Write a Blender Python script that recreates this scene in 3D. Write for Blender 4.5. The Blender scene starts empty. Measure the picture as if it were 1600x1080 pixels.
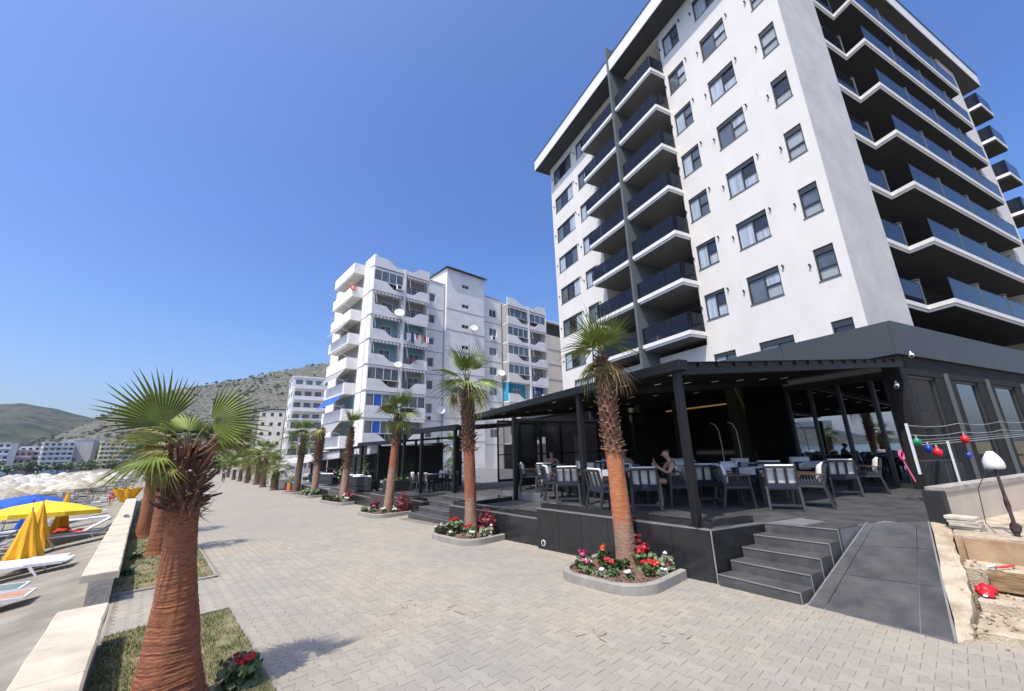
import bpy, bmesh, math, random
from mathutils import Vector, Matrix, Euler
from math import sin, cos, pi, radians, sqrt, atan2

S = bpy.context.scene
COL = S.collection
R = random.Random(7)

# ------------------------------------------------------------------ camera
cam_d = bpy.data.cameras.new('camera')
cam = bpy.data.objects.new('camera', cam_d)
COL.objects.link(cam)
cam.location = (0, 0, 2.0)
CAM_M = (Matrix.Rotation(radians(-42.0), 4, 'Z') @ Matrix.Rotation(radians(90 + 15.126), 4, 'X')
         @ Matrix.Rotation(radians(-1.5015), 4, 'Z'))
cam.rotation_euler = CAM_M.to_euler()
cam_d.sensor_fit = 'HORIZONTAL'
cam_d.sensor_width = 36.0
cam_d.lens = 36.0 * 605.0 / 1600.0
cam_d.clip_start = 0.05
cam_d.clip_end = 20000
S.camera = cam

# ------------------------------------------------------------------ light
SUN_VEC = Vector((-0.53, -0.12, 1.0)).normalized()      # towards the sun
SUN_EL = math.asin(SUN_VEC.z)
SUN_AZ = atan2(SUN_VEC.x, SUN_VEC.y)                    # clockwise from +Y
w = bpy.data.worlds.new('World'); S.world = w; w.use_nodes = True
nt = w.node_tree
bg = nt.nodes['Background']
sky = nt.nodes.new('ShaderNodeTexSky')
sky.sky_type = 'NISHITA'; sky.sun_disc = False
sky.sun_elevation = SUN_EL; sky.sun_rotation = SUN_AZ
sky.altitude = 0; sky.air_density = 1.0; sky.dust_density = 3.0; sky.ozone_density = 6.0
hsv = nt.nodes.new('ShaderNodeHueSaturation'); hsv.inputs['Saturation'].default_value = 1.21; hsv.inputs['Value'].default_value = 1.12; hsv.inputs['Hue'].default_value = .509
nt.links.new(sky.outputs[0], hsv.inputs['Color']); nt.links.new(hsv.outputs[0], bg.inputs[0])
bg.inputs[1].default_value = 0.15
sd = bpy.data.lights.new('sun', 'SUN'); sun = bpy.data.objects.new('sun', sd); COL.objects.link(sun)
sd.energy = 3.5; sd.angle = radians(0.53); sd.color = (1.0, 0.94, 0.86)
sun.rotation_euler = SUN_VEC.to_track_quat('Z', 'Y').to_euler()
S.view_settings.view_transform = 'Standard'
S.view_settings.look = 'None'
S.view_settings.gamma = 1.0
S.view_settings.use_curve_mapping = False
S.view_settings.exposure = 0.5

# ------------------------------------------------------------------ helpers
SL = 0.02
def gz(y):                       # the promenade falls gently away from the camera, then runs level
    return -SL * (min(y, 80.0) - 3.0)

class MB:
    """collects faces with material slots; build() makes ONE mesh object"""
    def __init__(s): s.v = []; s.f = []; s.m = []; s.mats = []; s.cur = 0; s.smooth = []; s.sm = False
    def mat(s, m):
        if m not in s.mats: s.mats.append(m)
        s.cur = s.mats.index(m); return s
    def face(s, pts):
        n = len(s.v); s.v.extend([tuple(p) for p in pts]); s.f.append(tuple(range(n, n + len(pts)))); s.m.append(s.cur); s.smooth.append(s.sm)
    def mesh(s, vs, fs):
        n = len(s.v); s.v.extend([tuple(p) for p in vs])
        for f in fs: s.f.append(tuple(i + n for i in f)); s.m.append(s.cur); s.smooth.append(s.sm)
    def box(s, x0, x1, y0, y1, z0, z1):
        v = [(x0,y0,z0),(x1,y0,z0),(x1,y1,z0),(x0,y1,z0),(x0,y0,z1),(x1,y0,z1),(x1,y1,z1),(x0,y1,z1)]
        s.mesh(v, [(3,2,1,0),(4,5,6,7),(0,1,5,4),(1,2,6,5),(2,3,7,6),(3,0,4,7)])
    def bbox(s, x0, x1, y0, y1, z0, z1, b=0.01):
        """box with chamfered vertical and top edges"""
        v = []
        def ring(o, z):
            return [(x0+o+b*0,y0+o,z)]
        def oct(i, z):
            a = b + i
            return [(x0+a,y0+i,z),(x1-a,y0+i,z),(x1-i,y0+a,z),(x1-i,y1-a,z),(x1-a,y1-i,z),(x0+a,y1-i,z),(x0+i,y1-a,z),(x0+i,y0+a,z)]
        v = oct(0, z0) + oct(0, z1-b) + oct(b, z1)
        f = [tuple(range(7,-1,-1)), tuple(range(16,24))]
        for k in (0, 8):
            for i in range(8): f.append((k+i, k+(i+1)%8, k+8+(i+1)%8, k+8+i))
        s.mesh(v, f)
    def bar(s, a, b, w, h=None, up=(0,0,1)):
        a = Vector(a); b = Vector(b); h = w if h is None else h
        d = (b - a); 
        if d.length < 1e-6: return
        d.normalize(); up = Vector(up)
        if abs(d.dot(up)) > .98: up = Vector((1,0,0)) if abs(d.x) < .9 else Vector((0,1,0))
        x = d.cross(up).normalized(); y = x.cross(d).normalized()
        x *= w / 2; y *= h / 2
        v = [a-x-y, a+x-y, a+x+y, a-x+y, b-x-y, b+x-y, b+x+y, b-x+y]
        s.mesh(v, [(0,1,2,3),(7,6,5,4),(1,0,4,5),(2,1,5,6),(3,2,6,7),(0,3,7,4)])
    def tube(s, pts, r, n=8, cap=True):
        pts = [Vector(p) for p in pts]
        rs = r if isinstance(r, (list, tuple)) else [r] * len(pts)
        vs = []; fs = []
        prev = None
        for i, p in enumerate(pts):
            d = (pts[min(i+1, len(pts)-1)] - pts[max(i-1, 0)])
            if d.length < 1e-9: d = Vector((0,0,1))
            d.normalize()
            if prev is None:
                u = d.cross(Vector((0,0,1)) if abs(d.z) < .95 else Vector((1,0,0))).normalized()
            else:
                u = (prev - d * prev.dot(d)); u = u.normalized() if u.length > 1e-6 else d.orthogonal().normalized()
            prev = u; v = d.cross(u)
            for k in range(n):
                a = 2*pi*k/n; vs.append(p + (u*cos(a) + v*sin(a)) * rs[i])
        for i in range(len(pts)-1):
            for k in range(n):
                fs.append((i*n+k, i*n+(k+1)%n, (i+1)*n+(k+1)%n, (i+1)*n+k))
        if cap:
            fs.append(tuple(range(n-1,-1,-1))); fs.append(tuple(range((len(pts)-1)*n, len(pts)*n)))
        s.mesh(vs, fs)
    def lathe(s, prof, n=16, cx=0, cy=0, cap=True):
        vs = []; fs = []
        for (r, z) in prof:
            for k in range(n):
                a = 2*pi*k/n; vs.append((cx + r*cos(a), cy + r*sin(a), z))
        m = len(prof)
        for i in range(m-1):
            for k in range(n):
                fs.append((i*n+k, i*n+(k+1)%n, (i+1)*n+(k+1)%n, (i+1)*n+k))
        if cap:
            fs.append(tuple(range(n-1,-1,-1))); fs.append(tuple(range((m-1)*n, m*n)))
        s.mesh(vs, fs)
    def prism(s, poly, z0, z1):
        n = len(poly)
        ar = sum(poly[i][0]*poly[(i+1)%n][1]-poly[(i+1)%n][0]*poly[i][1] for i in range(n))
        if ar < 0: poly = poly[::-1]
        zf = lambda z, p: z(p) if callable(z) else z
        v = [(p[0],p[1],zf(z0,p)) for p in poly] + [(p[0],p[1],zf(z1,p)) for p in poly]
        f = [tuple(range(n-1,-1,-1)), tuple(range(n,2*n))]
        for i in range(n): f.append((i,(i+1)%n,n+(i+1)%n,n+i))
        s.mesh(v, f)
    def blob(s, c, r, rnd, n=6, m=4, jit=.25):
        """uneven lump"""
        vs = []; fs = []
        rx, ry, rz = (r, r, r) if not isinstance(r, (tuple, list)) else r
        for i in range(m+1):
            t = pi*i/m
            for k in range(n):
                a = 2*pi*k/n + i*.4; q = 1 + rnd.uniform(-jit, jit)
                vs.append((c[0]+rx*q*sin(t)*cos(a), c[1]+ry*q*sin(t)*sin(a), c[2]+rz*q*cos(t)))
        for i in range(m):
            for k in range(n):
                fs.append(((i+1)*n+k, (i+1)*n+(k+1)%n, i*n+(k+1)%n, i*n+k))
        s.mesh(vs, fs)
    def data(s, name):
        me = bpy.data.meshes.new(name)
        me.from_pydata(s.v, [], s.f)
        for m in s.mats: me.materials.append(m)
        me.polygons.foreach_set('material_index', s.m)
        me.polygons.foreach_set('use_smooth', s.smooth)
        me.update()
        return me
    def build(s, name, m=None, parent=None, loc=None, rz=None):
        if m is not None and not s.mats: s.mats = [m]
        o = bpy.data.objects.new(name, s.data(name)); COL.objects.link(o)
        if parent is not None: o.parent = parent
        if loc is not None: o.location = loc
        if rz is not None: o.rotation_euler = (0, 0, rz)
        return o

def inst(name, me, parent=None, loc=(0,0,0), rot=(0,0,0), sc=None, mtx=None):
    o = bpy.data.objects.new(name, me); COL.objects.link(o)
    if parent is not None: o.parent = parent
    if mtx is not None: o.matrix_local = mtx
    else:
        o.location = loc; o.rotation_euler = rot
        if sc is not None: o.scale = (sc, sc, sc) if not isinstance(sc, (tuple, list)) else sc
    return o
def tag(o, label=None, cat=None, group=None, kind=None):
    if label: o['label'] = label
    if cat: o['category'] = cat
    if group: o['group'] = group
    if kind: o['kind'] = kind
    return o
def thing(name, label, cat, loc=(0,0,0), rz=0, group=None):
    o = bpy.data.objects.new(name, None); COL.objects.link(o)
    o.location = loc; o.rotation_euler = (0, 0, rz); o.empty_display_size = .1
    return tag(o, label, cat, group)
def copy_tree(o, parent=None, kids=None):
    c = o.copy(); COL.objects.link(c); c.parent = parent
    for ch in (KIDS.get(o.name, None) or list(o.children)): copy_tree(ch, c)
    return c
KIDS = {}

# ------------------------------------------------------------------ materials
def lin(c): return tuple(((x/12.92) if x <= .04045 else ((x+.055)/1.055)**2.4) for x in c)
def mat(name, col, rough=.7, var=.15, scale=4.0, col2=None, bump=0.0, bscale=None, metal=0.0, spec=.5,
        island=0.0, objvar=0.0, detail=6, alpha=None, coat=0.0, emis=None, estr=1.0, trans=0.0, stretch=(1,1,1), contrast=None, sss=0.0):
    m = bpy.data.materials.new(name); m.use_nodes = True
    n = m.node_tree; P = n.nodes['Principled BSDF']; L = n.links.new
    P.inputs['Roughness'].default_value = rough; P.inputs['Metallic'].default_value = metal
    P.inputs['Specular IOR Level'].default_value = spec
    P.inputs['Coat Weight'].default_value = coat
    P.inputs['Transmission Weight'].default_value = trans
    if emis:
        P.inputs['Emission Color'].default_value = (*emis, 1); P.inputs['Emission Strength'].default_value = estr
    geo = n.nodes.new('ShaderNodeNewGeometry')
    mp = n.nodes.new('ShaderNodeMapping'); mp.inputs['Scale'].default_value = stretch
    L(geo.outputs['Position'], mp.inputs[0])
    tx = n.nodes.new('ShaderNodeTexNoise'); tx.inputs['Scale'].default_value = scale; tx.inputs['Detail'].default_value = detail
    tx.inputs['Roughness'].default_value = .6
    L(mp.outputs[0], tx.inputs['Vector'])
    c2 = col2 if col2 else tuple(min(1, x*(1-var)) for x in col)
    c1 = col if col2 else tuple(min(1, x*(1+var*.6)) for x in col)
    rp = n.nodes.new('ShaderNodeMapRange')
    lo, hi = contrast if contrast else (.34, .66)
    rp.inputs['From Min'].default_value = lo; rp.inputs['From Max'].default_value = hi
    L(tx.outputs[0], rp.inputs[0])
    mx = n.nodes.new('ShaderNodeMix'); mx.data_type = 'RGBA'
    mx.inputs[6].default_value = (*c1, 1); mx.inputs[7].default_value = (*c2, 1)
    L(rp.outputs[0], mx.inputs[0])
    out = mx.outputs[2]
    if island or objvar:
        hs = n.nodes.new('ShaderNodeHueSaturation')
        mr = n.nodes.new('ShaderNodeMapRange'); a = island or objvar
        mr.inputs['To Min'].default_value = 1-a; mr.inputs['To Max'].default_value = 1+a
        if island: L(geo.outputs['Random Per Island'], mr.inputs[0])
        else:
            oi = n.nodes.new('ShaderNodeObjectInfo'); L(oi.outputs['Random'], mr.inputs[0])
        L(mr.outputs[0], hs.inputs['Value']); L(out, hs.inputs['Color']); out = hs.outputs[0]
    L(out, P.inputs['Base Color'])
    if alpha is not None: P.inputs['Alpha'].default_value = alpha
    if bump:
        bn = n.nodes.new('ShaderNodeBump'); bn.inputs['Strength'].default_value = bump; bn.inputs['Distance'].default_value = .02
        t2 = n.nodes.new('ShaderNodeTexNoise'); t2.inputs['Scale'].default_value = bscale or scale*6; t2.inputs['Detail'].default_value = 8
        L(mp.outputs[0], t2.inputs['Vector']); L(t2.outputs[0], bn.inputs['Height']); L(bn.outputs[0], P.inputs['Normal'])
    return m

def glass(name, tint=(.02,.03,.04), rough=.02, alpha=None, spec=1.0):
    return mat(name, tint, rough, var=.05, spec=spec, coat=.0, alpha=alpha)

MT = {}
def mk(k, *a, **kw): MT[k] = mat(k, *a, **kw); return MT[k]
mk('white_plaster', (.705,.672,.622), .85, var=.05, scale=.9, stretch=(1,1,.5), bump=.06, bscale=60)
mk('shade_grey_plaster', (.58,.565,.54), .9, var=.12, scale=.8, bump=.35, bscale=55)  # rough plaster; the tower side wall's shade is put into its darker grey
mk('white_trim', (.78,.765,.73), .6, var=.04)
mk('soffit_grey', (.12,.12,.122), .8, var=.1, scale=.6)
mk('roof_soffit', (.05,.05,.052), .8, var=.1)
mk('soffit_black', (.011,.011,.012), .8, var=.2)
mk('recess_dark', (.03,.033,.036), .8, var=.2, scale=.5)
mk('fin_grey', (.10,.115,.12), .7, var=.12, scale=.7)
mk('frame_dark', (.035,.04,.043), .45, var=.1)
mk('anthracite', (.055,.062,.064), .42, var=.06, scale=.6)
mk('anthracite_mat', (.02,.021,.023), .6, var=.12)
mk('black_metal', (.006,.006,.0065), .5, var=.15)
mk('dark_canvas', (.006,.0063,.007), .85, var=.2)
mk('balcony_glass', (.012,.014,.022), .06, var=.05, spec=.3, alpha=.84)
mk('pane', (.10,.12,.135), .03, var=.3, scale=.8, spec=1.0)
mk('pane_blind', (.34,.37,.38), .25, var=.12, scale=1.5, spec=.6)
mk('pane_dark', (.02,.022,.026), .03, var=.2, spec=1.0)
mk('curtain', (.42,.47,.52), .25, var=.3, scale=7, stretch=(1,1,.05), spec=.6)
def facade_glass():
    m = bpy.data.materials.new('facade_glass'); m.use_nodes = True
    P = m.node_tree.nodes['Principled BSDF']
    P.inputs['Base Color'].default_value = (.01,.011,.012,1); P.inputs['Roughness'].default_value = 0.0
    P.inputs['IOR'].default_value = 2.6; P.inputs['Specular IOR Level'].default_value = .9
    return m
MT['facade_glass'] = facade_glass()
def coated_glass():
    m = bpy.data.materials.new('coated_glass'); m.use_nodes = True
    P = m.node_tree.nodes['Principled BSDF']
    P.inputs['Base Color'].default_value = (.46,.48,.52,1); P.inputs['Metallic'].default_value = 1.0; P.inputs['Roughness'].default_value = 0.0
    return m
MT['coated_glass'] = coated_glass()
mk('paver', (.282,.262,.222), .85, col2=(.340,.296,.222), scale=.45, island=.07, bump=.25, bscale=70)
mk('paver_far', (.292,.271,.23), .88, col2=(.340,.298,.228), scale=.4)
mk('paver_joint', (.215,.185,.135), .95, var=.25, scale=3)
mk('kerb', (.29,.27,.235), .85, var=.2, scale=5, bump=.2)
mk('concrete_cream', (.50,.44,.335), .85, var=.25, scale=2.2, bump=.25, bscale=25, contrast=(.4,.72))
mk('concrete_rough', (.36,.33,.29), .9, var=.35, scale=4, bump=.4)
mk('sand', (.255,.228,.178), .95, var=.3, scale=1.3, bump=.9, bscale=7)
mk('soil', (.16,.095,.065), .95, var=.4, scale=14, bump=.6)
mk('turf', (.12,.12,.05), .95, var=.5, scale=3.2, col2=(.26,.21,.12), bump=.5)
mk('grass', (.10,.15,.03), .7, var=.5, scale=2.2, col2=(.20,.185,.07), island=.35)
mk('tile_black', (.022,.023,.025), .16, var=.35, scale=1.2, objvar=.12)
mk('tile_floor', (.048,.048,.049), .5, col2=(.10,.099,.097), scale=3.2, detail=12, objvar=.1, contrast=(.36,.72), bump=.08, bscale=90)
mk('tile_joint', (.16,.16,.165), .7)
mk('edge_strip', (.40,.40,.39), .3, metal=.6)
mk('trunk_red', (.36,.135,.06), .9, var=.5, scale=16, stretch=(1,1,5), col2=(.17,.06,.03), bump=.5, bscale=60)
mk('trunk_pale', (.35,.235,.165), .9, var=.4, scale=10, stretch=(1,1,5), col2=(.24,.13,.08), bump=.5, bscale=50)
mk('trunk_orange', (.50,.19,.08), .9, var=.5, scale=14, stretch=(1,1,5), col2=(.33,.115,.05), bump=.5, bscale=60)
mk('trunk_brown', (.16,.10,.07), .9, var=.4, scale=10, stretch=(1,1,4), bump=.5, bscale=50)
mk('boot', (.15,.075,.042), .85, var=.5, scale=9, island=.35, objvar=.0, bump=.3, col2=(.07,.035,.025))
mk('boot_tip', (.5,.40,.33), .85, var=.3, scale=9, objvar=.2)
mk('frond_green', (.165,.215,.035), .5, var=.35, scale=5, objvar=.25, island=0)
mk('frond_dark', (.09,.135,.024), .5, var=.35, scale=5, objvar=.25)
mk('frond_yellow', (.33,.31,.09), .55, var=.35, scale=5, objvar=.2)
mk('frond_dead', (.36,.235,.12), .8, var=.35, scale=6, objvar=.2)
mk('petiole', (.17,.16,.05), .5, var=.25, scale=8)
for k, c in dict(petal_red=(.55,.012,.02), petal_crimson=(.30,.01,.035), petal_orange=(.75,.10,.02), petal_pink=(.6,.12,.25), petal_magenta=(.28,.01,.09), petal_white=(.75,.72,.66), leaf_red=(.17,.012,.018)).items():
    mk(k, c, .55, var=.25, scale=30)
mk('leaf', (.07,.115,.03), .5, var=.4, scale=20, island=.3)
mk('leaf_grey', (.20,.22,.13), .6, var=.4, scale=20, island=.3)
mk('chair_frame', (.03,.033,.037), .5, var=.12)
mk('rope_weave', (.06,.063,.067), .8, var=.2)
mk('cushion', (.74,.73,.70), .9, var=.12, scale=25, bump=.2)
mk('seat_blue', (.02,.02,.042), .85, var=.2, scale=20)
mk('tablecloth', (.55,.56,.58), .8, var=.1)
mk('wood', (.10,.055,.035), .55, var=.3, scale=12)
mk('led_gold', (.3,.18,.08), .5, emis=(1.0,.5,.2), estr=.13)
mk('led_white', (.8,.8,.8), .5, emis=(1.0,.93,.82), estr=.12)
mk('olive', (.05,.045,.016), .7, var=.2)
mk('skin', (.50,.29,.20), .5, var=.1)
mk('hair', (.03,.02,.014), .6, var=.2)
mk('cloth_grey', (.30,.30,.31), .9, var=.5, scale=40)
mk('cloth_dark', (.03,.03,.035), .9)
mk('cloth_pink', (.55,.09,.12), .9)
mk('cloth_white', (.75,.75,.74), .9)
mk('cloth_tan', (.42,.27,.17), .9, var=.1)
mk('cloth_blue', (.06,.10,.25), .9)
mk('umb_yellow', (.80,.40,.015), .8, var=.12, scale=4)
mk('umb_yellow_open', (.84,.56,.02), .75, var=.1, scale=3)
mk('umb_blue', (.012,.085,.42), .75, var=.15, scale=2)
mk('umb_cream', (.42,.375,.285), .9, var=.35, scale=2, objvar=.22)
mk('umb_white', (.50,.475,.42), .85, var=.2, scale=2, objvar=.2)
mk('metal_white', (.70,.71,.72), .4, var=.06)
mk('pole', (.45,.44,.42), .4, metal=.5)
mk('sling_white', (.60,.59,.56), .8, var=.1)
mk('sling_dark', (.02,.024,.035), .8, var=.2)
mk('sling_red', (.5,.012,.018), .8, var=.15)
mk('sling_green', (.14,.20,.18), .8, var=.2)
mk('sling_orange', (.42,.24,.16), .8, var=.2)
mk('terracotta', (.5,.15,.045), .8, var=.15)
mk('plaster_beige', (.50,.43,.34), .9, var=.12, scale=1.6, bump=.2)
mk('plaster_tan', (.42,.29,.17), .9, col2=(.27,.17,.095), scale=3, bump=.4)
mk('plaster_pale', (.52,.44,.32), .9, col2=(.27,.20,.125), scale=3.4, bump=.9, bscale=55, contrast=(.42,.7))
mk('wood_old', (.28,.18,.09), .9, var=.55, scale=6, stretch=(1,1,6), bump=.5)
mk('brick_white', (.50,.45,.36), .9, var=.2, scale=6, bump=.3, objvar=.1)
mk('plastic_red', (.62,.02,.03), .35); mk('plastic_green', (.01,.22,.11), .35); mk('plastic_blue', (.01,.04,.35), .35)
mk('plastic_pink', (.75,.12,.28), .4); mk('bag_white', (.66,.66,.68), .6, var=.05)
mk('rope', (.36,.35,.32), .8, var=.2)
mk('cable', (.04,.02,.02), .6)
# ------------------------------------------------------------------ projection of a point in the photograph's frame (only to decide how much detail a piece needs)
CAM_I = (Matrix.Translation(cam.location) @ CAM_M).inverted()
def project(p):
    q = CAM_I @ Vector(p)
    if q.z > -.05: return None
    return (800 + 605*q.x/-q.z, 540 - 605*q.y/-q.z, -q.z)

# ------------------------------------------------------------------ promenade
NEAR_Y = 13.6
b = MB()
def strip(b, m, x0, x1, ys, dz):
    b.mat(MT[m])
    for a, c in zip(ys, ys[1:]):
        b.face([(x0,a,gz(a)+dz),(x1,a,gz(a)+dz),(x1,c,gz(c)+dz),(x0,c,gz(c)+dz)])
def pave_far():
    m = MT['paver_far']; n = m.node_tree; P = n.nodes['Principled BSDF']; L = n.links.new
    src = P.inputs['Base Color'].links[0].from_socket
    geo = n.nodes.new('ShaderNodeNewGeometry')
    br = n.nodes.new('ShaderNodeTexBrick'); br.inputs['Scale'].default_value = 1.0
    br.inputs['Brick Width'].default_value = .19; br.inputs['Row Height'].default_value = .135; br.inputs['Mortar Size'].default_value = .006
    br.inputs['Color1'].default_value = (1,1,1,1); br.inputs['Color2'].default_value = (.88,.88,.88,1); br.inputs['Mortar'].default_value = (.62,.6,.56,1)
    mp = n.nodes.new('ShaderNodeMapping'); mp.inputs['Rotation'].default_value = (0,0,pi/2)
    L(geo.outputs['Position'], mp.inputs[0]); L(mp.outputs[0], br.inputs['Vector'])
    mx = n.nodes.new('ShaderNodeMix'); mx.data_type='RGBA'; mx.blend_type='MULTIPLY'; mx.inputs[0].default_value=.8
    L(src, mx.inputs[6]); L(br.outputs[0], mx.inputs[7]); L(mx.outputs[2], P.inputs['Base Color'])
pave_far()
ys_near = [-14 + i for i in range(28)]; ys_near[-1] = NEAR_Y; ys_near = [y for y in ys_near if y <= NEAR_Y]
if ys_near[-1] != NEAR_Y: ys_near.append(NEAR_Y)
strip(b, 'paver_joint', -.5, 60, ys_near, -.0045)
strip(b, 'paver_far', -.5, 60, [NEAR_Y, 20, 30, 40, 50, 60, 70, 80, 200, 420], -.002)
promenade = tag(b.build('promenade'), 'pale grey interlocking block promenade running away along the beach', kind='structure')

PW, PL_, PE = .135, .19, .016
def paver_outline(g=.0024):
    a = PW/2 - g; w1 = a + PE; w0 = a - PE; h = PL_/2 - g; q = PL_/4
    s = .014
    return [(-w1,-h),(w1,-h),(w1,-q-s),(w0,-q+s),(w0,q-s),(w1,q+s),(w1,h),(-w1,h),(-w1,q+s),(-w0,q-s),(-w0,-q+s),(-w1,-q-s)]
def paver_mesh():
    o = paver_outline(); n = len(o)
    v = [(x,y,-.02) for x, y in o] + [(x,y,-.0025) for x, y in o] + [(x*.97,y*.975,0) for x, y in o]
    f = [tuple(range(2*n,3*n))]
    for k in (0, n):
        for i in range(n): f.append((k+i,k+(i+1)%n,k+n+(i+1)%n,k+n+i))
    return v, f
PV, PF = paver_mesh()
spots = []
GRASS1 = (-.12, 1.12, 1.0, 7.4)
GRASS2 = (-.2, 1.2, 9.75, 14.5)
for i in range(-6, 62):
    x = .0 + i*PW
    for j in range(-16, 74):
        y = j*PL_ + (PL_/2 if i % 2 else 0)
        if not (-.1 < x < 7.0 and -2.2 < y < NEAR_Y): continue
        if x < 1.17 and y < 7.5: continue
        if x < 1.22 and y > 9.75: continue
        if x > 6.62: continue
        p = project((x, y, gz(y)))
        if p is None or not (-150 < p[0] < 1750 and p[1] < 1200): continue
        spots.append((p[2] if (-5 < p[0] < 1605 and p[1] < 1085) else p[2]+50, x, y))
spots.sort()
me_p = bpy.data.meshes.new('paver'); me_p.from_pydata(PV, [], PF); me_p.materials.append(mat('paver_single', (.282,.262,.222), .85, col2=(.340,.296,.222), scale=.45, objvar=.07, bump=.25, bscale=70)); me_p.update()
rp = random.Random(3)
SLOPE_ROT = math.atan(SL)
b = MB().mat(MT['paver'])
for k, (d, x, y) in enumerate(spots):
    dz = rp.uniform(-.0025, .0015); rz_ = rp.uniform(-.02,.02); tx, ty = rp.uniform(-.006,.006), rp.uniform(-.006,.006)
    if k < 300:
        inst('paver', me_p, promenade, (x, y, gz(y)+dz), (-SLOPE_ROT+tx, ty, rz_))
    else:
        c, s = cos(rz_), sin(rz_)
        b.mesh([(x+px*c-py*s, y+px*s+py*c, gz(y)+dz+pz - SL*py + px*ty + py*tx) for px, py, pz in PV], PF)
tag(b.build('paver_field', parent=promenade), kind='stuff')

# twigs and stains of debris on the paving
b = MB().mat(MT['trunk_brown'])
for (x, y) in ((3.9,3.1),(3.35,4.9),(2.9,5.6),(4.5,2.5)):
    for k in range(5):
        a = rp.uniform(0,6.28); l = rp.uniform(.04,.14); px, py = x+rp.uniform(-.2,.2), y+rp.uniform(-.2,.2)
        b.bar((px,py,gz(py)+.006),(px+l*cos(a),py+l*sin(a),gz(py)+.008),.004)
tag(b.build('leaf_litter'), 'dry brown twigs and leaf bits scattered on the pale paving', 'litter', kind='stuff')

# ------------------------------------------------------------------ beach and sea
def sand_z(x, y):
    d = -.5 - x
    z = gz(y) - .10 - min(.16*max(d,0), .8)
    if x < -24: z -= (-24 - x)*.11
    return z + .018*sin(x*3.1+y*.7)*cos(y*1.9) * min(1, max(d,0))
xs = [-.45,-.7,-1,-1.5,-2,-2.5,-3,-3.5,-4,-5,-6,-8,-10,-14,-18,-24,-32,-45,-60]
ysb = [-14,-6,0] + [i*.6+1 for i in range(70)] + [44,48,54,60,70,80,100,130,170,230,320]
v = []; f = []
for y in ysb:
    for x in xs: v.append((x, y, sand_z(x, y)))
nx = len(xs)
for j in range(len(ysb)-1):
    for i in range(nx-1): f.append((j*nx+i+1, j*nx+i, (j+1)*nx+i, (j+1)*nx+i+1))
b = MB().mat(MT['sand']); b.sm = True; b.mesh(v, f)
tag(b.build('beach'), 'grey brown sand beach trodden uneven beside the low sea wall', kind='structure')
def water_mat():
    m = bpy.data.materials.new('sea_water'); m.use_nodes = True; n = m.node_tree; P = n.nodes['Principled BSDF']
    P.inputs['Base Color'].default_value = (.02,.10,.16,1); P.inputs['Roughness'].default_value = .12
    t = n.nodes.new('ShaderNodeTexNoise'); t.inputs['Scale'].default_value = .6; t.inputs['Detail'].default_value = 6
    g = n.nodes.new('ShaderNodeNewGeometry'); n.links.new(g.outputs['Position'], t.inputs['Vector'])
    bn = n.nodes.new('ShaderNodeBump'); bn.inputs['Strength'].default_value = .5; bn.inputs['Distance'].default_value = .3
    n.links.new(t.outputs[0], bn.inputs['Height']); n.links.new(bn.outputs[0], P.inputs['Normal'])
    return m
b = MB().mat(water_mat()); b.face([(-2600,-1500,-3.1),(-27,-1500,-3.1),(-27,420,-3.1),(-2600,420,-3.1)])
b.face([(-2600,420,-3.1),(-120,420,-3.1),(-160,900,-3.1),(-2600,2900,-3.1)])
tag(b.build('sea'), 'blue green sea beyond the beach', kind='structure')
b = MB().mat(MT['turf'])
b.face([(-27,318,-2.9),(60,318,-2.9),(2500,330,-2.4),(2500,3000,-2.4),(-900,3000,-2.4),(-150,500,-2.9)])
b.face([(59.9,-300,-1.9),(2500,-300,-1.9),(2500,330,-2.0),(59.9,330,-2.0)])
b.face([(-.5,-300,.2),(60,-300,.2),(60,-14,.32),(-.5,-14,.32)])
tag(b.build('plain'), 'low dry ground behind the town', kind='structure')

# ------------------------------------------------------------------ hills
def hash2(i, j, s=0):
    n = (i*374761393 + j*668265263 + s*974711) & 0xffffffff
    n = ((n ^ (n >> 13)) * 1274126177) & 0xffffffff
    return ((n ^ (n >> 16)) & 0xffff) / 65535.0
def vnoise(x, y, s=0):
    i, j = math.floor(x), math.floor(y); fx, fy = x-i, y-j
    fx = fx*fx*(3-2*fx); fy = fy*fy*(3-2*fy)
    a = hash2(i,j,s)*(1-fx)+hash2(i+1,j,s)*fx; c = hash2(i,j+1,s)*(1-fx)+hash2(i+1,j+1,s)*fx
    return a*(1-fy)+c*fy
def fbm(x, y, o=4, s=0):
    r = 0; a = .5
    for k in range(o): r += a*vnoise(x, y, s+k); x *= 2.03; y *= 2.03; a *= .5
    return r
def interp(t, pts):
    if t <= pts[0][0]: return pts[0][1]
    for (a, va), (c, vc) in zip(pts, pts[1:]):
        if t <= c:
            u = (t-a)/(c-a); return va + (vc-va)*u
    return pts[-1][1]
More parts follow.
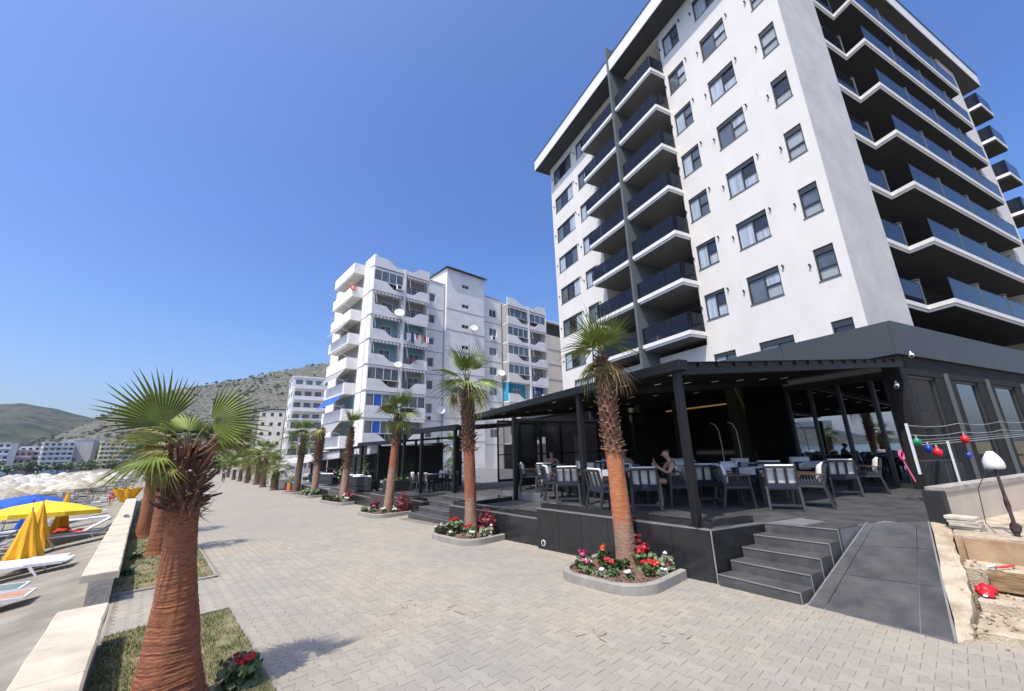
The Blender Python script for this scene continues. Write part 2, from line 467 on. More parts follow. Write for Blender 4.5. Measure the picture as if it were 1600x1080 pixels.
def hill_mat(name, c1, c2, c3, scale):
    m = bpy.data.materials.new(name); m.use_nodes = True; n = m.node_tree; P = n.nodes['Principled BSDF']; L = n.links.new
    P.inputs['Roughness'].default_value = .95; P.inputs['Specular IOR Level'].default_value = .1
    g = n.nodes.new('ShaderNodeNewGeometry')
    t1 = n.nodes.new('ShaderNodeTexNoise'); t1.inputs['Scale'].default_value = scale*.12; t1.inputs['Detail'].default_value = 8; t1.inputs['Roughness'].default_value = .7
    t2 = n.nodes.new('ShaderNodeTexNoise'); t2.inputs['Scale'].default_value = scale; t2.inputs['Detail'].default_value = 5; t2.inputs['Roughness'].default_value = .75
    L(g.outputs['Position'], t1.inputs['Vector']); L(g.outputs['Position'], t2.inputs['Vector'])
    r1 = n.nodes.new('ShaderNodeMapRange'); r1.inputs[1].default_value = .42; r1.inputs[2].default_value = .58; L(t1.outputs[0], r1.inputs[0])
    r2 = n.nodes.new('ShaderNodeMapRange'); r2.inputs[1].default_value = .44; r2.inputs[2].default_value = .60; L(t2.outputs[0], r2.inputs[0])
    a = n.nodes.new('ShaderNodeMix'); a.data_type='RGBA'; a.inputs[6].default_value = (*c1,1); a.inputs[7].default_value = (*c2,1); L(r1.outputs[0], a.inputs[0])
    c = n.nodes.new('ShaderNodeMix'); c.data_type='RGBA'; c.inputs[7].default_value = (*c3,1); L(a.outputs[2], c.inputs[6]); L(r2.outputs[0], c.inputs[0])
    L(c.outputs[2], P.inputs['Base Color'])
    return m
def hill(name, label, dist, az_pts, az0, az1, base_r, m, rough, seed, step=.35, nr=34, back=1.5):
    v = []; f = []
    na = int((az1-az0)/step)
    for i in range(na+1):
        az = az0 + (az1-az0)*i/na; el = interp(az, az_pts); a = radians(az)
        for k in range(nr+1):
            t = k/nr*back; r = base_r + (dist-base_r)*t
            hgt = dist*math.tan(radians(el))+2
            q = t if t <= 1 else max(0, 1-(t-1)*1.2)
            shape = q**1.15
            x, y = r*sin(a), r*cos(a)
            gul = (fbm(x/(dist*.07), y/(dist*.11), 4, seed)-.47)
            z = -3 + (hgt+3)*shape + gul*hgt*rough*(1 if t > .05 else t*20)*(.22 + .78*abs(1-q)**.5) + (vnoise(x/9,y/9,seed+9)-.5)*hgt*.018
            v.append((x, y, z))
    n1 = nr+1
    for i in range(na):
        for k in range(nr): f.append((i*n1+k, i*n1+k+1, (i+1)*n1+k+1, (i+1)*n1+k))
    b = MB().mat(m); b.sm = True; b.mesh(v, [t[::-1] for t in f])
    return tag(b.build(name), label, kind='structure'), v
hm_far = hill_mat('hill_green', (.036,.050,.028), (.085,.085,.05), (.022,.034,.024), .05)
hm_near = hill_mat('hill_rock', (.085,.082,.055), (.036,.044,.024), (.19,.18,.15), .24)
hill('far_hill', 'dark green wooded hill at the far left', 1350, [(-24,.3),(-20,2.2),(-16,4.6),(-11.1,5.1),(-9.7,5.42),(-7.5,5.04),(-5.4,4.3),(-2,3.0),(6,2)], -24, 6, 560, hm_far, .5, 5, step=.4)
o_h, hv = hill('rocky_hill', 'dry rocky hill with scrub rising behind the apartment blocks', 760, [(-9,1.4),(-7.5,2.3),(-5,4.05),(-3.4,5.5),(.9,7.6),(4.8,9.05),(9,10.4),(13.4,11.6),(16.5,12.1),(24,12.6),(60,12)], -9, 60, 430, hm_near, .42, 21, step=.35)
rs = random.Random(11)
bs = MB().mat(mat('scrub', (.062,.074,.04), .95, var=.4, scale=.3, island=.35))
for k in range(16000):
    p = hv[rs.randrange(len(hv))]; az = math.degrees(atan2(p[0], p[1]))
    if az > 25 or p[2] < 4: continue
    if fbm(p[0]/34, p[1]/34, 3, 77) < .30 + .22*rs.random(): continue
    s_ = rs.choice([rs.uniform(.5,1.2),rs.uniform(.8,2.4)])
    bs.blob((p[0]+rs.uniform(-9,9), p[1]+rs.uniform(-9,9), p[2]+s_*.15), (s_*1.25, s_*1.25, s_*.8), rs, 5, 3)
tag(bs.build('hill_scrub'), 'scattered dark bushes over the rocky hillside', 'scrub', kind='stuff')
# headland with a fort across the bay (seen mirrored in the restaurant glazing)
hill('headland', 'low headland across the bay', 1100, [(-56,.05),(-52,.2),(-50.5,.3),(-49,.8),(-47,1.4),(-45.5,1.9),(-44,2.1),(-42,1.8),(-38,1.5),(-30,.6),(-28,.3)], -56, -28, 930, hm_far, .3, 33, step=.7, nr=12)

# ------------------------------------------------------------------ air: far things fade a little
am = bpy.data.materials.new('air'); am.use_nodes = True; an_ = am.node_tree; an_.nodes.remove(an_.nodes['Principled BSDF'])
vo = an_.nodes.new('ShaderNodeVolumePrincipled'); vo.inputs['Density'].default_value = .00016; vo.inputs['Color'].default_value = (.80,.88,1.0,1); vo.inputs['Anisotropy'].default_value = .3
an_.links.new(vo.outputs[0], an_.nodes['Material Output'].inputs['Volume'])
b = MB().mat(am); b.box(-2800,2700,-1700,3200,-7,205); tag(b.build('haze'), 'thin pale summer haze over the bay', kind='stuff')
# ------------------------------------------------------------------ the tall white block (local x = into the building, y = along its front)
TR = radians(-16.5)
TOW = (19.69, 1.43, 0)
POD = (14.8, .66, 0)
def wall_holes(b, axis, w, a0, a1, z0, z1, holes, t=.25, sgn=1):
    """wall sheet with real openings and reveals; axis 'y': wall in plane x=w running along y; axis 'x': plane y=w running along x.
    sgn: the inner side lies towards +sgn"""
    A = sorted(set([a0, a1] + [h for q in holes for h in q[:2]])); Z = sorted(set([z0, z1] + [h for q in holes for h in q[2:4]]))
    P = (lambda a, z, d=0: (w+d*sgn, a, z)) if axis == 'y' else (lambda a, z, d=0: (a, w+d*sgn, z))
    flip = (axis == 'y') == (sgn > 0)
    for i in range(len(A)-1):
        for j in range(len(Z)-1):
            am, zm = (A[i]+A[i+1])/2, (Z[j]+Z[j+1])/2
            if any(h[0] < am < h[1] and h[2] < zm < h[3] for h in holes): continue
            q = [P(A[i],Z[j]),P(A[i+1],Z[j]),P(A[i+1],Z[j+1]),P(A[i],Z[j+1])]
            b.face(q[::-1] if flip else q)
    for h in holes:
        x0, x1, q0, q1 = h[:4]; d = h[4] if len(h) > 4 else t
        for (p, q) in (((x0,q0),(x1,q0)),((x1,q0),(x1,q1)),((x1,q1),(x0,q1)),((x0,q1),(x0,q0))):
            b.face([P(*p),P(*q),P(*q,d),P(*p,d)])

def win_mesh(W, Hh, kind, style):
    """frame + panes as separate meshes; local y = width, z = height, x = depth (0 = wall face)"""
    fr = MB().mat(MT['frame_dark']); f = .06; x0, x1 = .05, .14
    panes = []
    fr.box(x0, x1, 0, f, 0, Hh); fr.box(x0, x1, W-f, W, 0, Hh); fr.box(x0, x1, f, W-f, 0, f); fr.box(x0, x1, f, W-f, Hh-f, Hh)
    fr.mat(MT['fin_grey']); fr.box(-.03, .05, -.03, W+.03, -.05, 0); fr.mat(MT['frame_dark'])
    sh = {'R': .22, 'B': .20, 'M': .12, 'L': .06, 'G': .06}[kind]
    top = Hh - f - sh
    fr.box(x0-.02, x1, f, W-f, top, Hh-f)
    def pane(a, c, z0, z1, k):
        p = MB().mat(MT[k]); p.box(.105, .12, a, c, z0, z1); panes.append(p)
    def vbar(y, z0=f, z1=top): fr.box(x0, x1, y-.035, y+.035, z0, z1)
    def hbar(y0, y1, z): fr.box(x0, x1, y0, y1, z-.035, z+.035)
    st = style
    if kind == 'R':
        h = f + (top-f)*.42; hbar(f, W-f, h)
        pane(f, W-f, f, h-.035, 'pane_blind'); pane(f, W-f, h+.035, top, ['pane_blind', 'pane_dark', 'pane'][st % 3])
    elif kind in 'BM':
        # photo left = far side = larger y : tall curtained pane; near side split in two
        v = W*.47; vbar(v); h = f+(top-f)*.5; hbar(f, v-.035, h)
        pane(v+.035, W-f, f, top, ['curtain', 'pane', 'curtain'][st % 3])
        pane(f, v-.035, f, h-.035, ['curtain', 'pane', 'pane_blind'][(st+1) % 3]); pane(f, v-.035, h+.035, top, ['pane', 'curtain', 'pane_dark'][st % 3])
    elif kind == 'L':
        for k in (1, 2): vbar(W*k/3)
        for k in range(3): pane(f+.0 if k == 0 else W*k/3+.035, W-f if k == 2 else W*(k+1)/3-.035, f, top, ['curtain', 'pane', 'pane'][(st+k) % 3] if k != 1 else 'pane_dark')
    elif kind == 'G':
        n = 3
        for k in range(1, n): vbar(W*k/n)
        h = f+(top-f)*.55; hbar(f, W-f, h)
        for k in range(n):
            a = f if k == 0 else W*k/n+.035; c = W-f if k == n-1 else W*(k+1)/n-.035
            pane(a, c, f, h-.035, 'pane'); pane(a, c, h+.035, top, 'pane_blind')
    return fr.data('window'), [p.data('pane') for p in panes]
WIN = {}
def add_window(par, kind, style, W, Hh, loc, rz=0):
    key = (kind, style, round(W, 2), round(Hh, 2))
    if key not in WIN: WIN[key] = win_mesh(W, Hh, kind, style)
    fm, pm = WIN[key]
    o = inst('window', fm, par, loc, (0, 0, rz))
    for p in pm: inst('pane', p, o)
    return o

tower = thing('apartment_tower', 'tall white block of flats with charcoal balconies and a dark fin up its front', 'apartment block', TOW, TR)
SILL = [8.6, 11.62, 14.70, 17.80, 20.95, 24.15, 27.35]
SLAB = [7.62 + 3.02*k for k in range(7)]
RZ = 29.6
rw = random.Random(5)
wins = []
for k, s_ in enumerate(SILL):
    hh = 1.46 + .022*k
    wins += [(.40, .76, s_, hh, 'R'), (2.63, 1.57, s_, hh, 'B'), (5.42, 1.26, s_, hh, 'M'), (18.0, 3.0, s_, hh, 'L'), (15.7, 1.45, s_, hh, 'M')]
wins += [(.40, .76, 5.35, 1.42, 'R'), (2.63, 1.57, 5.25, 1.42, 'B'), (5.42, 1.26, 5.25, 1.42, 'M'), (17.3, 2.5, 6.0, 1.5, 'G'), (14.75, 1.5, 5.4, 1.5, 'G'), (11.9, 2.4, 5.4, 1.5, 'G')]
b = MB().mat(MT['white_plaster'])
holes = [(u, u+W, z, z+h, .16) for (u, W, z, h, k) in wins]
rec = [(6.95, 14.68, 7.3, RZ-.02, 1.6)]
wall_holes(b, 'y', 0, 0, 21.6, 4.6, RZ, holes + rec)
b.mat(MT['white_plaster'])
b.face([(0,21.6,1),(0,21.6,RZ),(27,21.6,RZ),(27,21.6,1)])            # far gable
b.face([(27,1.8,1),(27,21.6,1),(27,21.6,RZ),(27,1.8,RZ)])
front_wall = b.build('wall', parent=tower)
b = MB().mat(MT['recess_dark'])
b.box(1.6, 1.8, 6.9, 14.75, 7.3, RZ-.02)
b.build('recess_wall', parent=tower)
b = MB().mat(MT['shade_grey_plaster'])
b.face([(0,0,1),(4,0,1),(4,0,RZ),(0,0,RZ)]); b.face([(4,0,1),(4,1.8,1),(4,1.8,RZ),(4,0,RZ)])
side_wall = b.build('side_wall', parent=tower); tag(side_wall, 'textured side wall strip, its shade put into the grey colour')
for q in ((20.5, 23.49, -.45, 2.2, 1, RZ-.01), (23.5, 27, .4, 2.2, 1, RZ-.02)):
    b = MB().mat(MT['white_plaster']); b.box(*q); b.build('end_wall', parent=tower)
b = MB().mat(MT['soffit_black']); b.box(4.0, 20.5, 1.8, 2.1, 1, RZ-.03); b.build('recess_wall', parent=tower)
for (u, W, z, h, k) in wins:
    add_window(tower, k, rw.randrange(3), W, h, (0.003, u, z))
hook = MB().mat(MT['frame_dark']); hook.box(-.09, 0, -.02, .02, -.06, .06); hook.box(-.12, -.07, -.035, .035, .03, .09); hm = hook.data('shutter_hook')
for (u, W, z, h, k) in wins:
    if z < 8: continue
    if k != 'R': inst('shutter_hook', hm, tower, (0, u-.22, z+h*.86))
    inst('shutter_hook', hm, tower, (0, u+W+.2, z+h*.55))
# sliding doors at the back of the recess
dm = MB().mat(MT['frame_dark']); dm.box(-.06,.0,0,2.9,0,.06); dm.box(-.06,0,0,2.9,2.1,2.16)
for y in (0,.95,1.9,2.84): dm.box(-.06,0,y,y+.06,.06,2.1)
dme = dm.data('balcony_door'); dp_ = MB().mat(MT['pane_dark']); 
for y in (.06,1.01,1.96): dp_.box(-.035,-.02,y,y+.87,.06,2.1)
dpe = dp_.data('pane')
for k in range(7):
    for y in (7.15, 11.0):
        o = inst('balcony_door', dme, tower, (1.6, y, SLAB[k]+.36)); inst('pane', dpe, o)
# balconies on the front: slab with a stepped white fascia, smoked glass guard
PROT = 1.28
def front_slab(u0, u1):
    b = MB().mat(MT['white_trim'])
    b.box(-PROT, -.002, u0, u1, .16, .38); b.box(-PROT+.07, -.004, u0+.07, u1-.07, .03, .16)
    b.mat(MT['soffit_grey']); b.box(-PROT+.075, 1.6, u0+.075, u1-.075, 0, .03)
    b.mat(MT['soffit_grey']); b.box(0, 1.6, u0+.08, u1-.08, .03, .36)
    return b.data('balcony')
SA, SB = front_slab(6.86, 10.385), front_slab(10.575, 14.66)
def guard(u0, u1, ends):
    ps = []
    n = 3; w_ = (u1-u0)/n
    for i in range(n): ps.append((-PROT+.05, -PROT+.065, u0+i*w_+.015, u0+(i+1)*w_-.015))
    for e in ends: ps.append((-PROT+.08, -.04, e-.008, e+.008))
    return ps
gp_meshes = {}
def gpanel(q):
    dx, dy = q[1]-q[0], q[3]-q[2]; key = (round(dx,3), round(dy,3))
    if key not in gp_meshes:
        b = MB().mat(MT['balcony_glass']); b.box(0, dx, 0, dy, 0, 1.0); b.mat(MT['black_metal']); b.box(-.008, dx+.008, -.004, dy+.004, 1.0, 1.03)
        gp_meshes[key] = b.data('glass_panel')
    return gp_meshes[key], (q[0], q[2], .40)
for k in range(7):
    for me_, u0, u1, ends in ((SA, 6.93, 10.36, (6.91,)), (SB, 10.6, 14.6, (14.6,))):
        o = inst('balcony', me_, tower, (0, 0, SLAB[k]))
        for q in guard(u0, u1, ends):
            me2, l = gpanel(q); inst('glass_panel', me2, o, l)
b = MB().mat(MT['fin_grey']); b.box(-1.47, 1.58, 10.39, 10.57, 4.8, 31.9)
tag(b.build('fin', parent=tower), 'tall dark grey fin dividing the front balconies')
# balconies on the side
sb = MB().mat(MT['white_trim'])
oa = [(4.02,.02),(6.2,.02),(6.03,-.9),(20.48,-.9),(20.48,1.78),(4.02,1.78)]
ob = [(4.02,.09),(6.27,.09),(6.10,-.83),(20.41,-.83),(20.41,1.78),(4.02,1.78)]
sb.prism(oa, .16, .36); sb.prism(ob, .03, .16); sb.mat(MT['soffit_black']); sb.prism([(x, y+.006) for x, y in ob], 0, .03)
sbm = sb.data('balcony')
div = MB().mat(MT['fin_grey']); div.box(-.06,.06,-.02,.5,0,1.28); div.box(-.1,.1,-.03,.5,1.28,1.31); divm = div.data('divider')
sg = {}
def side_panel(w_):
    if w_ not in sg:
        b = MB().mat(MT['balcony_glass']); b.box(0, w_, -.007, .007, 0, 1.02); b.mat(MT['black_metal']); b.box(0, w_, -.012, .012, 1.02, 1.045); sg[w_] = b.data('glass_panel')
    return sg[w_]
for k in range(7):
    o = inst('balcony', sbm, tower, (0, 0, SLAB[k]))
    inst('glass_panel', side_panel(1.95), o, (4.1, .05, .37)); inst('divider', divm, o, (6.12, .04, .36))
    xs_ = [6.1, 9.7, 13.3, 16.9, 20.4]
    for a, c in zip(xs_, xs_[1:]):
        inst('glass_panel', side_panel(3.4), o, (a+.1, -.86, .37))
        if c < 20: inst('divider', divm, o, (c, -.86, .36))
fb = MB().mat(MT['white_trim']); fb.box(23.52,26,-1.1,.38,.14,.36); fb.mat(MT['soffit_black']); fb.box(23.55,25.95,-1.05,.38,0,.14); fb_me = fb.data('balcony')
fg = MB().mat(MT['balcony_glass']); fg.box(23.56,25.96,-1.08,-1.065,.37,1.4); fg.box(23.56,23.575,-1.06,-.1,.37,1.4); fg.box(25.945,25.96,-1.06,.3,.37,1.4); fgm = fg.data('glass_panel')
for k in range(7): o = inst('balcony', fb_me, tower, (0,0,SLAB[k])); inst('glass_panel', fgm, o)
# roof
b = MB().mat(MT['white_trim']); b.box(-1.4, 27.3, -.9, 22.3, RZ+.04, RZ+1.15); b.mat(MT['roof_soffit']); b.box(-1.37, 27.27, -.87, 22.27, RZ, RZ+.04)
b.mat(MT['frame_dark']); b.box(-1.44, 27.34, -.94, 22.34, RZ+1.15, RZ+1.25)
b.build('roof', parent=tower)
# outdoor air units and furniture glimpsed on the lowest balconies
ac = MB().mat(MT['shade_grey_plaster']); ac.bbox(0,.3,0,.8,0,.55,.02); ac.mat(MT['frame_dark']); ac.lathe([(.2,-.01),(.2,.0)],12)
acm = ac.data('air_unit')
for (k, y) in ((0, 9.6), (0, 12.5), (2, 13.5), (4, 9.9)): inst('air_unit', acm, tower, (-.6, y, SLAB[k]+.38))

# ------------------------------------------------------------------ restaurant podium at the foot of the tower
FZ = .75
pod = thing('restaurant_podium', 'anthracite single storey restaurant front at the foot of the white tower', 'restaurant building', POD, TR)
pw = 3.55
panel_edges = [0, 2.9, 5.8, 8.7, 11.6, 14.5, 17.4, 20.3, 23.2]
pn = MB().mat(MT['anthracite']); pn.box(0, .06, 0, 2.885, 0, .95); pnm = pn.data('fascia_panel')
for a in panel_edges[:-1]: inst('fascia_panel', pnm, pod, (0, a+.02, 4.29))
pn = MB().mat(MT['anthracite']); pn.box(0, 3.385, 0, .06, 0, .95); pnm = pn.data('fascia_panel')
for i in range(8): inst('fascia_panel', pnm, pod, (.003+i*3.4, -.045, 4.29))
b = MB().mat(MT['anthracite_mat']); b.box(.07, 28, .03, 23.2, 4.35, 5.1); b.build('roof_slab', parent=pod)
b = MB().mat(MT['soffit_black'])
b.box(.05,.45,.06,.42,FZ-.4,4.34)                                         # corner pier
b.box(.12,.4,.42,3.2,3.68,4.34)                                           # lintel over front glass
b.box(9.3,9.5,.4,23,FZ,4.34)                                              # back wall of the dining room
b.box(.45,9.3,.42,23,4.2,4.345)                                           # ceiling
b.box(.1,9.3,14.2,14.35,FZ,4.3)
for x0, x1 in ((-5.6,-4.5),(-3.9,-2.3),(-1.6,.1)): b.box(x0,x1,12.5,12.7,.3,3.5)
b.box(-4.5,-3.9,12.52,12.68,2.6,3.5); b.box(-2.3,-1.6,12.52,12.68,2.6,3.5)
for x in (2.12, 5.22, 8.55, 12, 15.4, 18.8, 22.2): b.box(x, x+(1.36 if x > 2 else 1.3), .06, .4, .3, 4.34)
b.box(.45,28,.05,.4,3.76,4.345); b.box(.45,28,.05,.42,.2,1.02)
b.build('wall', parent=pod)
b = MB().mat(MT['frame_dark'])
for y in (.42, .77, 1.6, 2.4, 3.1): b.box(.14,.27,y,y+.09,FZ,3.68)
b.box(.15,.26,.5,3.1,FZ,FZ+.12)
b.build('mullions', parent=pod)
for a, c in ((.51,.77),(.86,1.6),(1.69,2.4),(2.49,3.1)):
    p = MB().mat(MT['coated_glass']); p.box(.19,.21,a,c,FZ+.12,3.68); p.build('glass_panel', parent=pod)
for a, c in ((.47,2.1),(3.5,5.2),(6.6,8.5),(9.95,11.95),(13.4,15.35)):
    f = MB().mat(MT['frame_dark']); f.box(a,a+.07,.1,.2,1.03,3.75); f.box(c-.07,c,.1,.2,1.03,3.75); f.box(a+.07,c-.07,.1,.2,3.67,3.75); f.box(a+.07,c-.07,.1,.2,1.03,1.1)
    o = f.build('window', parent=pod); p = MB().mat(MT['facade_glass']); p.box(a+.07,c-.07,.14,.16,1.1,3.67); p.build('pane', parent=o)
for x in (2.75, 5.9, 9.2):
    g = MB().mat(MT['fin_grey']); g.box(x,x+.08,-.02,.055,.75,3.9); g.build('pilaster', parent=pod)
b = MB().mat(MT['tile_floor']); b.box(.1,9.3,-.0+.45,14.2,FZ-.2,FZ+.003); b.build('floor', parent=pod)
for (x, y) in ((-.0,4.9),(.0,7.6),(.0,10.4)):
    c_ = MB().mat(MT['olive']); c_.box(x,x+.45,y,y+.4,FZ,4.33); c_.build('column', parent=pod)
b = MB().mat(MT['led_gold']); b.box(.9,.95,5.4,9.2,3.6,3.66); tag(b.build('light_strip', parent=pod), 'glowing amber strip light under the ceiling')
b = MB().mat(MT['soffit_black']); b.box(1.2,1.5,5.3,8.9,FZ,FZ+1.1); b.build('bar_counter', parent=pod)
for (x, y) in ((-1.9,4.35),(-1.7,3.85)):
    a_ = thing('arc_lamp', 'thin pale curved lamp standing %s in the dark dining room' % ('left of the corner post' if y > 4 else 'right of the corner post'), 'lamp', (POD[0]+x*cos(TR)-y*sin(TR), POD[1]+x*sin(TR)+y*cos(TR), FZ), TR)
    q = MB().mat(MT['cushion']); q.tube([(0,0,.0),(0,0,1.2),(0,.03,1.7),(0,.14,1.92),(0,.3,1.98)],.014,6); q.build('stem', parent=a_)
    q = MB().mat(MT['frame_dark']); q.lathe([(.15,0),(.15,.02),(.02,.04)],12); q.build('base', parent=a_)
# security cameras
for (x, y, z, l) in ((-.25,.1,3.42,'white security camera lowest by the corner of the black restaurant front'),(.1,-.25,4.2,'white security camera tucked under the grey fascia corner')):
    wx, wy = POD[0]+x*cos(TR)-y*sin(TR), POD[1]+x*sin(TR)+y*cos(TR)
    c_ = thing('security_camera', l, 'camera', (wx, wy, z), TR)
    q = MB().mat(MT['metal_white']); q.tube([(-.2,-.06,-.06),(.1,.03,.03)],.05,10); q.build('housing', parent=c_)
    q = MB().mat(MT['frame_dark']); q.tube([(-.215,-.065,-.065),(-.2,-.06,-.06)],.042,10); q.build('lens', parent=c_)
    q = MB().mat(MT['metal_white']); q.tube([(.05,.02,.02),(.13,.05,.12),(.22,.1,.12)],.018,6); q.build('bracket', parent=c_)
# a plain pale block across the yard, out of frame to the right: it is what the podium's side windows mirror
nb = thing('neighbour_block', 'plain pale apartment block out across the side yard', 'apartment block', (44, -26, 0), radians(-16.5))
b = MB().mat(MT['plaster_beige']); b.box(-9,9,-5,5,-.5,14); b.build('wall', parent=nb)
for r_ in range(4):
    for c_ in range(5):
        q = MB().mat(MT['pane_dark']); q.box(-7.4+c_*3.2,-5.9+c_*3.2,5.0,5.03,1.6+r_*3.1,3.1+r_*3.1); q.build('window', parent=nb)
# ------------------------------------------------------------------ black tiled terraces, steps, ramp
def wpar(o, par):
    """keep world coordinates under a placed parent"""
    o.parent = par
    o.matrix_parent_inverse = (Matrix.Translation(par.location) @ par.rotation_euler.to_matrix().to_4x4()).inverted()
    return o
def inside(p, poly):
    c = False; n = len(poly)
    for i in range(n):
        (x1,y1),(x2,y2) = poly[i], poly[(i+1)%n]
        if (y1 > p[1]) != (y2 > p[1]) and p[0] < (x2-x1)*(p[1]-y1)/(y2-y1)+x1: c = not c
    return c
def terrace(name, label, poly, z, tiles_to=None, ts=.8, base=-.9):
    t = thing(name, label, 'terrace', (poly[0][0], poly[0][1], gz(poly[0][1])))
    b = MB().mat(MT['tile_joint']); b.prism(poly, base, z-.014); wpar(b.build('core'), t)
    cells = []
    if tiles_to:
        ca, sa = cos(TR), sin(TR)
        for i in range(-30, 40):
            for j in range(-30, 40):
                q = [(i*ts, j*ts), ((i+1)*ts, j*ts), ((i+1)*ts, (j+1)*ts), (i*ts, (j+1)*ts)]
                Q = [(POD[0]+x*ca-y*sa, POD[1]+x*sa+y*ca) for x, y in q]
                n_in = sum(inside(p, poly) for p in Q)
                cx = sum(p[0] for p in Q)/4; cy = sum(p[1] for p in Q)/4
                if n_in == 0 or cx > tiles_to: continue
                # clip the tile to the terrace outline
                from_poly = clip(Q, poly) if n_in < 4 else Q
                if len(from_poly) < 3: continue
                cells.append((sqrt(cx*cx+cy*cy), from_poly))
    cells.sort()
    for d, Q in cells[:150]:
        cx = sum(p[0] for p in Q)/len(Q); cy = sum(p[1] for p in Q)/len(Q)
        Qs = [(p[0]+(cx-p[0])*.006, p[1]+(cy-p[1])*.006) for p in Q]
        b = MB().mat(MT['tile_floor']); b.prism(Qs, z-.013, z); wpar(b.build('floor_tile'), t)
    return t
def clip(P, poly):
    """Sutherland-Hodgman against the convex-ish local edges: keep the part of P inside poly (poly edges near P only)"""
    out = P
    n = len(poly)
    ar = sum(poly[i][0]*poly[(i+1)%n][1]-poly[(i+1)%n][0]*poly[i][1] for i in range(n))
    cx = sum(p[0] for p in P)/len(P); cy = sum(p[1] for p in P)/len(P); rad = max(sqrt((p[0]-cx)**2+(p[1]-cy)**2) for p in P)
    for i in range(n):
        a, c = poly[i], poly[(i+1)%n]
        if ar < 0: a, c = c, a
        ex, ey = c[0]-a[0], c[1]-a[1]; L_ = sqrt(ex*ex+ey*ey)
        t = max(0, min(1, ((cx-a[0])*ex+(cy-a[1])*ey)/(L_*L_)))
        if sqrt((a[0]+ex*t-cx)**2+(a[1]+ey*t-cy)**2) > rad: continue
        S_ = lambda p: ex*(p[1]-a[1])-ey*(p[0]-a[0])
        new = []
        for k in range(len(out)):
            p, q = out[k], out[(k+1)%len(out)]; sp, sq = S_(p), S_(q)
            if sp >= 0: new.append(p)
            if (sp >= 0) != (sq >= 0):
                u = sp/(sp-sq); new.append((p[0]+(q[0]-p[0])*u, p[1]+(q[1]-p[1])*u))
        out = new
        if len(out) < 3: return []
    return out
def tiled_face(t, a, c, ztop, n, zb=None, mname='tile_black', th=.03, trim=True, curb=True):
    """row of upright tiles from a to c (outer face on the right-hand side looking a->c)"""
    ax, ay = a; cx, cy = c; L_ = sqrt((cx-ax)**2+(cy-ay)**2); ux, uy = (cx-ax)/L_, (cy-ay)/L_; nx_, ny_ = uy, -ux
    w_ = L_/n
    for i in range(n):
        s0, s1 = i*w_+.003, (i+1)*w_-.003
        z0 = (gz(ay+uy*s0)-.06 if zb is None else zb)
        q = [(ax+ux*s0, ay+uy*s0), (ax+ux*s1, ay+uy*s1), (ax+ux*s1+nx_*th, ay+uy*s1+ny_*th), (ax+ux*s0+nx_*th, ay+uy*s0+ny_*th)]
        b = MB().mat(MT[mname]); b.prism(q, z0, ztop-.03); wpar(b.build('wall_tile'), t)
    if trim:
        b = MB().mat(MT['edge_strip']); b.bar((ax+nx_*(th-.004), ay+ny_*(th-.004), ztop-.012), (cx+nx_*(th-.004), cy+ny_*(th-.004), ztop-.010), .012, .022); wpar(b.build('edge_trim'), t)
    if curb:
        b = MB().mat(MT['tile_black']); o1, o2 = -.06, -.2
        q = [(ax+nx_*o1+ux*.06, ay+ny_*o1+uy*.06), (cx+nx_*o1, cy+ny_*o1), (cx+nx_*o2, cy+ny_*o2), (ax+nx_*o2+ux*.06, ay+ny_*o2+uy*.06)]
        b.prism(q, ztop-.02, ztop+.085); wpar(b.build('kerb'), t)

PA = [(6.58,2.86),(7.69,2.46),(7.73,1.50),(8.52,1.27),(9.18,.62),(15.6,-1.0),(30,-5.2),(30,10.4),(8.8,10.4),(8.8,8.7),(6.95,6.6),(6.58,6.6)]
tA = terrace('tiled_terrace', 'highest black tiled dining terrace, by the wide entrance steps and ramp', PA, FZ, 17)
tiled_face(tA, (6.58,6.6), (6.58,2.86), FZ, 6)
tiled_face(tA, (6.58,2.86), (7.69,2.46), FZ, 2, curb=False)
b = MB().mat(MT['edge_strip']); b.bar((6.55,2.835,gz(2.8)),(6.55,2.835,FZ),.018,.018); wpar(b.build('edge_trim'), tA)
b = MB().mat(MT['tile_black']); b.prism([(6.7,2.9),(7.62,2.57),(7.66,2.68),(6.76,3.0)], FZ-.01, FZ+.085); wpar(b.build('kerb'), tA)
# wall light let into the tiles
b = MB().mat(MT['metal_white']); b.tube([(6.56,6.42,.06),(6.535,6.42,.06)], .06, 16); b.mat(MT['pane_dark']); b.tube([(6.55,6.42,.06),(6.531,6.42,.06)], .042, 16)
wpar(b.build('wall_light'), tA)
PA2 = [(6.73,6.62),(6.93,6.62),(8.78,8.72),(8.78,10.38),(6.73,10.38)]
tA2 = terrace('tiled_terrace', 'narrow lower black tiled ledge between the dining terrace and the second flight of steps', PA2, .5, 9, .6)
tiled_face(tA2, (6.73,10.38), (6.73,6.62), .5, 6)
b = MB().mat(MT['tile_black']); b.box(7.0,8.5,9.6,10.3,.49,.62); wpar(b.build('plinth'), tA2)
PL2 = [(8.5,10.42),(30,10.42),(30,13.5),(8.5,13.5)]
terrace('tiled_terrace', 'dark landing at the head of the second flight of steps', PL2, .44, 13, .6)
PB = [(7.58,13.52),(30,13.52),(30,18.3),(7.62,18.3)]
tB = terrace('tiled_terrace', 'black tiled terrace beyond the second steps, with a table under the low canopy', PB, .28, 11, .8)
tiled_face(tB, (7.62,18.3), (7.58,13.52), .28, 6)
tiled_face(tB, (7.58,13.52), (8.5,13.52), .28, 2, curb=False)
PB2 = [(7.66,18.32),(30,18.32),(30,24.6),(7.75,24.6)]
tB2 = terrace('tiled_terrace', 'far black tiled terrace with planters and dark sofas', PB2, .10, 9, .9)
tiled_face(tB2, (7.75,24.6), (7.66,18.32), .10, 7)
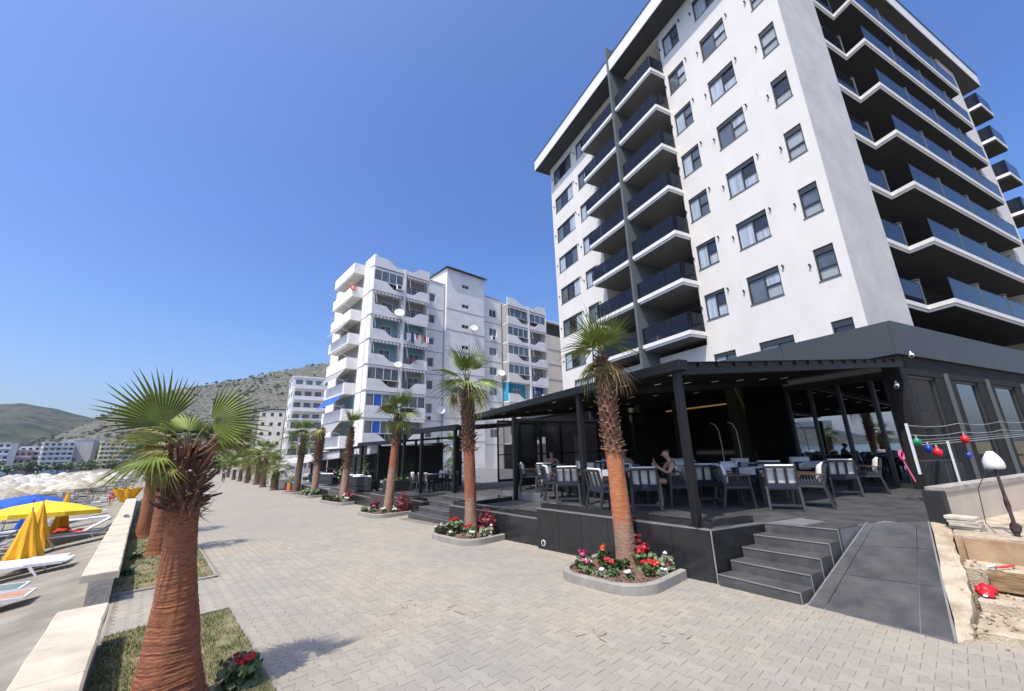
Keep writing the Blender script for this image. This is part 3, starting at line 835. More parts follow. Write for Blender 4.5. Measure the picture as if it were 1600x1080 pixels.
PC_ = [(8.1,25.2),(30,25.2),(30,44),(8.6,44)]
tC = terrace('tiled_terrace', 'last raised terrace in front of the lettered fascia', PC_, .0)
tiled_face(tC, (8.6,44), (8.1,25.2), .0, 14, curb=False)
tiled_face(tC, (8.1,25.2), (9.6,25.2), .0, 2, curb=False)

# steps
def steps(name, label, L0, R0, L4, R4, n, z0, z1, back=None):
    st = thing(name, label, 'steps', (L0[0], L0[1], z0))
    lp = lambda a, c, t: (a[0]+(c[0]-a[0])*t, a[1]+(c[1]-a[1])*t)
    for i in range(n):
        zt = z0 + (z1-z0)*(i+1)/n
        l0, r0 = lp(L0, L4, i/(n-1)), lp(R0, R4, i/(n-1))
        l1, r1 = (lp(L0, L4, (i+1)/(n-1)), lp(R0, R4, (i+1)/(n-1))) if i < n-1 else (lp(L0, L4, 1+.25/(n-1)), lp(R0, R4, 1+.25/(n-1)))
        # every tread lies on the risers below it
        b = MB().mat(MT['tile_floor']); b.prism([l0, r0, lp(r0, r1, 1.0), lp(l0, l1, 1.0)], z0-.25, zt-.002*(i == n-1)*2)
        o = wpar(b.build('step'), st)
        dx, dy = R0[0]-L0[0], R0[1]-L0[1]; q = sqrt(dx*dx+dy*dy); nx_, ny_ = (dy/q, -dx/q)
        if nx_*(L4[0]-L0[0])+ny_*(L4[1]-L0[1]) > 0: nx_, ny_ = -nx_, -ny_
        b = MB().mat(MT['edge_strip']); b.bar((l0[0]+nx_*.004, l0[1]+ny_*.004, zt-.008), (r0[0]+nx_*.004, r0[1]+ny_*.004, zt-.006), .012, .013); b.bar((r0[0], r0[1]-.004, z0), (r0[0], r0[1]-.004, zt), .008, .008)
        n_ = b.build('nosing'); n_.parent = o; n_.matrix_parent_inverse = o.matrix_parent_inverse.copy() if False else Matrix.Identity(4)
    return st
steps('entrance_steps', 'wide flight of dark tiled steps with pale nosings beside the ramp', (6.50,2.80), (6.39,1.76), (7.68,2.44), (7.715,1.49), 5, .015, FZ)
steps('entrance_steps', 'second, farther flight of dark steps behind the middle flower bed', (7.02,13.5), (7.0,10.42), (8.25,13.5), (8.25,10.42), 4, -.19, .44)
# ramp of six big tiles
rampt = thing('ramp', 'smooth dark tiled ramp rising to the terrace right of the steps', 'ramp', (6.3,1.0,.03))
A0, B0, B1, A1 = Vector((6.42,1.70,.018)), Vector((6.19,.45,.055)), Vector((9.18,.60,FZ)), Vector((8.53,1.25,FZ))
def bil(u, v): return (A0*(1-u)+B0*u)*(1-v)+(A1*(1-u)+B1*u)*v
us, vs = [0,.13,.80,1], [0,.34,.68,1]
for i in range(3):
    for j in range(3):
        e = .004; u0, u1, v0, v1 = us[i]+e, us[i+1]-e, vs[j]+.0025, vs[j+1]-.0025
        if i == 0 and j > 0: pass
        q = [bil(u0,v0), bil(u1,v0), bil(u1,v1), bil(u0,v1)]
        b = MB().mat(MT['tile_floor']); dn = Vector((0,0,-.03))
        b.mesh([p+Vector((0,0,.012)) for p in q]+[p+dn for p in q], [(0,1,2,3),(1,0,4,5),(2,1,5,6),(3,2,6,7),(0,3,7,4)]); wpar(b.build('ramp_tile'), rampt)
b = MB().mat(MT['tile_joint']); up_ = Vector((0,0,.009)); q = [bil(0,0)+up_,bil(1,0)+up_,bil(1,1)+up_,bil(0,1)+up_]
b.mesh(q+[Vector((p.x,p.y,-.3)) for p in q], [(0,1,2,3),(1,0,4,5),(2,1,5,6),(3,2,6,7),(0,3,7,4)]); wpar(b.build('core'), rampt)
b = MB().mat(MT['edge_strip']); b.bar(bil(0,0)+Vector((0,0,.015)), bil(0,1)+Vector((0,0,.015)), .02); b.bar(bil(1,0)+Vector((0,0,.015)), bil(1,1)+Vector((0,0,.015)), .02)
wpar(b.build('edge_trim'), rampt)

# ------------------------------------------------------------------ parapet and half demolished steps at the right edge
def world_from_pod(x, y): return (POD[0]+x*cos(TR)-y*sin(TR), POD[1]+x*sin(TR)+y*cos(TR))
ev = Vector((cos(TR), sin(TR), 0)); eu = Vector((-sin(TR), cos(TR), 0))
pp = thing('parapet_wall', 'low beige rendered parapet with a grey end cap behind the broken steps', 'wall', (9.14,.5,FZ), TR)
b = MB().mat(MT['plaster_beige']); b.box(.14,9,-.13,.07,-.6,.45); b.build('wall', parent=pp)
b = MB().mat(MT['anthracite_mat']); b.box(0,.14,-.14,.09,-.7,.47); b.build('end_cap', parent=pp)
b = MB().mat(MT['concrete_rough']); b.box(.141,9,-.15,.09,.45,.52); b.build('coping', parent=pp)
rb = thing('broken_steps', 'half demolished sandy concrete steps at the right edge beside the ramp', 'steps', (7.0,0,.05))
rr = random.Random(4)
def rough_prism(name, poly, z0, z1, m, lab=None, sub=7):
    """prism with a crumbling outline: edges are subdivided and jittered"""
    P = []
    n = len(poly)
    for i in range(n):
        a, c = poly[i], poly[(i+1)%n]
        for k in range(sub):
            t = k/sub; j = .018 if k else 0
            P.append((a[0]+(c[0]-a[0])*t+rr.uniform(-j,j), a[1]+(c[1]-a[1])*t+rr.uniform(-j,j)))
    b = MB().mat(MT[m]); jz = {}
    zz = (lambda p: (z1(p) if callable(z1) else z1)+rr.uniform(-.012,.008))
    b.prism(P, z0, zz); o = wpar(b.build(name), rb)
    if lab: tag(o, lab)
    return o
def ramp_z(p): 
    t = max(0, min(1, (p[0]-6.19)/(9.18-6.19))); return .055+(FZ-.055)*t+.012
rough_prism('cheek', [(6.2,.44),(9.17,.585),(9.17,.36),(8.3,.36),(7.6,.30),(6.9,.30),(6.3,.33)], -.2, ramp_z, 'plaster_pale', 'crumbling pale mortar edge along the ramp')
rough_prism('landing', [(8.42,.34),(9.16,.34),(15,-1.2),(15,-4),(8.42,-3.4)], -.2, .72, 'plaster_pale')
b = MB().mat(MT['plaster_tan']); b.face([(8.415,.34,.10),(8.415,-3.4,.10),(8.415,-3.4,.70),(8.415,.34,.70)][::-1]); b.box(8.36,8.412,-3.3,.26,.30,.70); tag(wpar(b.build('riser'), rb), 'bare tan render on the top riser')
b = MB().mat(MT['wood_old']); b.box(7.66,7.86,-3.2,.12,.26,.44); tag(wpar(b.build('beam'), rb), 'weathered brown timber edge of the middle step')
rough_prism('step', [(7.87,.30),(8.36,.30),(8.36,-3.3),(7.87,-3.3)], -.2, .43, 'plaster_pale')
rough_prism('step', [(7.14,.24),(7.65,.24),(7.65,-3.3),(7.14,-3.3)], -.2, .235, 'plaster_pale')
rough_prism('step', [(6.42,.30),(7.13,.24),(7.13,-3.3),(6.42,-3.3)], -.2, .145, 'plaster_pale', sub=14)
b = MB().mat(MT['plaster_pale'])
for k in range(60):
    x, y = rr.uniform(6.25,8.3), rr.uniform(-.1,.42); z = ramp_z((x,0)) if y > .33 else (.15 if x < 7.13 else .24 if x < 7.66 else .44)
    r_ = rr.uniform(.008,.024); b.blob((x,y,z+r_*.4),(r_*1.3,r_,r_*.7),rr,6,3,.35)
wpar(tag(b.build('rubble'), kind='stuff'), rb)
# fallen red cloth
t = thing('red_rag', 'crumpled red plastic bag with a white corner lying on the broken step', 'bag', (7.45,.16,.235))
b = MB().mat(MT['plastic_red']); b.sm = True
for k in range(7): b.blob((rr.uniform(-.09,.09),rr.uniform(-.07,.07),rr.uniform(.02,.07)),(rr.uniform(.05,.09),rr.uniform(.04,.07),rr.uniform(.03,.06)),rr,9,6,.3)
b.build('bag', parent=t); b = MB().mat(MT['bag_white']); b.blob((-.1,.03,.03),(.05,.03,.02),rr,8,5,.3); b.build('paper_scrap', parent=t)
t = thing('red_stick', 'short red and white stick lying above the crumpled red bag', 'stick', (7.9,.05,.44))
b = MB().mat(MT['plastic_red']); b.tube([(0,0,.02),(.12,-.1,.03),(.3,-.16,.02)],.012,6); b.build('stick', parent=t); b = MB().mat(MT['bag_white']); b.tube([(0,.06,.02),(0,-.01,.05)],.02,6); b.build('tape', parent=t)
t = thing('slab_stack', 'small pile of pale broken slabs at the foot of the parapet', 'slabs', (9.05,.22,.72), TR)
for k in range(4):
    q = MB().mat(MT['brick_white']); q.bbox(-.11,.11,-.16,.16,0,.042,.008); o = q.build('slab', parent=t, loc=(rr.uniform(-.02,.02),rr.uniform(-.03,.03),.045*k), rz=rr.uniform(-.12,.12))
# work light: leaning pole with a white hood and trailing cable
def pline(pts): return [Vector(p) for p in pts]
t = thing('work_lamp', 'leaning dark pole topped by a white bagged lamp head at the right edge', 'lamp', (8.62,-.24,.45))
o = t.location
pole_t = Vector((8.95,-.24,1.60)) - o
b = MB().mat(MT['cable']); b.tube([(0,0,-.02),pole_t*.45,pole_t],[.024,.02,.016],8); b.blob(pole_t*.32,(.05,.05,.09),rr,8,5,.3); b.blob(pole_t*.6,(.03,.03,.12),rr,8,5,.3); b.build('pole', parent=t)
b = MB().mat(MT['bag_white']); b.sm = True; b.lathe([(.0,.36),(.05,.35),(.085,.30),(.13,.22),(.16,.12),(.165,.04),(.15,.0),(.12,-.01)],14,pole_t.x,pole_t.y+.0)
hd = b.build('lamp_head', parent=t); hd.location = (pole_t.x*.34,pole_t.y*.34,pole_t.z-.02); hd.scale = (.66,.66,.66)
b = MB().mat(MT['plastic_blue']); b.blob(pole_t+Vector((-.02,.2,.16)),(.03,.035,.035),rr,8,6,.2); b.build('knob', parent=t)
b = MB().mat(MT['frame_dark'])
b.tube([pole_t+Vector((0,.06,.0)), pole_t+Vector((-.05,.22,-.3)), pole_t+Vector((-.1,.25,-.75)), pole_t+Vector((-.2,.12,-1.0)), (0,0.02,.1)], .006, 5); b.build('cable', parent=t)
b = MB().mat(MT['anthracite']); b.box(-.12,.2,-.35,-.02,-.06,.02); b.build('foot_plate', parent=t)
t = thing('reinforcing_bars', 'thin dark rods lying on the pale landing behind the work lamp', 'rods', (9.3,-.3,.725), TR)
b = MB().mat(MT['cable'])
for k in range(3): b.tube([(.05+.1*k,-.1,.01),(.3+.1*k,-.95,.012+.01*k)],.007,5)
b.build('rod', parent=t)

# ------------------------------------------------------------------ rope railing with floats
wy = lambda x, y, z: Vector((*world_from_pod(x, y), z))
t = thing('rope_rail', 'white rope railing on pale posts in front of the dark side windows', 'railing', wy(-2.7,-.75,FZ), TR)
def lp_(x, y, z): return (x+2.7, y+.75, z-FZ)
b = MB().mat(MT['metal_white']); b.bar(lp_(-2.7,-.75,FZ+.55),lp_(-2.7,-.75,2.34),.04); b.build('post', parent=t)
b = MB().mat(MT['metal_white']); b.bar(lp_(-1.1,-.8,FZ-.1),lp_(-1.1,-.8,1.95),.035); b.build('post', parent=t)
for z0, z1, sag in ((2.3,2.42,.06),(2.1,2.2,.05)):
    q = MB().mat(MT['rope']); q.tube([lp_(-2.7+i*.9,-.75,z0+(z1-z0)*i/6-sag*sin(pi*(i%3)/3)) for i in range(9)],.007,5); q.build('rope', parent=t)
for z0, m in ((1.98,'fin_grey'),(1.93,'rope'),(1.88,'rope')):
    q = MB().mat(MT[m]); q.tube([lp_(-2.6,-.75,z0),lp_(0,-.78,z0+.05),lp_(4,-.8,z0+.15)],.016 if m == 'fin_grey' else .009,6); q.build('rail', parent=t)
def floatball(x, y, z, m, l, r=.1):
    f = thing('float', l, 'float', wy(x,y,z), 0)
    q = MB().mat(MT[m]); q.sm = True; q.lathe([(.0,-1.25*r),(.5*r,-1.1*r),(.85*r,-.6*r),(r,0),(.85*r,.6*r),(.45*r,1.0*r),(.2*r,1.3*r),(.0,1.35*r)],14,cap=False); q.build('body', parent=f)
    q = MB().mat(MT['rope']); q.tube([(0,0,1.3*r),(0.02,.0,1.9*r)],.012,5); q.build('lanyard', parent=f)
floatball(-2.62,-.82,1.95,'plastic_green','green float hung on the post of the rope railing',.075)
floatball(-2.42,-.9,1.81,'plastic_blue','blue float in the middle of the bunch on the rope railing',.065)
floatball(-2.2,-.95,1.73,'plastic_red','red float at the bottom of the bunch, next to the blue one',.08)
floatball(-.62,-.95,1.98,'plastic_red','red float far along the rope railing at the right edge',.08)
t = thing('child_net', 'pink toy stick with a looped head leaning on the parapet', 'toy', wy(-2.75,-.55,FZ+.4), TR)
b = MB().mat(MT['plastic_pink']); b.tube([(0.03,-.1,0),(0,0,.45)],.014,6); b.tube([(.08*cos(a)*1.0,.0+.0*a,.53+.09*sin(a)) for a in [pi*2*k/12 for k in range(13)]],.022,6); b.build('stick', parent=t)
# dark stack of chairs behind the parapet
t = thing('menu_stand', 'dark box stand behind the parapet under the rope railing', 'stand', wy(-.9,-.5,FZ), TR)
b = MB().mat(MT['anthracite_mat']); b.bbox(-.5,.5,-.2,.2,0,.78,.02); b.build('cabinet', parent=t)
b = MB().mat(MT['frame_dark']); 
for k in range(5): b.box(-.45+k*.2,-.3+k*.2,-.215,-.201,.1,.7)
b.build('slats', parent=t)

# ------------------------------------------------------------------ pergola over the main terrace
pg = thing('pergola', 'long black pergola with a sloping dark canvas roof and slim posts over the main terrace', 'pergola', (*world_from_pod(-8.5,0), FZ), TR)
def PZ(x): return 3.42 - FZ + (x)*(.72/8.5)     # roof line rises towards the restaurant
posts_y = [0.0, 3.0, 6.7]
pm_ = MB().mat(MT['black_metal']); pm_.bbox(-.06,.06,-.06,.06,0,3.42-FZ-.12,.006); pm_.box(-.1,.1,-.1,.1,0,.012); pmm = pm_.data('post')
for y in posts_y: inst('post', pmm, pg, (0, y, 0 if y < 6 else -.25))
for y in (0.0,3.0):
    pass
L1 = 10.45
b = MB().mat(MT['black_metal']); b.bbox(-.14,.08,-.2,L1,PZ(0)-.16,PZ(0)+.02,.01); b.build('gutter_beam', parent=pg)
for y in (0,3.0,6.7,L1-.1):
    q = MB().mat(MT['black_metal']); q.bar((0,y,PZ(0)-.12),(8.5,y,PZ(8.5)-.12),.12,.2); q.build('rafter', parent=pg)
q = MB().mat(MT['dark_canvas'])
n = 17
for k in range(n):
    x0, x1 = k*8.5/n, (k+1)*8.5/n
    q.mesh([(x0,-.1,PZ(x0)+.0),(x1,-.1,PZ(x1)),(x1,L1,PZ(x1)),(x0,L1,PZ(x0)), (x0,-.1,PZ(x0)-.012),(x1,-.1,PZ(x1)-.012),(x1,L1,PZ(x1)-.012),(x0,L1,PZ(x0)-.012)], [(0,1,2,3),(7,6,5,4),(0,4,5,1),(2,6,7,3)])
    q.box(x0, x0+.06, -.1, L1, PZ(x0)-.09, PZ(x0)-.013)
q.build('canvas_roof', parent=pg)
lm = MB().mat(MT['led_white']); lm.box(-.015,.015,-.1,.1,-.008,0); lmm = lm.data('strip_lamp')
for k in range(1, 8):
    for y in (.75, 2.2, 3.7, 5.4, 7.3, 9.2):
        x = k*1.05-.3
        inst('strip_lamp', lmm, pg, (x, y, PZ(x)-.095), (0, -.085, 0))
# glazed screens and dark furniture wall deep under the pergola
def screen(x, y, rz_, n, w_, hgt, label, z0=FZ):
    t = thing('glass_screen', label, 'screen', (*world_from_pod(x, y), z0), TR+rz_)
    for k in range(n):
        f = MB().mat(MT['black_metal']); a = k*w_
        f.box(a,a+.06,-.03,.03,0,hgt); f.box(a+w_-.06,a+w_,-.03,.03,0,hgt); f.box(a+.06,a+w_-.06,-.03,.03,0,.1); f.box(a+.06,a+w_-.06,-.03,.03,hgt-.1,hgt); f.box(a+.06,a+w_-.06,-.02,.02,hgt*.42,hgt*.42+.05)
        o = f.build('screen_frame', parent=t); p = MB().mat(MT['pane']); p.box(a+.06,a+w_-.06,-.005,.005,.1,hgt-.1)
        p.mats = [MT['screen_glass']]; p.build('pane', parent=o)
mk('screen_glass', (.03,.035,.035), .05, alpha=.30, var=.1)
screen(-7.4, 10.7, 0, 7, 1.05, 2.5, 'row of black framed glass screens closing the far end of the main terrace')
screen(-3.0, 8.4, .0, 4, 1.1, 2.7, 'dark framed glass doors inside the restaurant beneath the pergola')
# ------------------------------------------------------------------ lower canopies farther along
def canopy(label, X0, X1, Y0, Y1, z, zf, posts):
    t = thing('canopy', label, 'canopy', (X0, Y0, zf))
    b = MB().mat(MT['dark_canvas']); n = 10
    for k in range(n):
        x0, x1 = (X1-X0)*k/n, (X1-X0)*(k+1)/n
        b.mesh([(x0,0,z-zf+x0*.06),(x1,0,z-zf+x1*.06),(x1,Y1-Y0,z-zf+x1*.06),(x0,Y1-Y0,z-zf+x0*.06)]+[(x0,0,z-zf+x0*.06-.03),(x1,0,z-zf+x1*.06-.03),(x1,Y1-Y0,z-zf+x1*.06-.03),(x0,Y1-Y0,z-zf+x0*.06-.03)], [(0,1,2,3),(7,6,5,4),(0,4,5,1),(2,6,7,3)])
        b.box(x0,x0+.05,0,Y1-Y0,z-zf+x0*.06-.1,z-zf+x0*.06-.031)
    b.build('canvas_roof', parent=t)
    b = MB().mat(MT['black_metal']); b.box(-.12,.06,-.1,Y1-Y0+.1,z-zf-.17,z-zf+.03); b.build('gutter_beam', parent=t)
    for (x, y) in posts:
        q = MB().mat(MT['black_metal']); q.box(x-X0-.06,x-X0+.06,y-Y0-.06,y-Y0+.06,0,z-zf+(x-X0)*.06-.05); q.build('post', parent=t)
canopy('middle black canopy on posts just beyond the main pergola', 8.9, 14.5, 13.3, 18.1, 3.02, .28, [(8.95,13.5),(8.95,16.2),(8.95,17.9),(12.2,13.5),(12.2,17.9)])
canopy('farthest low black canopy before the lettered fascia', 9.0, 14.0, 18.3, 23.6, 2.62, .10, [(9.05,18.6),(9.05,21.0),(9.05,23.4),(12.5,18.6),(12.5,23.4)])
# ------------------------------------------------------------------ fan palms
def frond_mesh(Rb, Lp, nseg, spread, droop, bend, m, seed, join=.38, wid=1.0, pet='petiole'):
    """petiole along +X, then a fan of folded segments; every segment splits off and hangs at its tip"""
    r = random.Random(seed); b = MB()
    b.mat(MT[pet])
    if Lp > 0:
        b.tube([(0,0,0),(Lp*.5,0,.02*Lp),(Lp,0,0)], [Rb*.03,Rb*.02,Rb*.014], 5)
    b.mat(MT[m])
    cb, sb_ = cos(bend), sin(bend)
    def P(rr_, a, dz):
        x, y, z = rr_*cos(a), rr_*sin(a), dz
        return (Lp + x*cb + z*sb_, y, -x*sb_ + z*cb)
    da = spread/nseg
    for i in range(nseg):
        a = -spread/2 + (i+.5)*da; k = abs(a)/(spread/2)
        Ls = Rb*(1-.28*k**2)*r.uniform(.88,1.06); dr = droop*r.uniform(.6,1.5); sw = r.uniform(-.05,.05)
        h = da/2*.97
        prof = [(.06,1,.0),(join,1,.10),(join+(1-join)*.35,.62,.08),(join+(1-join)*.72,.30,.05),(1.0,.02,0)]
        rows = []
        for (t, w_, fold) in prof:
            rr_ = Ls*t; hw = (h*wid if t <= join+.001 else h*wid*join*Ls/rr_*w_)
            over = max(0, t-join)/(1-join)
            z = -dr*Ls*over**1.8 + (.02*sin(3*a)*Rb)
            aa = a + sw*over
            f_ = fold*Rb*.22
            rows.append((P(rr_, aa-hw, z+f_*.5), P(rr_, aa, z-f_*.5), P(rr_, aa+hw, z+f_*.5)))
        for p, q in zip(rows, rows[1:]):
            b.face([p[0],p[1],q[1],q[0]]); b.face([p[1],p[2],q[2],q[1]])
    return b.data('frond')
def orient(loc, ax, nrm):
    x = Vector(ax).normalized(); z = Vector(nrm); z = (z - x*z.dot(x)).normalized(); y = z.cross(x)
    return Matrix(((x.x,y.x,z.x,loc[0]),(x.y,y.y,z.y,loc[1]),(x.z,y.z,z.z,loc[2]),(0,0,0,1)))
def trunk_data(prof, mats, seed, n=22, step=.03, ring=.03, lean=(0,0)):
    """prof: list of (z, r, material index)"""
    r = random.Random(seed); H_ = prof[-1][0]; b = MB(); b.sm = False
    z = prof[0][0]; rows = []
    ph = [r.uniform(0,6.28) for _ in range(4)]
    while z <= H_+1e-6:
        R0 = interp(z, [(p[0], p[1]) for p in prof]); u = z/H_
        saw = r.uniform(-1,1)*ring
        row = []
        for k in range(n):
            a = 2*pi*k/n
            q = R0*(1 + saw + .018*sin(3*a+ph[0]+z*2) + .02*sin(5*a+ph[1]-z*7) + r.uniform(-.008,.008))
            row.append((lean[0]*u+q*cos(a), lean[1]*u+q*sin(a), z+.008*sin(2*a+ph[2]+z*9)))
        rows.append((z, row)); z += step*r.uniform(.7,1.3)
    vs = [p for _, row in rows for p in row]
    for m_ in mats: b.mat(MT[m_])
    for i in range(len(rows)-1):
        zz = rows[i][0]; mi = 0
        for p in prof:
            if zz >= p[0]-1e-6: mi = p[2]
        def pick():
            z_ = zz + r.uniform(-.16,.16); q_ = prof[0][2]
            for p in prof:
                if z_ >= p[0]-1e-6: q_ = p[2]
            return q_
        b.cur = mi
        if i == 0: n0 = len(b.v); b.v.extend(vs)
        for k in range(n):
            b.f.append((n0+i*n+k, n0+i*n+(k+1)%n, n0+(i+1)*n+(k+1)%n, n0+(i+1)*n+k)); b.m.append(pick()); b.smooth.append(False)
    b.f.append(tuple(n0+(len(rows)-1)*n+k for k in range(n))); b.m.append(mi); b.smooth.append(False)
    return b.data('trunk')
def boot_data(L_, W_, seed, tip=True):
    r = random.Random(seed); b = MB().mat(MT['boot'])
    def sec(x, w_, h, z): return [(x,-w_,z),(x,w_,z),(x,w_*.6,z+h),(x,-w_*.6,z+h)]
    A = sec(0,W_,.03,0)+sec(L_*.5,W_*.62,.022,.05*L_)+sec(L_,W_*.34,.014,r.uniform(.0,.3)*L_)
    f = [(3,2,1,0)]
    for k in (0,4):
        for i in range(4): f.append((k+i,k+(i+1)%4,k+4+(i+1)%4,k+4+i))
    b.mesh(A, f)
    if tip: b.mat(MT['boot_tip'])
    b.mesh(A[8:], [(0,1,2,3)])
    return b.data('leaf_base')
BOOTS = {}
def boots(t, z0, z1, prof, lean, H_, L_, W_, dz, per, seed, parts=True):
    r = random.Random(seed)
    key = (L_, W_)
    if key not in BOOTS: BOOTS[key] = [boot_data(L_*q, W_, int(q*100), i % 3 == 0) for i, q in enumerate((.75,1,1.25,.9,1.1))]
    z = z0; a = r.uniform(0,6); J = MB().mat(MT['boot'])
    while z < z1:
        a += 2.4; z += dz/per
        R0 = interp(z, [(p[0],p[1]) for p in prof])*.93; u = z/H_
        up = r.uniform(.35,1.05) if z > z0+.12 else r.uniform(-.2,.6)
        d = Vector((cos(a)*cos(up), sin(a)*cos(up), sin(up))); loc = (lean[0]*u+R0*cos(a), lean[1]*u+R0*sin(a), z)
        M_ = orient(loc, d, Vector((-cos(a)*sin(up), -sin(a)*sin(up), cos(up))))
        me = r.choice(BOOTS[key])
        if parts: inst('leaf_base', me, t, mtx=M_)
        else:
            vs = [M_ @ v.co for v in me.vertices]; J.mesh(vs, [tuple(p.vertices) for p in me.polygons])
    if not parts: tag(J.build('leaf_bases', parent=t), kind='stuff')
FR = {}
def fronds_for(key, Rb, Lp, nseg, green='frond_green'):
    if key not in FR:
        FR[key] = dict(
            up=[frond_mesh(Rb, Lp, nseg, 2.7, .10, .15, green, 1+i) for i in range(2)],
            mid=[frond_mesh(Rb, Lp, nseg, 3.3, .26, .4, green, 11+i) for i in range(2)] + [frond_mesh(Rb, Lp, nseg, 3.3, .32, .45, 'frond_dark', 15)],
            low=[frond_mesh(Rb, Lp, nseg, 2.9, .45, .5, green, 21, join=.28), frond_mesh(Rb*.95, Lp, max(10,nseg-4), 2.5, .5, .6, 'frond_yellow', 22, join=.25)],
            dead=[frond_mesh(Rb*.95, Lp*.9, max(9,nseg//2), 1.9, .4, .6, 'frond_dead', 31+i, join=.15, wid=.8, pet='frond_dead') for i in range(2)])
    return FR[key]
def crown(t, top, FS, nup, nmid, nlow, ndead, seed, yaw0=0, lift=0):
    r = random.Random(seed); a = yaw0; n = nup+nmid+nlow+ndead
    for i in range(n):
        a += 2.39996 + r.uniform(-.25,.25)
        if i < nup: k, el = 'up', r.uniform(55,80)
        elif i < nup+nmid: k, el = 'mid', r.uniform(5,48)
        elif i < nup+nmid+nlow: k, el = 'low', r.uniform(-35,0)
        else: k, el = 'dead', r.uniform(-70,-35)
        e = radians(el+lift); d = Vector((cos(a)*cos(e), sin(a)*cos(e), sin(e))); nn = Vector((-cos(a)*sin(e), -sin(a)*sin(e), cos(e)))
        nn = (Matrix.Rotation(r.uniform(-.5,.5), 3, d) @ nn)
        inst('frond', r.choice(FS[k]), t, mtx=orient((top[0]+.04*cos(a), top[1]+.04*sin(a), top[2]+(.12 if k == 'up' else 0)-(.12 if k in ('low','dead') else 0)), d, nn), sc=None)
PROMPALMS = 'fan palms along the restaurant side of the promenade'
def palm(label, loc, prof, mats, lean, fkey, fargs, counts, seed, bz, bsize, near=True, group=None, ring=.03, step=.03, n=22, per=7, yaw0=0, lift=0, dz=.1):
    t = thing('fan_palm', label, 'palm tree', loc, 0, group)
    H_ = prof[-1][0]
    inst('trunk', trunk_data(prof, mats, seed, n, step, ring, lean), t)
    boots(t, bz[0], bz[1], prof, lean, H_, bsize[0], bsize[1], dz, per, seed, near)
    if counts: crown(t, (lean[0], lean[1], H_), fronds_for(fkey, *fargs), *counts, seed+3, yaw0, lift)
    return t
mk('fibre', (.23,.10,.055), .9, var=.4, scale=20)
mk('stalk', (.30,.125,.06), .7, var=.4, scale=12)
_q = MB().mat(MT['stalk']); _q.tube([(0,0,0),(.12,0,.012),(.26,0,.0)],[.015,.010,.004],5); stalk_me = _q.data('leaf_base')
# nearest palm: stout, low, its crown level with the eye
g0 = gz(4.79)
p0 = palm('short stout fan palm nearest the camera with a thick red brown trunk', (.40,4.79,g0),
     [(-.1,.34,0),(.05,.275,0),(.15,.25,0),(.45,.20,0),(.87,.152,0),(1.18,.127,0),(1.5,.115,0),(1.62,.118,1),(1.8,.13,1),(2.0,.12,1),(2.12,.08,1)],
     ['trunk_red','boot'], (-.17,.01), 'near', (.46,.34,40,'frond_green'), None, 41, (1.58,2.1), (.125,.036), group='fan palms on the grass strip by the sea wall', ring=.02, step=.012, n=40, per=17, dz=.09)
fs0 = [frond_mesh(.56, 0, 25, 2.5, .06, .0, 'frond_green', 51, join=.52), frond_mesh(.53, 0, 24, 2.7, .06, .0, 'frond_green', 52, join=.52)]
fs0b = frond_mesh(.48, .26, 22, 2.9, .3, .5, 'frond_green', 53); fs0c = frond_mesh(.46, .24, 18, 2.6, .45, .6, 'frond_yellow', 54, join=.3)
# shaggy fibre and long cut stalks round the neck of the nearest palm
rf = random.Random(77); q = MB().mat(MT['fibre']); q2 = MB().mat(MT['frond_dead'])
for k in range(420):
    a = rf.uniform(0,6.28); z = rf.uniform(1.52,2.12); R0 = interp(z,[(1.52,.118),(1.7,.135),(1.9,.14),(2.12,.09)]); u = z/2.12
    p = Vector((-.17*u+R0*cos(a), .01*u+R0*sin(a), z)); d = Vector((cos(a)*rf.uniform(.1,1), sin(a)*rf.uniform(.1,1), rf.uniform(-.9,1))).normalized()*rf.uniform(.05,.16)
    m_ = p+d*.5+Vector((rf.uniform(-.02,.02),rf.uniform(-.02,.02),-.01)); (q if k % 4 else q2).tube([p,m_,p+d],[.0028,.0022,.001],3,cap=False)
tag(q.build('fibre', parent=p0), kind='stuff'); tag(q2.build('pale_fibre', parent=p0), kind='stuff')
for k in range(26):
    a = rf.uniform(0,6.28); z = rf.uniform(1.78,2.06); u = z/2.12; R0 = .10; up_ = rf.uniform(.7,1.25); d = Vector((cos(a)*cos(up_),sin(a)*cos(up_),sin(up_)))
    inst('leaf_base', stalk_me, p0, mtx=orient((-.17*u+R0*cos(a),.01*u+R0*sin(a),z), d, Vector((-cos(a)*sin(up_),-sin(a)*sin(up_),cos(up_)))), )
lat = Vector((.996,-.084,0)); vw = Vector((.084,.996,0)); UPV = Vector((0,0,1))
topc = Vector((-.17,.01,2.1))
def big(hub, ang, tilt, me, pr=.016):
    hub = Vector(hub); ax = lat*cos(ang)+UPV*sin(ang); nr = (-vw + UPV*tilt).normalized()
    q = MB().mat(MT['petiole']); mid = (topc+hub)/2 + UPV*.03; q.tube([topc-UPV*.08, mid, hub], [pr*1.5,pr,pr*.8], 6)
    q.build('petiole', parent=p0); inst('frond', me, p0, mtx=orient(hub, ax, nr))
big((-.38,-.01,2.34), radians(120), .3, fs0[0], .010)
big((-.05,-.01,2.38), radians(12), .25, fs0[1], .010)
fs0s = frond_mesh(.30, .16, 18, 2.6, .4, .5, 'frond_yellow', 58, join=.35)
rq = random.Random(9)
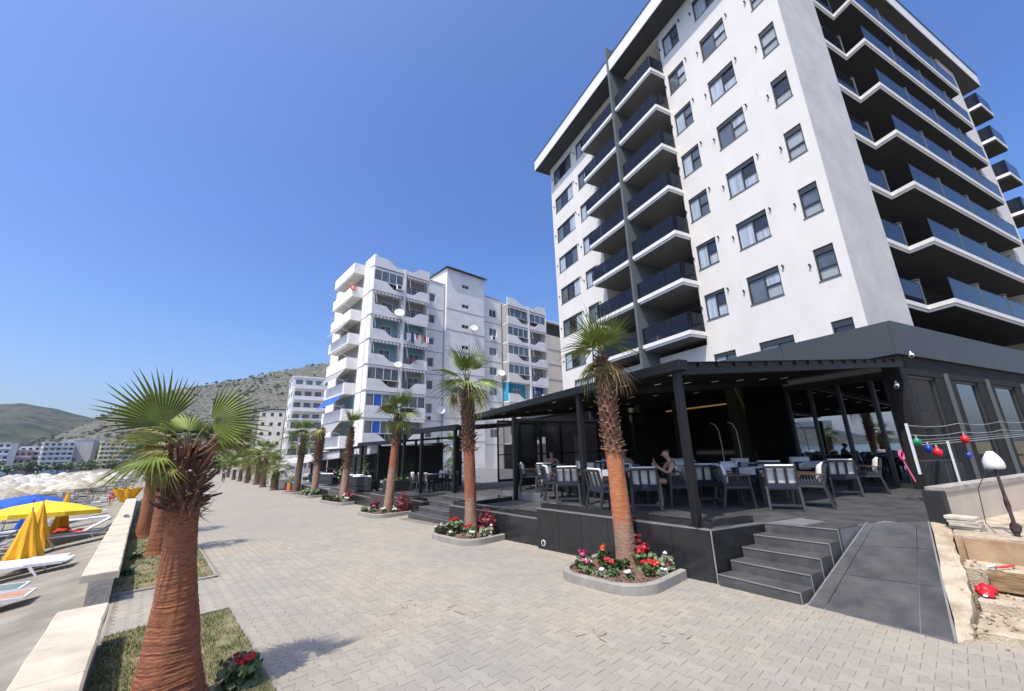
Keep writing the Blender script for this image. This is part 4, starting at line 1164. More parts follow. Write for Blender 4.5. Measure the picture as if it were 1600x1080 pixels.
for (az_, el, me) in ((215,5,fs0b),(120,10,fs0b),(60,20,fs0b),(100,40,fs0b),(150,45,fs0b),(35,35,fs0c),(90,62,fs0b),(130,58,fs0b),(60,50,fs0c),(20,45,fs0b),(175,52,fs0c),(110,70,fs0b),(140,25,fs0c),(165,20,fs0s),(190,0,fs0s),(150,-15,fs0s),(200,25,fs0s),(170,-30,fs0s),(225,-25,fs0s)):
    a, e = radians(az_), radians(el); d = Vector((cos(a)*cos(e), sin(a)*cos(e), sin(e))); nn = Vector((-cos(a)*sin(e), -sin(a)*sin(e), cos(e)))
    inst('frond', me, p0, mtx=orient(topc+Vector((0,0,-.06)), d, Matrix.Rotation(rq.uniform(-.6,.6),3,d) @ nn))
LEFTG = 'fan palms on the grass strip by the sea wall'
for (lab, x, y, h, sd_, ln) in (('second fan palm on the grass strip, its red trunk leaning behind the nearest one', .40,13.4,2.62,61,-.17),('third fan palm on the grass strip, its red trunk just left of the second', .12,17.2,2.75,62,-.12),
                            ('fourth fan palm on the grass strip, mostly hidden by the nearest trunk', .3,22.5,2.3,63,0),('fifth fan palm on the grass strip, far off behind the others', .4,28.5,2.4,64,0),('last fan palm on the grass strip', .35,35.5,2.3,65,0)):
    palm(lab, (x,y,gz(y)), [(-.05,.26,0),(.1,.205,0),(.5,.165,0),(1.0,.14,0),(1.55,.132,0),(1.66,.155,1),(h-.2,.16,1),(h,.1,1)], ['trunk_red','boot'], (ln,.0), 'left', (.55,.30,20), (3,7,5,1), sd_, (1.6,h), (.13,.045), near=y < 18, group=LEFTG, ring=.015, step=.03, n=18, per=10)
# right hand row
rowspec = [
 ('fan palm in the nearest flower bed, orange trunk in front of the big pergola', (6.28,4.18), 3.74, (-.11,.10), [(-.05,.25,1),(.06,.20,1),(.3,.178,1),(.75,.165,0),(1.4,.152,0),(1.85,.145,0),(1.95,.15,2),(2.7,.16,2),(3.45,.12,2),(3.74,.07,2)], ['trunk_orange','trunk_pale','boot'], (1.92,3.7), (.105,.036), None, 71, True, (.80,.16,18)),
 ('fan palm in the second flower bed, brown shaggy neck and pale foot', (6.45,8.92), 3.95, (-.10,.09), [(-.05,.24,1),(.06,.185,1),(.5,.16,1),(.9,.15,0),(2.2,.15,0),(2.3,.16,2),(3.5,.165,2),(3.8,.12,2),(3.95,.07,2)], ['trunk_red','trunk_pale','boot'], (2.1,3.9), (.13,.042), (4,5,4,1), 72, True, (.86,.32,22)),
 ('fan palm in the third flower bed, dense round crown', (6.89,14.92), 3.75, (.20,-.16), [(-.05,.24,1),(.1,.18,1),(1.0,.16,1),(1.6,.155,0),(2.6,.15,0),(2.7,.16,2),(3.4,.15,2),(3.75,.08,2)], ['trunk_red','trunk_pale','boot'], (2.55,3.7), (.13,.045), (4,7,5,1), 73, False, (.76,.28,18)),
 ('young looking fan palm with a few upright fronds, fourth along', (7.4,21.2), 3.75, (.12,-.1), [(-.05,.24,1),(.1,.2,1),(1.6,.17,1),(1.75,.18,2),(3.0,.17,2),(3.75,.08,2)], ['trunk_red','trunk_pale','boot'], (1.7,3.7), (.16,.05), (5,0,0,0), 74, False, (.8,.2,14)),
 ('stripped fan palm with only dead stubs on top, fifth along', (7.87,27.7), 4.25, (.05,0), [(-.05,.27,1),(.1,.22,1),(1.9,.18,1),(2.0,.22,2),(3.9,.22,2),(4.25,.12,2)], ['trunk_red','trunk_pale','boot'], (1.9,4.2), (.2,.06), (0,0,2,5), 75, False, (.8,.2,14)),
 ('fan palm with a big dark green crown, sixth along', (7.97,32.4), 3.75, (.1,-.1), [(-.05,.33,0),(.2,.25,0),(1.5,.22,0),(2.6,.22,1),(3.75,.12,1)], ['trunk_brown','boot'], (2.4,3.7), (.16,.05), (5,10,6,2), 76, False, (1.05,.7,20)),
 ('short bushy fan palm in front of the taller ones, seventh along', (7.91,39.0), 1.7, (0,0), [(-.05,.34,0),(.2,.28,0),(1.2,.25,1),(1.7,.14,1)], ['trunk_brown','boot'], (.8,1.65), (.16,.06), (4,9,5,0), 77, False, (.95,.6,18)),
]
for i, (lab, (x, y), H_, lean, prof, mats, bz, bs_, cnt, sd_, near, fa) in enumerate(rowspec):
    palm(lab, (x,y,gz(y)), prof, mats, lean, 'row%d' % i, fa, cnt, sd_, bz, bs_, near=near, group=PROMPALMS, ring=.011, step=.02 if i < 2 else .04, n=26 if i < 2 else 16, per=11 if i < 2 else 7, yaw0=i*1.3) if i else None
lab, (x, y), H_, lean, prof, mats, bz, bs_, cnt, sd_, near, fa = rowspec[0]
p1r = palm(lab, (x,y,gz(y)), prof, mats, lean, 'row0', fa, None, sd_, bz, bs_, near=True, group=PROMPALMS, ring=.011, step=.02, n=28, per=11)
def posed(t, top, azv, L_):
    """fronds set one by one: angle in the view plane, lean towards the viewer's side, mesh, facing"""
    a = radians(azv); l_ = Vector((cos(a),-sin(a),0)); v_ = Vector((sin(a),cos(a),0)); u_ = Vector((0,0,1))
    for (ang, til, me, face) in L_:
        an, ti = radians(ang), radians(til); d = (l_*cos(an)+u_*sin(an))*cos(ti)-v_*sin(ti)
        nn = -v_*cos(ti)+u_*.35 if face else (u_-d*u_.dot(d)+d.cross(u_)*.2)
        inst('frond', me, t, mtx=orient((top[0],top[1],top[2]+(.06 if ang % 360 < 180 else -.1)), d, nn))
F0 = fronds_for('row0', *fa); F0d = F0['dead']; F0['up'] = [frond_mesh(.88,.14,16,1.55,.07,.08,'frond_green',401), frond_mesh(.86,.14,16,1.5,.07,.08,'frond_green',402)]; F0['low'] = [frond_mesh(.62,.2,14,2.2,.45,.5,'frond_green',403,join=.28), frond_mesh(.72,.06,17,2.0,.3,.2,'frond_yellow',404,join=.25)]
posed(p1r, (lean[0],lean[1],H_), 56, [(118,5,F0['up'][0],1),(60,8,F0['up'][1],1),(90,-20,F0['up'][0],1),(100,25,F0['up'][1],1),(150,15,F0['mid'][0],0),(35,-25,F0['mid'][1],0),(80,50,F0['mid'][0],0),(-75,48,F0['low'][1],1),(198,10,F0['low'][1],0),(-8,12,F0d[0],0),(-38,22,F0d[1],1),(-52,15,F0d[0],1),(-22,-5,F0d[1],0),(-28,25,F0d[0],1),(215,-30,F0['low'][0],0)])
for i, (x, y, h, sz) in enumerate([(8.3,46,2.9,1.0),(8.9,53,3.3,1.05),(9.2,61,2.6,1.0),(9.7,70,3.0,1.0),(10.2,80,2.8,1.0),(10.8,92,2.9,1.0),(11.5,105,2.8,1.0),(12.2,120,3.0,1.1),(9.9,57,2.0,1.0),(11.4,74,2.2,1.0)]):
    palm(['fan palm halfway to the end of the promenade with a loose pale crown','fan palm beyond the cream parasol','distant fan palm beside the promenade','distant fan palm beside the promenade','distant fan palm beside the promenade','distant fan palm beside the promenade','distant fan palm beside the promenade','distant fan palm beside the promenade','low fan palm crowding the cream parasol','distant fan palm beside the promenade'][i],
         (x,y,gz(y)), [(-.05,.34,0),(.2,.27,0),(h*.6,.22,0),(h,.14,1)], ['trunk_brown','boot'], (0,0), 'far', (1.15,.75,14), (4,9,6,2), 90+i, (h*.6,h), (.2,.07), near=False, group=PROMPALMS, step=.09, n=12, per=5, yaw0=i)
def rnd_label(*a): return a
# cluster of trees closing the promenade
rt = random.Random(17)
def leafy_tree(label, x, y, h, rad, m='leaf', seed=1, group=None, trunk_h=None, nleaf=900, sz=.22, name='leafy_tree', cat='tree', z=None):
    r = random.Random(seed); t = thing(name, label, cat, (x, y, gz(y) if z is None else z), 0, group)
    th = trunk_h if trunk_h is not None else h*.35
    b = MB().mat(MT['trunk_brown']); b.tube([(0,0,-.1),(.05,0,th*.6),(0,.05,th*1.3)],[rad*.09,rad*.07,rad*.03],8)
    for k in range(5):
        a = r.uniform(0,6.28); b.tube([(0,0,th*.8),(rad*.5*cos(a),rad*.5*sin(a),th+ (h-th)*.45)],[rad*.045,rad*.015],5)
    b.build('trunk', parent=t)
    b = MB().mat(MT[m]); cl = []
    for k in range(9):
        a = r.uniform(0,6.28); q = r.uniform(0,.65)*rad; cl.append((q*cos(a), q*sin(a), th+(h-th)*r.uniform(.15,.85), rad*r.uniform(.3,.55)))
    for k in range(nleaf):
        c = r.choice(cl); d = Vector((r.gauss(0,1), r.gauss(0,1), r.gauss(0,1))).normalized()*c[3]*r.uniform(.6,1.05)
        p = Vector(c[:3])+Vector((d.x,d.y,d.z*.8)); u = Vector((r.gauss(0,1),r.gauss(0,1),r.gauss(0,.7))).normalized(); w_ = u.orthogonal().normalized()
        s_ = sz*r.uniform(.6,1.3); b.face([p-u*s_, p-w_*s_*.5, p+u*s_, p+w_*s_*.5])
    b.build('crown', parent=t)
    return t
for k, (x, y, h, rad) in enumerate([(11.2,112,4.2,3.2),(6.5,135,4.5,3.6),(14,128,5,3.5),(1.5,140,4,3.2),(10,142,5,4),(-2.5,146,4,3.2)]):
    leafy_tree('green rounded tree closing the far end of the promenade', x, y, h, rad, seed=200+k, group='trees at the far end of the promenade', nleaf=700, sz=.5, trunk_h=1.2)

# ------------------------------------------------------------------ flower beds
def bed_outline(x0, x1, y0, y1, r_):
    P = [(x1, y0)]
    for k in range(9):
        a = -pi/2 - k*pi/16; P.append((x0+r_+r_*cos(a), y0+r_+r_*sin(a)))
    for k in range(9):
        a = pi - k*pi/16; P.append((x0+r_+r_*cos(a), y1-r_+r_*sin(a)))
    P.append((x1, y1)); return P
def flower_bed(label, x0, x1, y0, y1, r_=.5):
    t = thing('flower_bed', label, 'flower bed', ((x0+x1)/2, (y0+y1)/2, gz((y0+y1)/2)))
    P = bed_outline(x0, x1, y0, y1, r_); Q = bed_outline(x0+.11, x1, y0+.11, y1-.11, r_-.1); h = .135
    n = len(P); cs = 4
    for s in range(0, n-1, cs):                 # kerb stones
        e = min(s+cs, n-1); b = MB().mat(MT['kerb'])
        for i in range(s, e):
            a, c, d, g = P[i], P[i+1], Q[i+1], Q[i]
            zz = lambda p: gz(p[1])
            o = .012
            def mid(p, q, f): return (p[0]+(q[0]-p[0])*f, p[1]+(q[1]-p[1])*f)
            a2, c2, d2, g2 = mid(a,g,.12), mid(c,d,.12), mid(d,c,.12), mid(g,a,.12)
            V = [(*a,zz(a)-.05),(*c,zz(c)-.05),(*d,zz(d)-.05),(*g,zz(g)-.05),(*a,zz(a)+h-o),(*c,zz(c)+h-o),(*d,zz(d)+h-o),(*g,zz(g)+h-o),(*a2,zz(a)+h),(*c2,zz(c)+h),(*d2,zz(d)+h),(*g2,zz(g)+h)]
            b.mesh(V, [(0,4,5,1),(2,6,7,3),(4,8,9,5),(6,10,11,7),(8,11,10,9)] + ([(3,7,4,0),(7,11,8,4)] if i == s else []) + ([(1,5,6,2),(5,9,10,6)] if i == e-1 else []))
        wpar(b.build('kerb_stone'), t)
    b = MB().mat(MT['soil'])
    cx, cy = (x0+x1)/2, (y0+y1)/2; N = len(Q); r = random.Random(int(x0*100))
    rings = []
    for f_ in (1.0,.75,.5,.25):
        rings.append([(cx+(p[0]-cx)*f_, cy+(p[1]-cy)*f_, gz(p[1])+.085+.05*(1-f_)+r.uniform(-.012,.012)) for p in Q])
    for A_, B_ in zip(rings, rings[1:]):
        for i in range(N): b.face([A_[i],A_[(i+1)%N],B_[(i+1)%N],B_[i]])
    b.face(rings[-1])
    for k in range(140):
        i = r.randrange(N); f_ = sqrt(r.random())*.97; p = (cx+(Q[i][0]-cx)*f_, cy+(Q[i][1]-cy)*f_)
        q = r.uniform(.008,.024); b.blob((*p,gz(p[1])+.10+.05*(1-f_)),(q,q,q*.7),r,5,3,.3)
    wpar(b.build('soil'), t)
    return t
def flower_proto(h, w_, nleaf, petals, npet, seed, leafm='leaf', br=.036, name='flowering_plant'):
    r = random.Random(seed)
    b = MB().mat(MT[leafm])
    for k in range(nleaf):
        a = r.uniform(0,6.28); q = w_*sqrt(r.random()); z = h*r.uniform(.1,.85); p = Vector((q*cos(a), q*sin(a), z))
        s_ = r.uniform(.022,.042); u = Vector((r.gauss(0,1),r.gauss(0,1),r.gauss(0,.5))).normalized(); v = u.orthogonal().normalized()
        b.face([p-u*s_, p-u*s_*.4-v*s_*.8, p+u*s_*.5-v*s_*.7, p+u*s_, p+u*s_*.5+v*s_*.7, p-u*s_*.4+v*s_*.8])
    for k in range(7):
        a = r.uniform(0,6.28); b.tube([(0,0,0),(w_*.6*cos(a),w_*.6*sin(a),h*.85)],.005,4)
    leafme = b.data('foliage'); bl = []
    for k in range(npet):
        c = MB().mat(MT[petals[k % len(petals)]]); a = r.uniform(0,6.28); q = w_*r.uniform(.1,.85)
        for j in range(26):
            d = Vector((r.gauss(0,1),r.gauss(0,1),abs(r.gauss(0,1))*.8)).normalized()*br*r.uniform(.6,1); u = d.orthogonal().normalized()*.015; v = d.cross(u).normalized()*.015
            c.face([d-u, d-v, d+u, d+v])
        bl.append((c.data('blossom'), (q*cos(a), q*sin(a), h*r.uniform(.85,1.15))))
    return leafme, bl
FP = {}
def flower(kind, x, y, dz, label, group, sc=1.0, rz=0):
    if kind not in FP:
        spec = dict(magenta=(.22,.13,70,['petal_magenta','petal_magenta','petal_pink'],5,301,'leaf'), pink=(.17,.12,60,['petal_pink','petal_white','petal_crimson'],5,302,'leaf'), red=(.18,.12,70,['petal_red'],4,303,'leaf'),
                    orange=(.24,.09,80,['petal_orange'],3,304,'leaf'), scarlet=(.12,.17,50,['petal_red','petal_red','petal_orange'],9,305,'leaf'), grey=(.20,.13,110,['petal_white'],1,306,'leaf_grey'),
                    white=(.09,.08,40,['petal_white'],3,307,'leaf_grey'), crimson=(.40,.17,110,['leaf_red','petal_crimson','leaf_red'],10,308,'leaf_red'), green=(.22,.13,120,['petal_white'],0,309,'leaf'))[kind]
        FP[kind] = flower_proto(*spec)
    lm_, bl = FP[kind]
    t = thing('flowering_plant', label, 'flower', (x, y, gz(y)+.1+dz), rz, group); t.scale = (sc,sc,sc)
    inst('foliage', lm_, t)
    for me, l in bl: inst('blossom', me, t, l)
    return t
flower_bed('nearest kerbed flower bed round the orange palm trunk', 5.18, 6.50, 3.28, 4.98, .55)
G1 = 'flowers in the nearest bed'
for kind, x, y, l, s_ in (('magenta',5.66,4.62,'magenta flowers at the far left of the nearest bed',1.1),('pink',5.48,4.42,'pink and white flowers at the left kerb of the nearest bed',1.0),('red',5.70,4.16,'crimson red flower clump left of the orange trunk',1.0),('orange',5.98,4.45,'orange flowers close behind the orange trunk on its left',1.1),
    ('green',5.90,4.05,'plain green clump against the left of the orange trunk',.9),('scarlet',6.18,3.72,'bright scarlet flower mat right of the orange trunk',1.05),('red',6.36,3.92,'single red flower standing tall between trunk and black wall',1.5),('crimson',6.4,4.0,'dark crimson plant in the shade behind the orange trunk',1.0),('grey',6.38,3.58,'grey green leafy plant at the right end of the nearest bed',1.1),('magenta',6.35,3.45,'small mauve flower by the right kerb of the nearest bed',.5),
    ('white',5.62,3.75,'low white flower in the front of the nearest bed',1.0),('white',5.50,4.15,'low white flower near the left kerb of the nearest bed',.9),('green',5.56,3.98,'small green plant in the front left of the nearest bed',.6),('white',6.10,3.46,'little white flower beside the front kerb right of the trunk',.9),('green',5.95,3.60,'small green plant in front of the orange trunk',.65)):
    flower(kind, x, y, 0, l, G1, s_, x*7)
flower_bed('second kerbed flower bed, round the palm before the farther steps', 5.56, 6.68, 7.85, 9.75, .5)
G2 = 'flowers in the second bed'
for kind, x, y, l, s_ in (('crimson',6.45,8.25,'tall crimson leaved plant right of the second palm',1.25),('red',6.15,8.6,'red flowers at the foot of the second palm',1.2),('green',6.05,9.1,'tall green clump left of the second palm',1.5),('red',6.2,9.35,'red flowers above the green clump in the second bed',1.6),('grey',6.3,8.1,'grey leaved plant by the right kerb of the second bed',1.2),('grey',5.85,9.3,'grey leaved plant at the left end of the second bed',1.2),('white',6.0,8.3,'white flowers in the front of the second bed',1.3),('white',5.8,8.9,'white flower near the front kerb of the second bed',1.0),('pink',5.8,9.5,'pinkish flowers at the far left of the second bed',1.0)):
    flower(kind, x, y, 0, l, G2, s_, x*5)
flower_bed('third kerbed flower bed with dark red bushes', 6.15, 7.5, 14.2, 16.3, .5)
G3 = 'flowers in the third bed'
for kind, x, y, l, s_ in (('crimson',7.25,14.45,'large dark red bush right of the third palm',1.45),('crimson',6.75,15.7,'smaller dark red bush left of the third palm',1.0),('pink',6.6,15.5,'pink flowers left of the third palm',1.2),('white',6.7,14.8,'white flowers before the third palm',1.6),('white',6.95,14.4,'white flower by the front kerb of the third bed',1.5),('green',6.4,15.9,'green tuft at the left end of the third bed',1.0),('grey',7.1,14.7,'grey tuft at the foot of the third palm',1.0)):
    flower(kind, x, y, 0, l, G3, s_, x*5)
flower_bed('fourth kerbed flower bed under the sparse palm', 6.85, 7.62, 20.2, 23.4, .4)
for kind, x, y, l, s_ in (('white',7.3,20.5,'tall white rose in the fourth bed',2.0),('pink',7.35,20.9,'pink rose bush right of the sparse palm',2.0),('green',7.1,21.9,'low green tuft left of the sparse palm',1.4),('green',7.05,22.8,'green tuft at the far end of the fourth bed',1.4),('crimson',7.5,20.7,'reddish bush against the low wall in the fourth bed',1.2),('grey',7.2,21.4,'grey tuft before the sparse palm',1.3)):
    flower(kind, x, y, 0, l, 'flowers in the fourth bed', s_, x*5)
flower_bed('fifth kerbed flower bed under the stripped palm', 7.1, 8.05, 26.6, 29.4, .4)
for kind, x, y, l, s_ in (('green',7.7,27.0,'green tuft right of the stripped palm',2.0),('grey',7.5,28.3,'grey tuft left of the stripped palm',1.8),('green',7.9,28.9,'leafy tuft behind the stripped palm',2.2),('white',7.6,27.4,'white flowers under the stripped palm',1.6)):
    flower(kind, x, y, 0, l, 'flowers in the fifth bed', s_, x*5)
flower_bed('sixth kerbed bed under the big green palm', 7.3, 8.6, 31.2, 33.8, .4)

# ------------------------------------------------------------------ grass strip
def lawn(label, x0, x1, y0, y1, nb, seed, skew=0):
    b = MB().mat(MT['turf']); r = random.Random(seed); n = 8; m = int((y1-y0)*3)+1
    for i in range(n):
        for j in range(m):
            q = []
            for (u, v) in ((i/n,j/m),((i+1)/n,j/m),((i+1)/n,(j+1)/m),(i/n,(j+1)/m)):
                y = y0+(y1-y0)*v; x = x0+(x1-x0)*u; q.append((x,y,gz(y)+.012+.02*sin(x*5+y*3)*sin(y*4) + .012))
            b.face(q)
    o = tag(b.build('lawn_soil'), label.replace('grass', 'earth under the grass'), 'lawn', kind='structure')
    g = MB().mat(MT['grass'])
    for k in range(nb):
        x, y = r.uniform(x0,x1), r.uniform(y0,y1)
        if fbm(x*1.7, y*1.7, 3, 4) > .56 and r.random() < .75: continue
        h = r.uniform(.018,.05); a = r.uniform(0,6.28); w_ = r.uniform(.003,.006)*(1 if y < 9 else 1.8); z = gz(y)+.02+.02*sin(x*5+y*3)*sin(y*4); l = h*r.uniform(.2,.9); c2 = r.uniform(0,6.28)
        g.face([(x-w_*cos(a),y-w_*sin(a),z),(x+w_*cos(a),y+w_*sin(a),z),(x+l*cos(c2),y+l*sin(c2),z+h)])
    tag(g.build('grass'), label, 'grass', kind='stuff')
lawn('worn green grass round the nearest palm', -.12, 1.13, 1.0, 7.42, 30000, 1)
lawn('worn green grass strip round the second and third palms', -.22, 1.18, 9.78, 40, 34000, 2)
b = MB().mat(MT['kerb'])
def kerbline(x0, y0, x1, y1):
    pass
t = thing('grass_kerb', 'thin pale kerb stones framing the grass strip', 'kerb', (1.15,7.4,gz(7.4)))
def kb(x0,x1,y0,y1):
    q = MB().mat(MT['kerb']); y = y0
    q.mesh([(x0,y0,gz(y0)-.05),(x1,y0,gz(y0)-.05),(x1,y1,gz(y1)-.05),(x0,y1,gz(y1)-.05),(x0,y0,gz(y0)+.03),(x1,y0,gz(y0)+.03),(x1,y1,gz(y1)+.03),(x0,y1,gz(y1)+.03)],[(4,5,6,7),(0,1,5,4),(1,2,6,5),(2,3,7,6),(3,0,4,7)]); wpar(q.build('kerb_stone'), t)
for j in range(7): kb(1.132,1.165,.9+j*.93,.9+j*.93+.922)
for i in range(2): kb(-.12+i*.63,-.12+i*.63+.62,7.425,7.47)
for i in range(2): kb(-.22+i*.72,-.22+i*.72+.71,9.68,9.77)
for j in range(30): kb(1.185,1.225,9.68+j,9.68+j+.99)
flower('crimson', .86, 4.86, -.08, 'leafy shrub with two pink red blooms right of the nearest trunk', 'shrubs on the grass', .55)
flower('green', .88, 4.88, -.08, 'dark green shrub leaves right of the nearest trunk', 'shrubs on the grass', 1.1)
flower('red', .93, 4.82, -.06, 'pink red oleander blooms above the shrub right of the nearest trunk', 'shrubs on the grass', 1.05)
flower('red', .60, 4.45, -.09, 'red flower at the very foot of the nearest trunk', 'shrubs on the grass', .8)
for k, (x, y) in enumerate(((.05,13.0),(.7,13.1),(-.05,11.2),(.75,12.6))):
    flower(['green','red','green','green'][k], x, y, -.09, ['dark weed against the sea wall by the second palm','small red flower at the foot of the second palm','dark leafy weed in the sea wall shade','small weed on the grass before the second palm'][k], 'weeds on the grass', .9)
# ------------------------------------------------------------------ terrace chairs and tables
def bars(m, L_): 
    b = MB().mat(MT[m])
    for (a, c, w_, h) in L_: b.bar(a, c, w_, h)
    return b
CH = {}
def chair_meshes():
    W = .27
    M_ = {}
    for sx, n in ((-1,'l'),(1,'r')):
        x = sx*W
        M_['leg_b'+n] = ('leg', bars('chair_frame', [((x,-.30,0),(x*.97,-.20,.44),.042,.045),((x*.97,-.20,.44),(x*.93,-.28,.80),.04,.045)]).data('leg'))
        M_['leg_f'+n] = ('leg', bars('chair_frame', [((x*1.06,.30,0),(x*1.04,.25,.63),.042,.045)]).data('leg'))
        M_['arm'+n] = ('armrest', bars('wood', [((x*1.04,-.25,.635),(x*1.06,.30,.645),.055,.025)]).data('armrest'))
        wv = MB().mat(MT['rope_weave'])
        for k in range(9):
            y = -.19+k*.052; wv.bar((x*1.03,y,.41),(x*1.03,y+.012,.62),.012,.012)
        wv.bar((x*1.03,-.21,.41),(x*1.03,.27,.41),.03,.03)
        M_['weave'+n] = ('woven_side', wv.data('woven_side'))
    M_['rail'] = ('top_rail', bars('chair_frame', [((-W*.95,-.28,.80),(W*.95,-.28,.80),.045,.05)]).data('top_rail'))
    M_['str'] = ('stretcher', bars('chair_frame', [((-W,-.275,.11),(W,-.275,.11),.03,.04)]).data('stretcher'))
    for k, x in enumerate((-.13,-.0,.13)):
        if x == 0: continue
    for x in (-.085, .085): M_['slat%g' % x] = ('slat', bars('chair_frame', [((x,-.205,.46),(x,-.277,.78),.05,.02)]).data('slat'))
    b = MB().mat(MT['chair_frame']); b.box(-W,W,-.2,.27,.37,.41); M_['seat_frame'] = ('seat_frame', b.data('seat_frame'))
    b = MB().mat(MT['seat_blue']); b.bbox(-W+.02,W-.02,-.19,.28,.41,.50,.025); b.box(-W+.03,W-.03,-.235,-.195,.40,.49); M_['seat'] = ('seat', b.data('seat'))
    b = MB().mat(MT['cushion']); b.sm = True
    n = 8; vs = []; fs = []
    for i in range(n+1):
        for j in range(n+1):
            u, v = i/n*2-1, j/n*2-1; th = .065*(1-u**6)*(1-v**6)+.012
            x = u*W*.88; z = .66+v*.19; y0 = -.17-(z-.5)*.20
            vs.append((x, y0+th+.02, z)); vs.append((x, y0-.0, z))
    q = lambda i, j, k: (i*(n+1)+j)*2+k
    for i in range(n):
        for j in range(n):
            fs.append((q(i,j,0),q(i,j+1,0),q(i+1,j+1,0),q(i+1,j,0))); fs.append((q(i,j,1),q(i+1,j,1),q(i+1,j+1,1),q(i,j+1,1)))
    for i in range(n):
        for (a, c) in (((i,0),(i+1,0)),((i+1,n),(i,n))): fs.append((q(*a,0),q(*c,0),q(*c,1),q(*a,1)))
        for (a, c) in (((0,i+1),(0,i)),((n,i),(n,i+1))): fs.append((q(*a,0),q(*c,0),q(*c,1),q(*a,1)))
    b.mesh(vs, fs); M_['cush'] = ('back_cushion', b.data('back_cushion'))
    return M_
CHM = chair_meshes()
def chair(x, y, z, az, label, group='terrace chairs'):
    t = thing('terrace_chair', label, 'chair', (x,y,z), radians(-az), group)
    for k, (n, me) in CHM.items(): inst(n, me, t)
    return t
TBL = None
def table(x, y, z, az, label, cloth=True, group='terrace tables'):
    t = thing('dining_table', label, 'table', (x,y,z), radians(-az), group)
    b = MB().mat(MT['chair_frame']); b.bbox(-.42,.42,-.42,.42,.715,.75,.006); b.build('tabletop', parent=t)
    for sx in (-1,1):
        for sy in (-1,1):
            q = MB().mat(MT['chair_frame']); q.box(sx*.37-.03,sx*.37+.03,sy*.37-.03,sy*.37+.03,0,.715); q.build('leg', parent=t)
    if cloth:
        q = MB().mat(MT['tablecloth']); q.box(-.40,.40,-.19,.19,.751,.758); q.box(-.43,-.423,-.19,.19,.62,.758); q.build('runner', parent=t)
    return t
def set_on(x, y, z, kind, label):
    if kind == 'bottle':
        t = thing('bottle', label, 'bottle', (x,y,z)); b = MB().mat(MT['bottle_glass']); b.sm = True; b.lathe([(.036,0),(.038,.01),(.038,.17),(.03,.2),(.014,.24),(.014,.28)],12); b.build('body', parent=t)
        b = MB().mat(MT['plastic_blue']); b.lathe([(.015,.28),(.015,.3)],10); b.build('cap', parent=t)
    else:
        t = thing('drinking_glass', label, 'glass', (x,y,z)); b = MB().mat(MT['bottle_glass']); b.sm = True; b.lathe([(.028,0),(.034,.11)],12); b.build('body', parent=t)
mk('bottle_glass', (.55,.62,.68), .08, alpha=.55, var=.05)
# main terrace
chair(9.35,2.55,FZ,68,'chair seen from behind, nearest the top of the wide entrance steps')
chair(10.12,2.20,FZ,-8,'chair seen side-on just right of the one nearest the steps')
chair(9.15,3.40,FZ,140,'chair turned to the right, behind the corner post of the pergola')
table(10.0,3.05,FZ,20,'dark table with pale runner nearest the wide steps')
chair(10.55,3.75,FZ,-165,'chair on the far side of the table nearest the steps')
chair(12.55,2.12,FZ,68,'chair seen from behind in front of the mirrored glazing')
chair(13.55,1.72,FZ,-8,'chair seen side-on closest to the black corner pier')
table(13.3,2.62,FZ,20,'dark table by the mirrored glazing'); chair(14.0,3.2,FZ,-110,'chair between the table and the mirrored glazing')
chair(11.4,3.3,FZ,70,'chair with its back to the promenade in the second row before the glazing')
table(12.2,3.9,FZ,20,'dark table in the second row before the glazing'); chair(12.9,4.4,FZ,-120,'chair on the far side of the second row table')
wch = chair(8.72,4.30,FZ,-42,'chair in which the woman sits')
chair(7.82,4.62,FZ,58,'chair seen from behind right of the orange trunk')
chair(7.05,5.10,FZ,112,'chair turned to the right just left of the orange trunk')
table(8.15,5.35,FZ,20,'pale topped table where the woman sits')
set_on(8.05,5.25,FZ+.758,'bottle','clear water bottle on the woman\'s table'); set_on(8.28,5.2,FZ+.758,'glass','tumbler beside the bottle on the woman\'s table')
chair(9.55,4.05,FZ,60,'chair seen from behind, half hidden by the corner post'); table(10.35,4.75,FZ,20,'dark table deep behind the corner post'); chair(11.0,5.2,FZ,-120,'chair at the back of the deep table behind the corner post'); chair(10.9,4.1,FZ,-30,'chair on the right of the deep table behind the corner post')
chair(7.68,6.62,FZ,50,'chair seen from behind left of the middle pergola post'); chair(7.95,7.35,FZ,125,'chair turned to the right beside the middle pergola post'); table(8.45,7.05,FZ,20,'dark table left of the middle pergola post')
chair(9.2,7.2,FZ,-130,'chair facing outward behind the table at the middle post')
for i, (x, y, azs, lab) in enumerate([(10.0,6.5,(60,-120),'back row left of the dining columns'),(9.9,9.2,(60,-130,130),'back corner by the glass screens'),(12.2,5.9,(55,-120),'doorway of the dark dining room'),(11.7,8.3,(60,-120),'dim rear of the main terrace')]):
    table(x,y,FZ,20,'dark table at the '+lab)
    for k, a in enumerate(azs):
        r_ = radians(a); chair(x-.78*sin(r_), y-.78*cos(r_), FZ, a, ['outer','inner','side'][k]+' chair at the table at the '+lab)
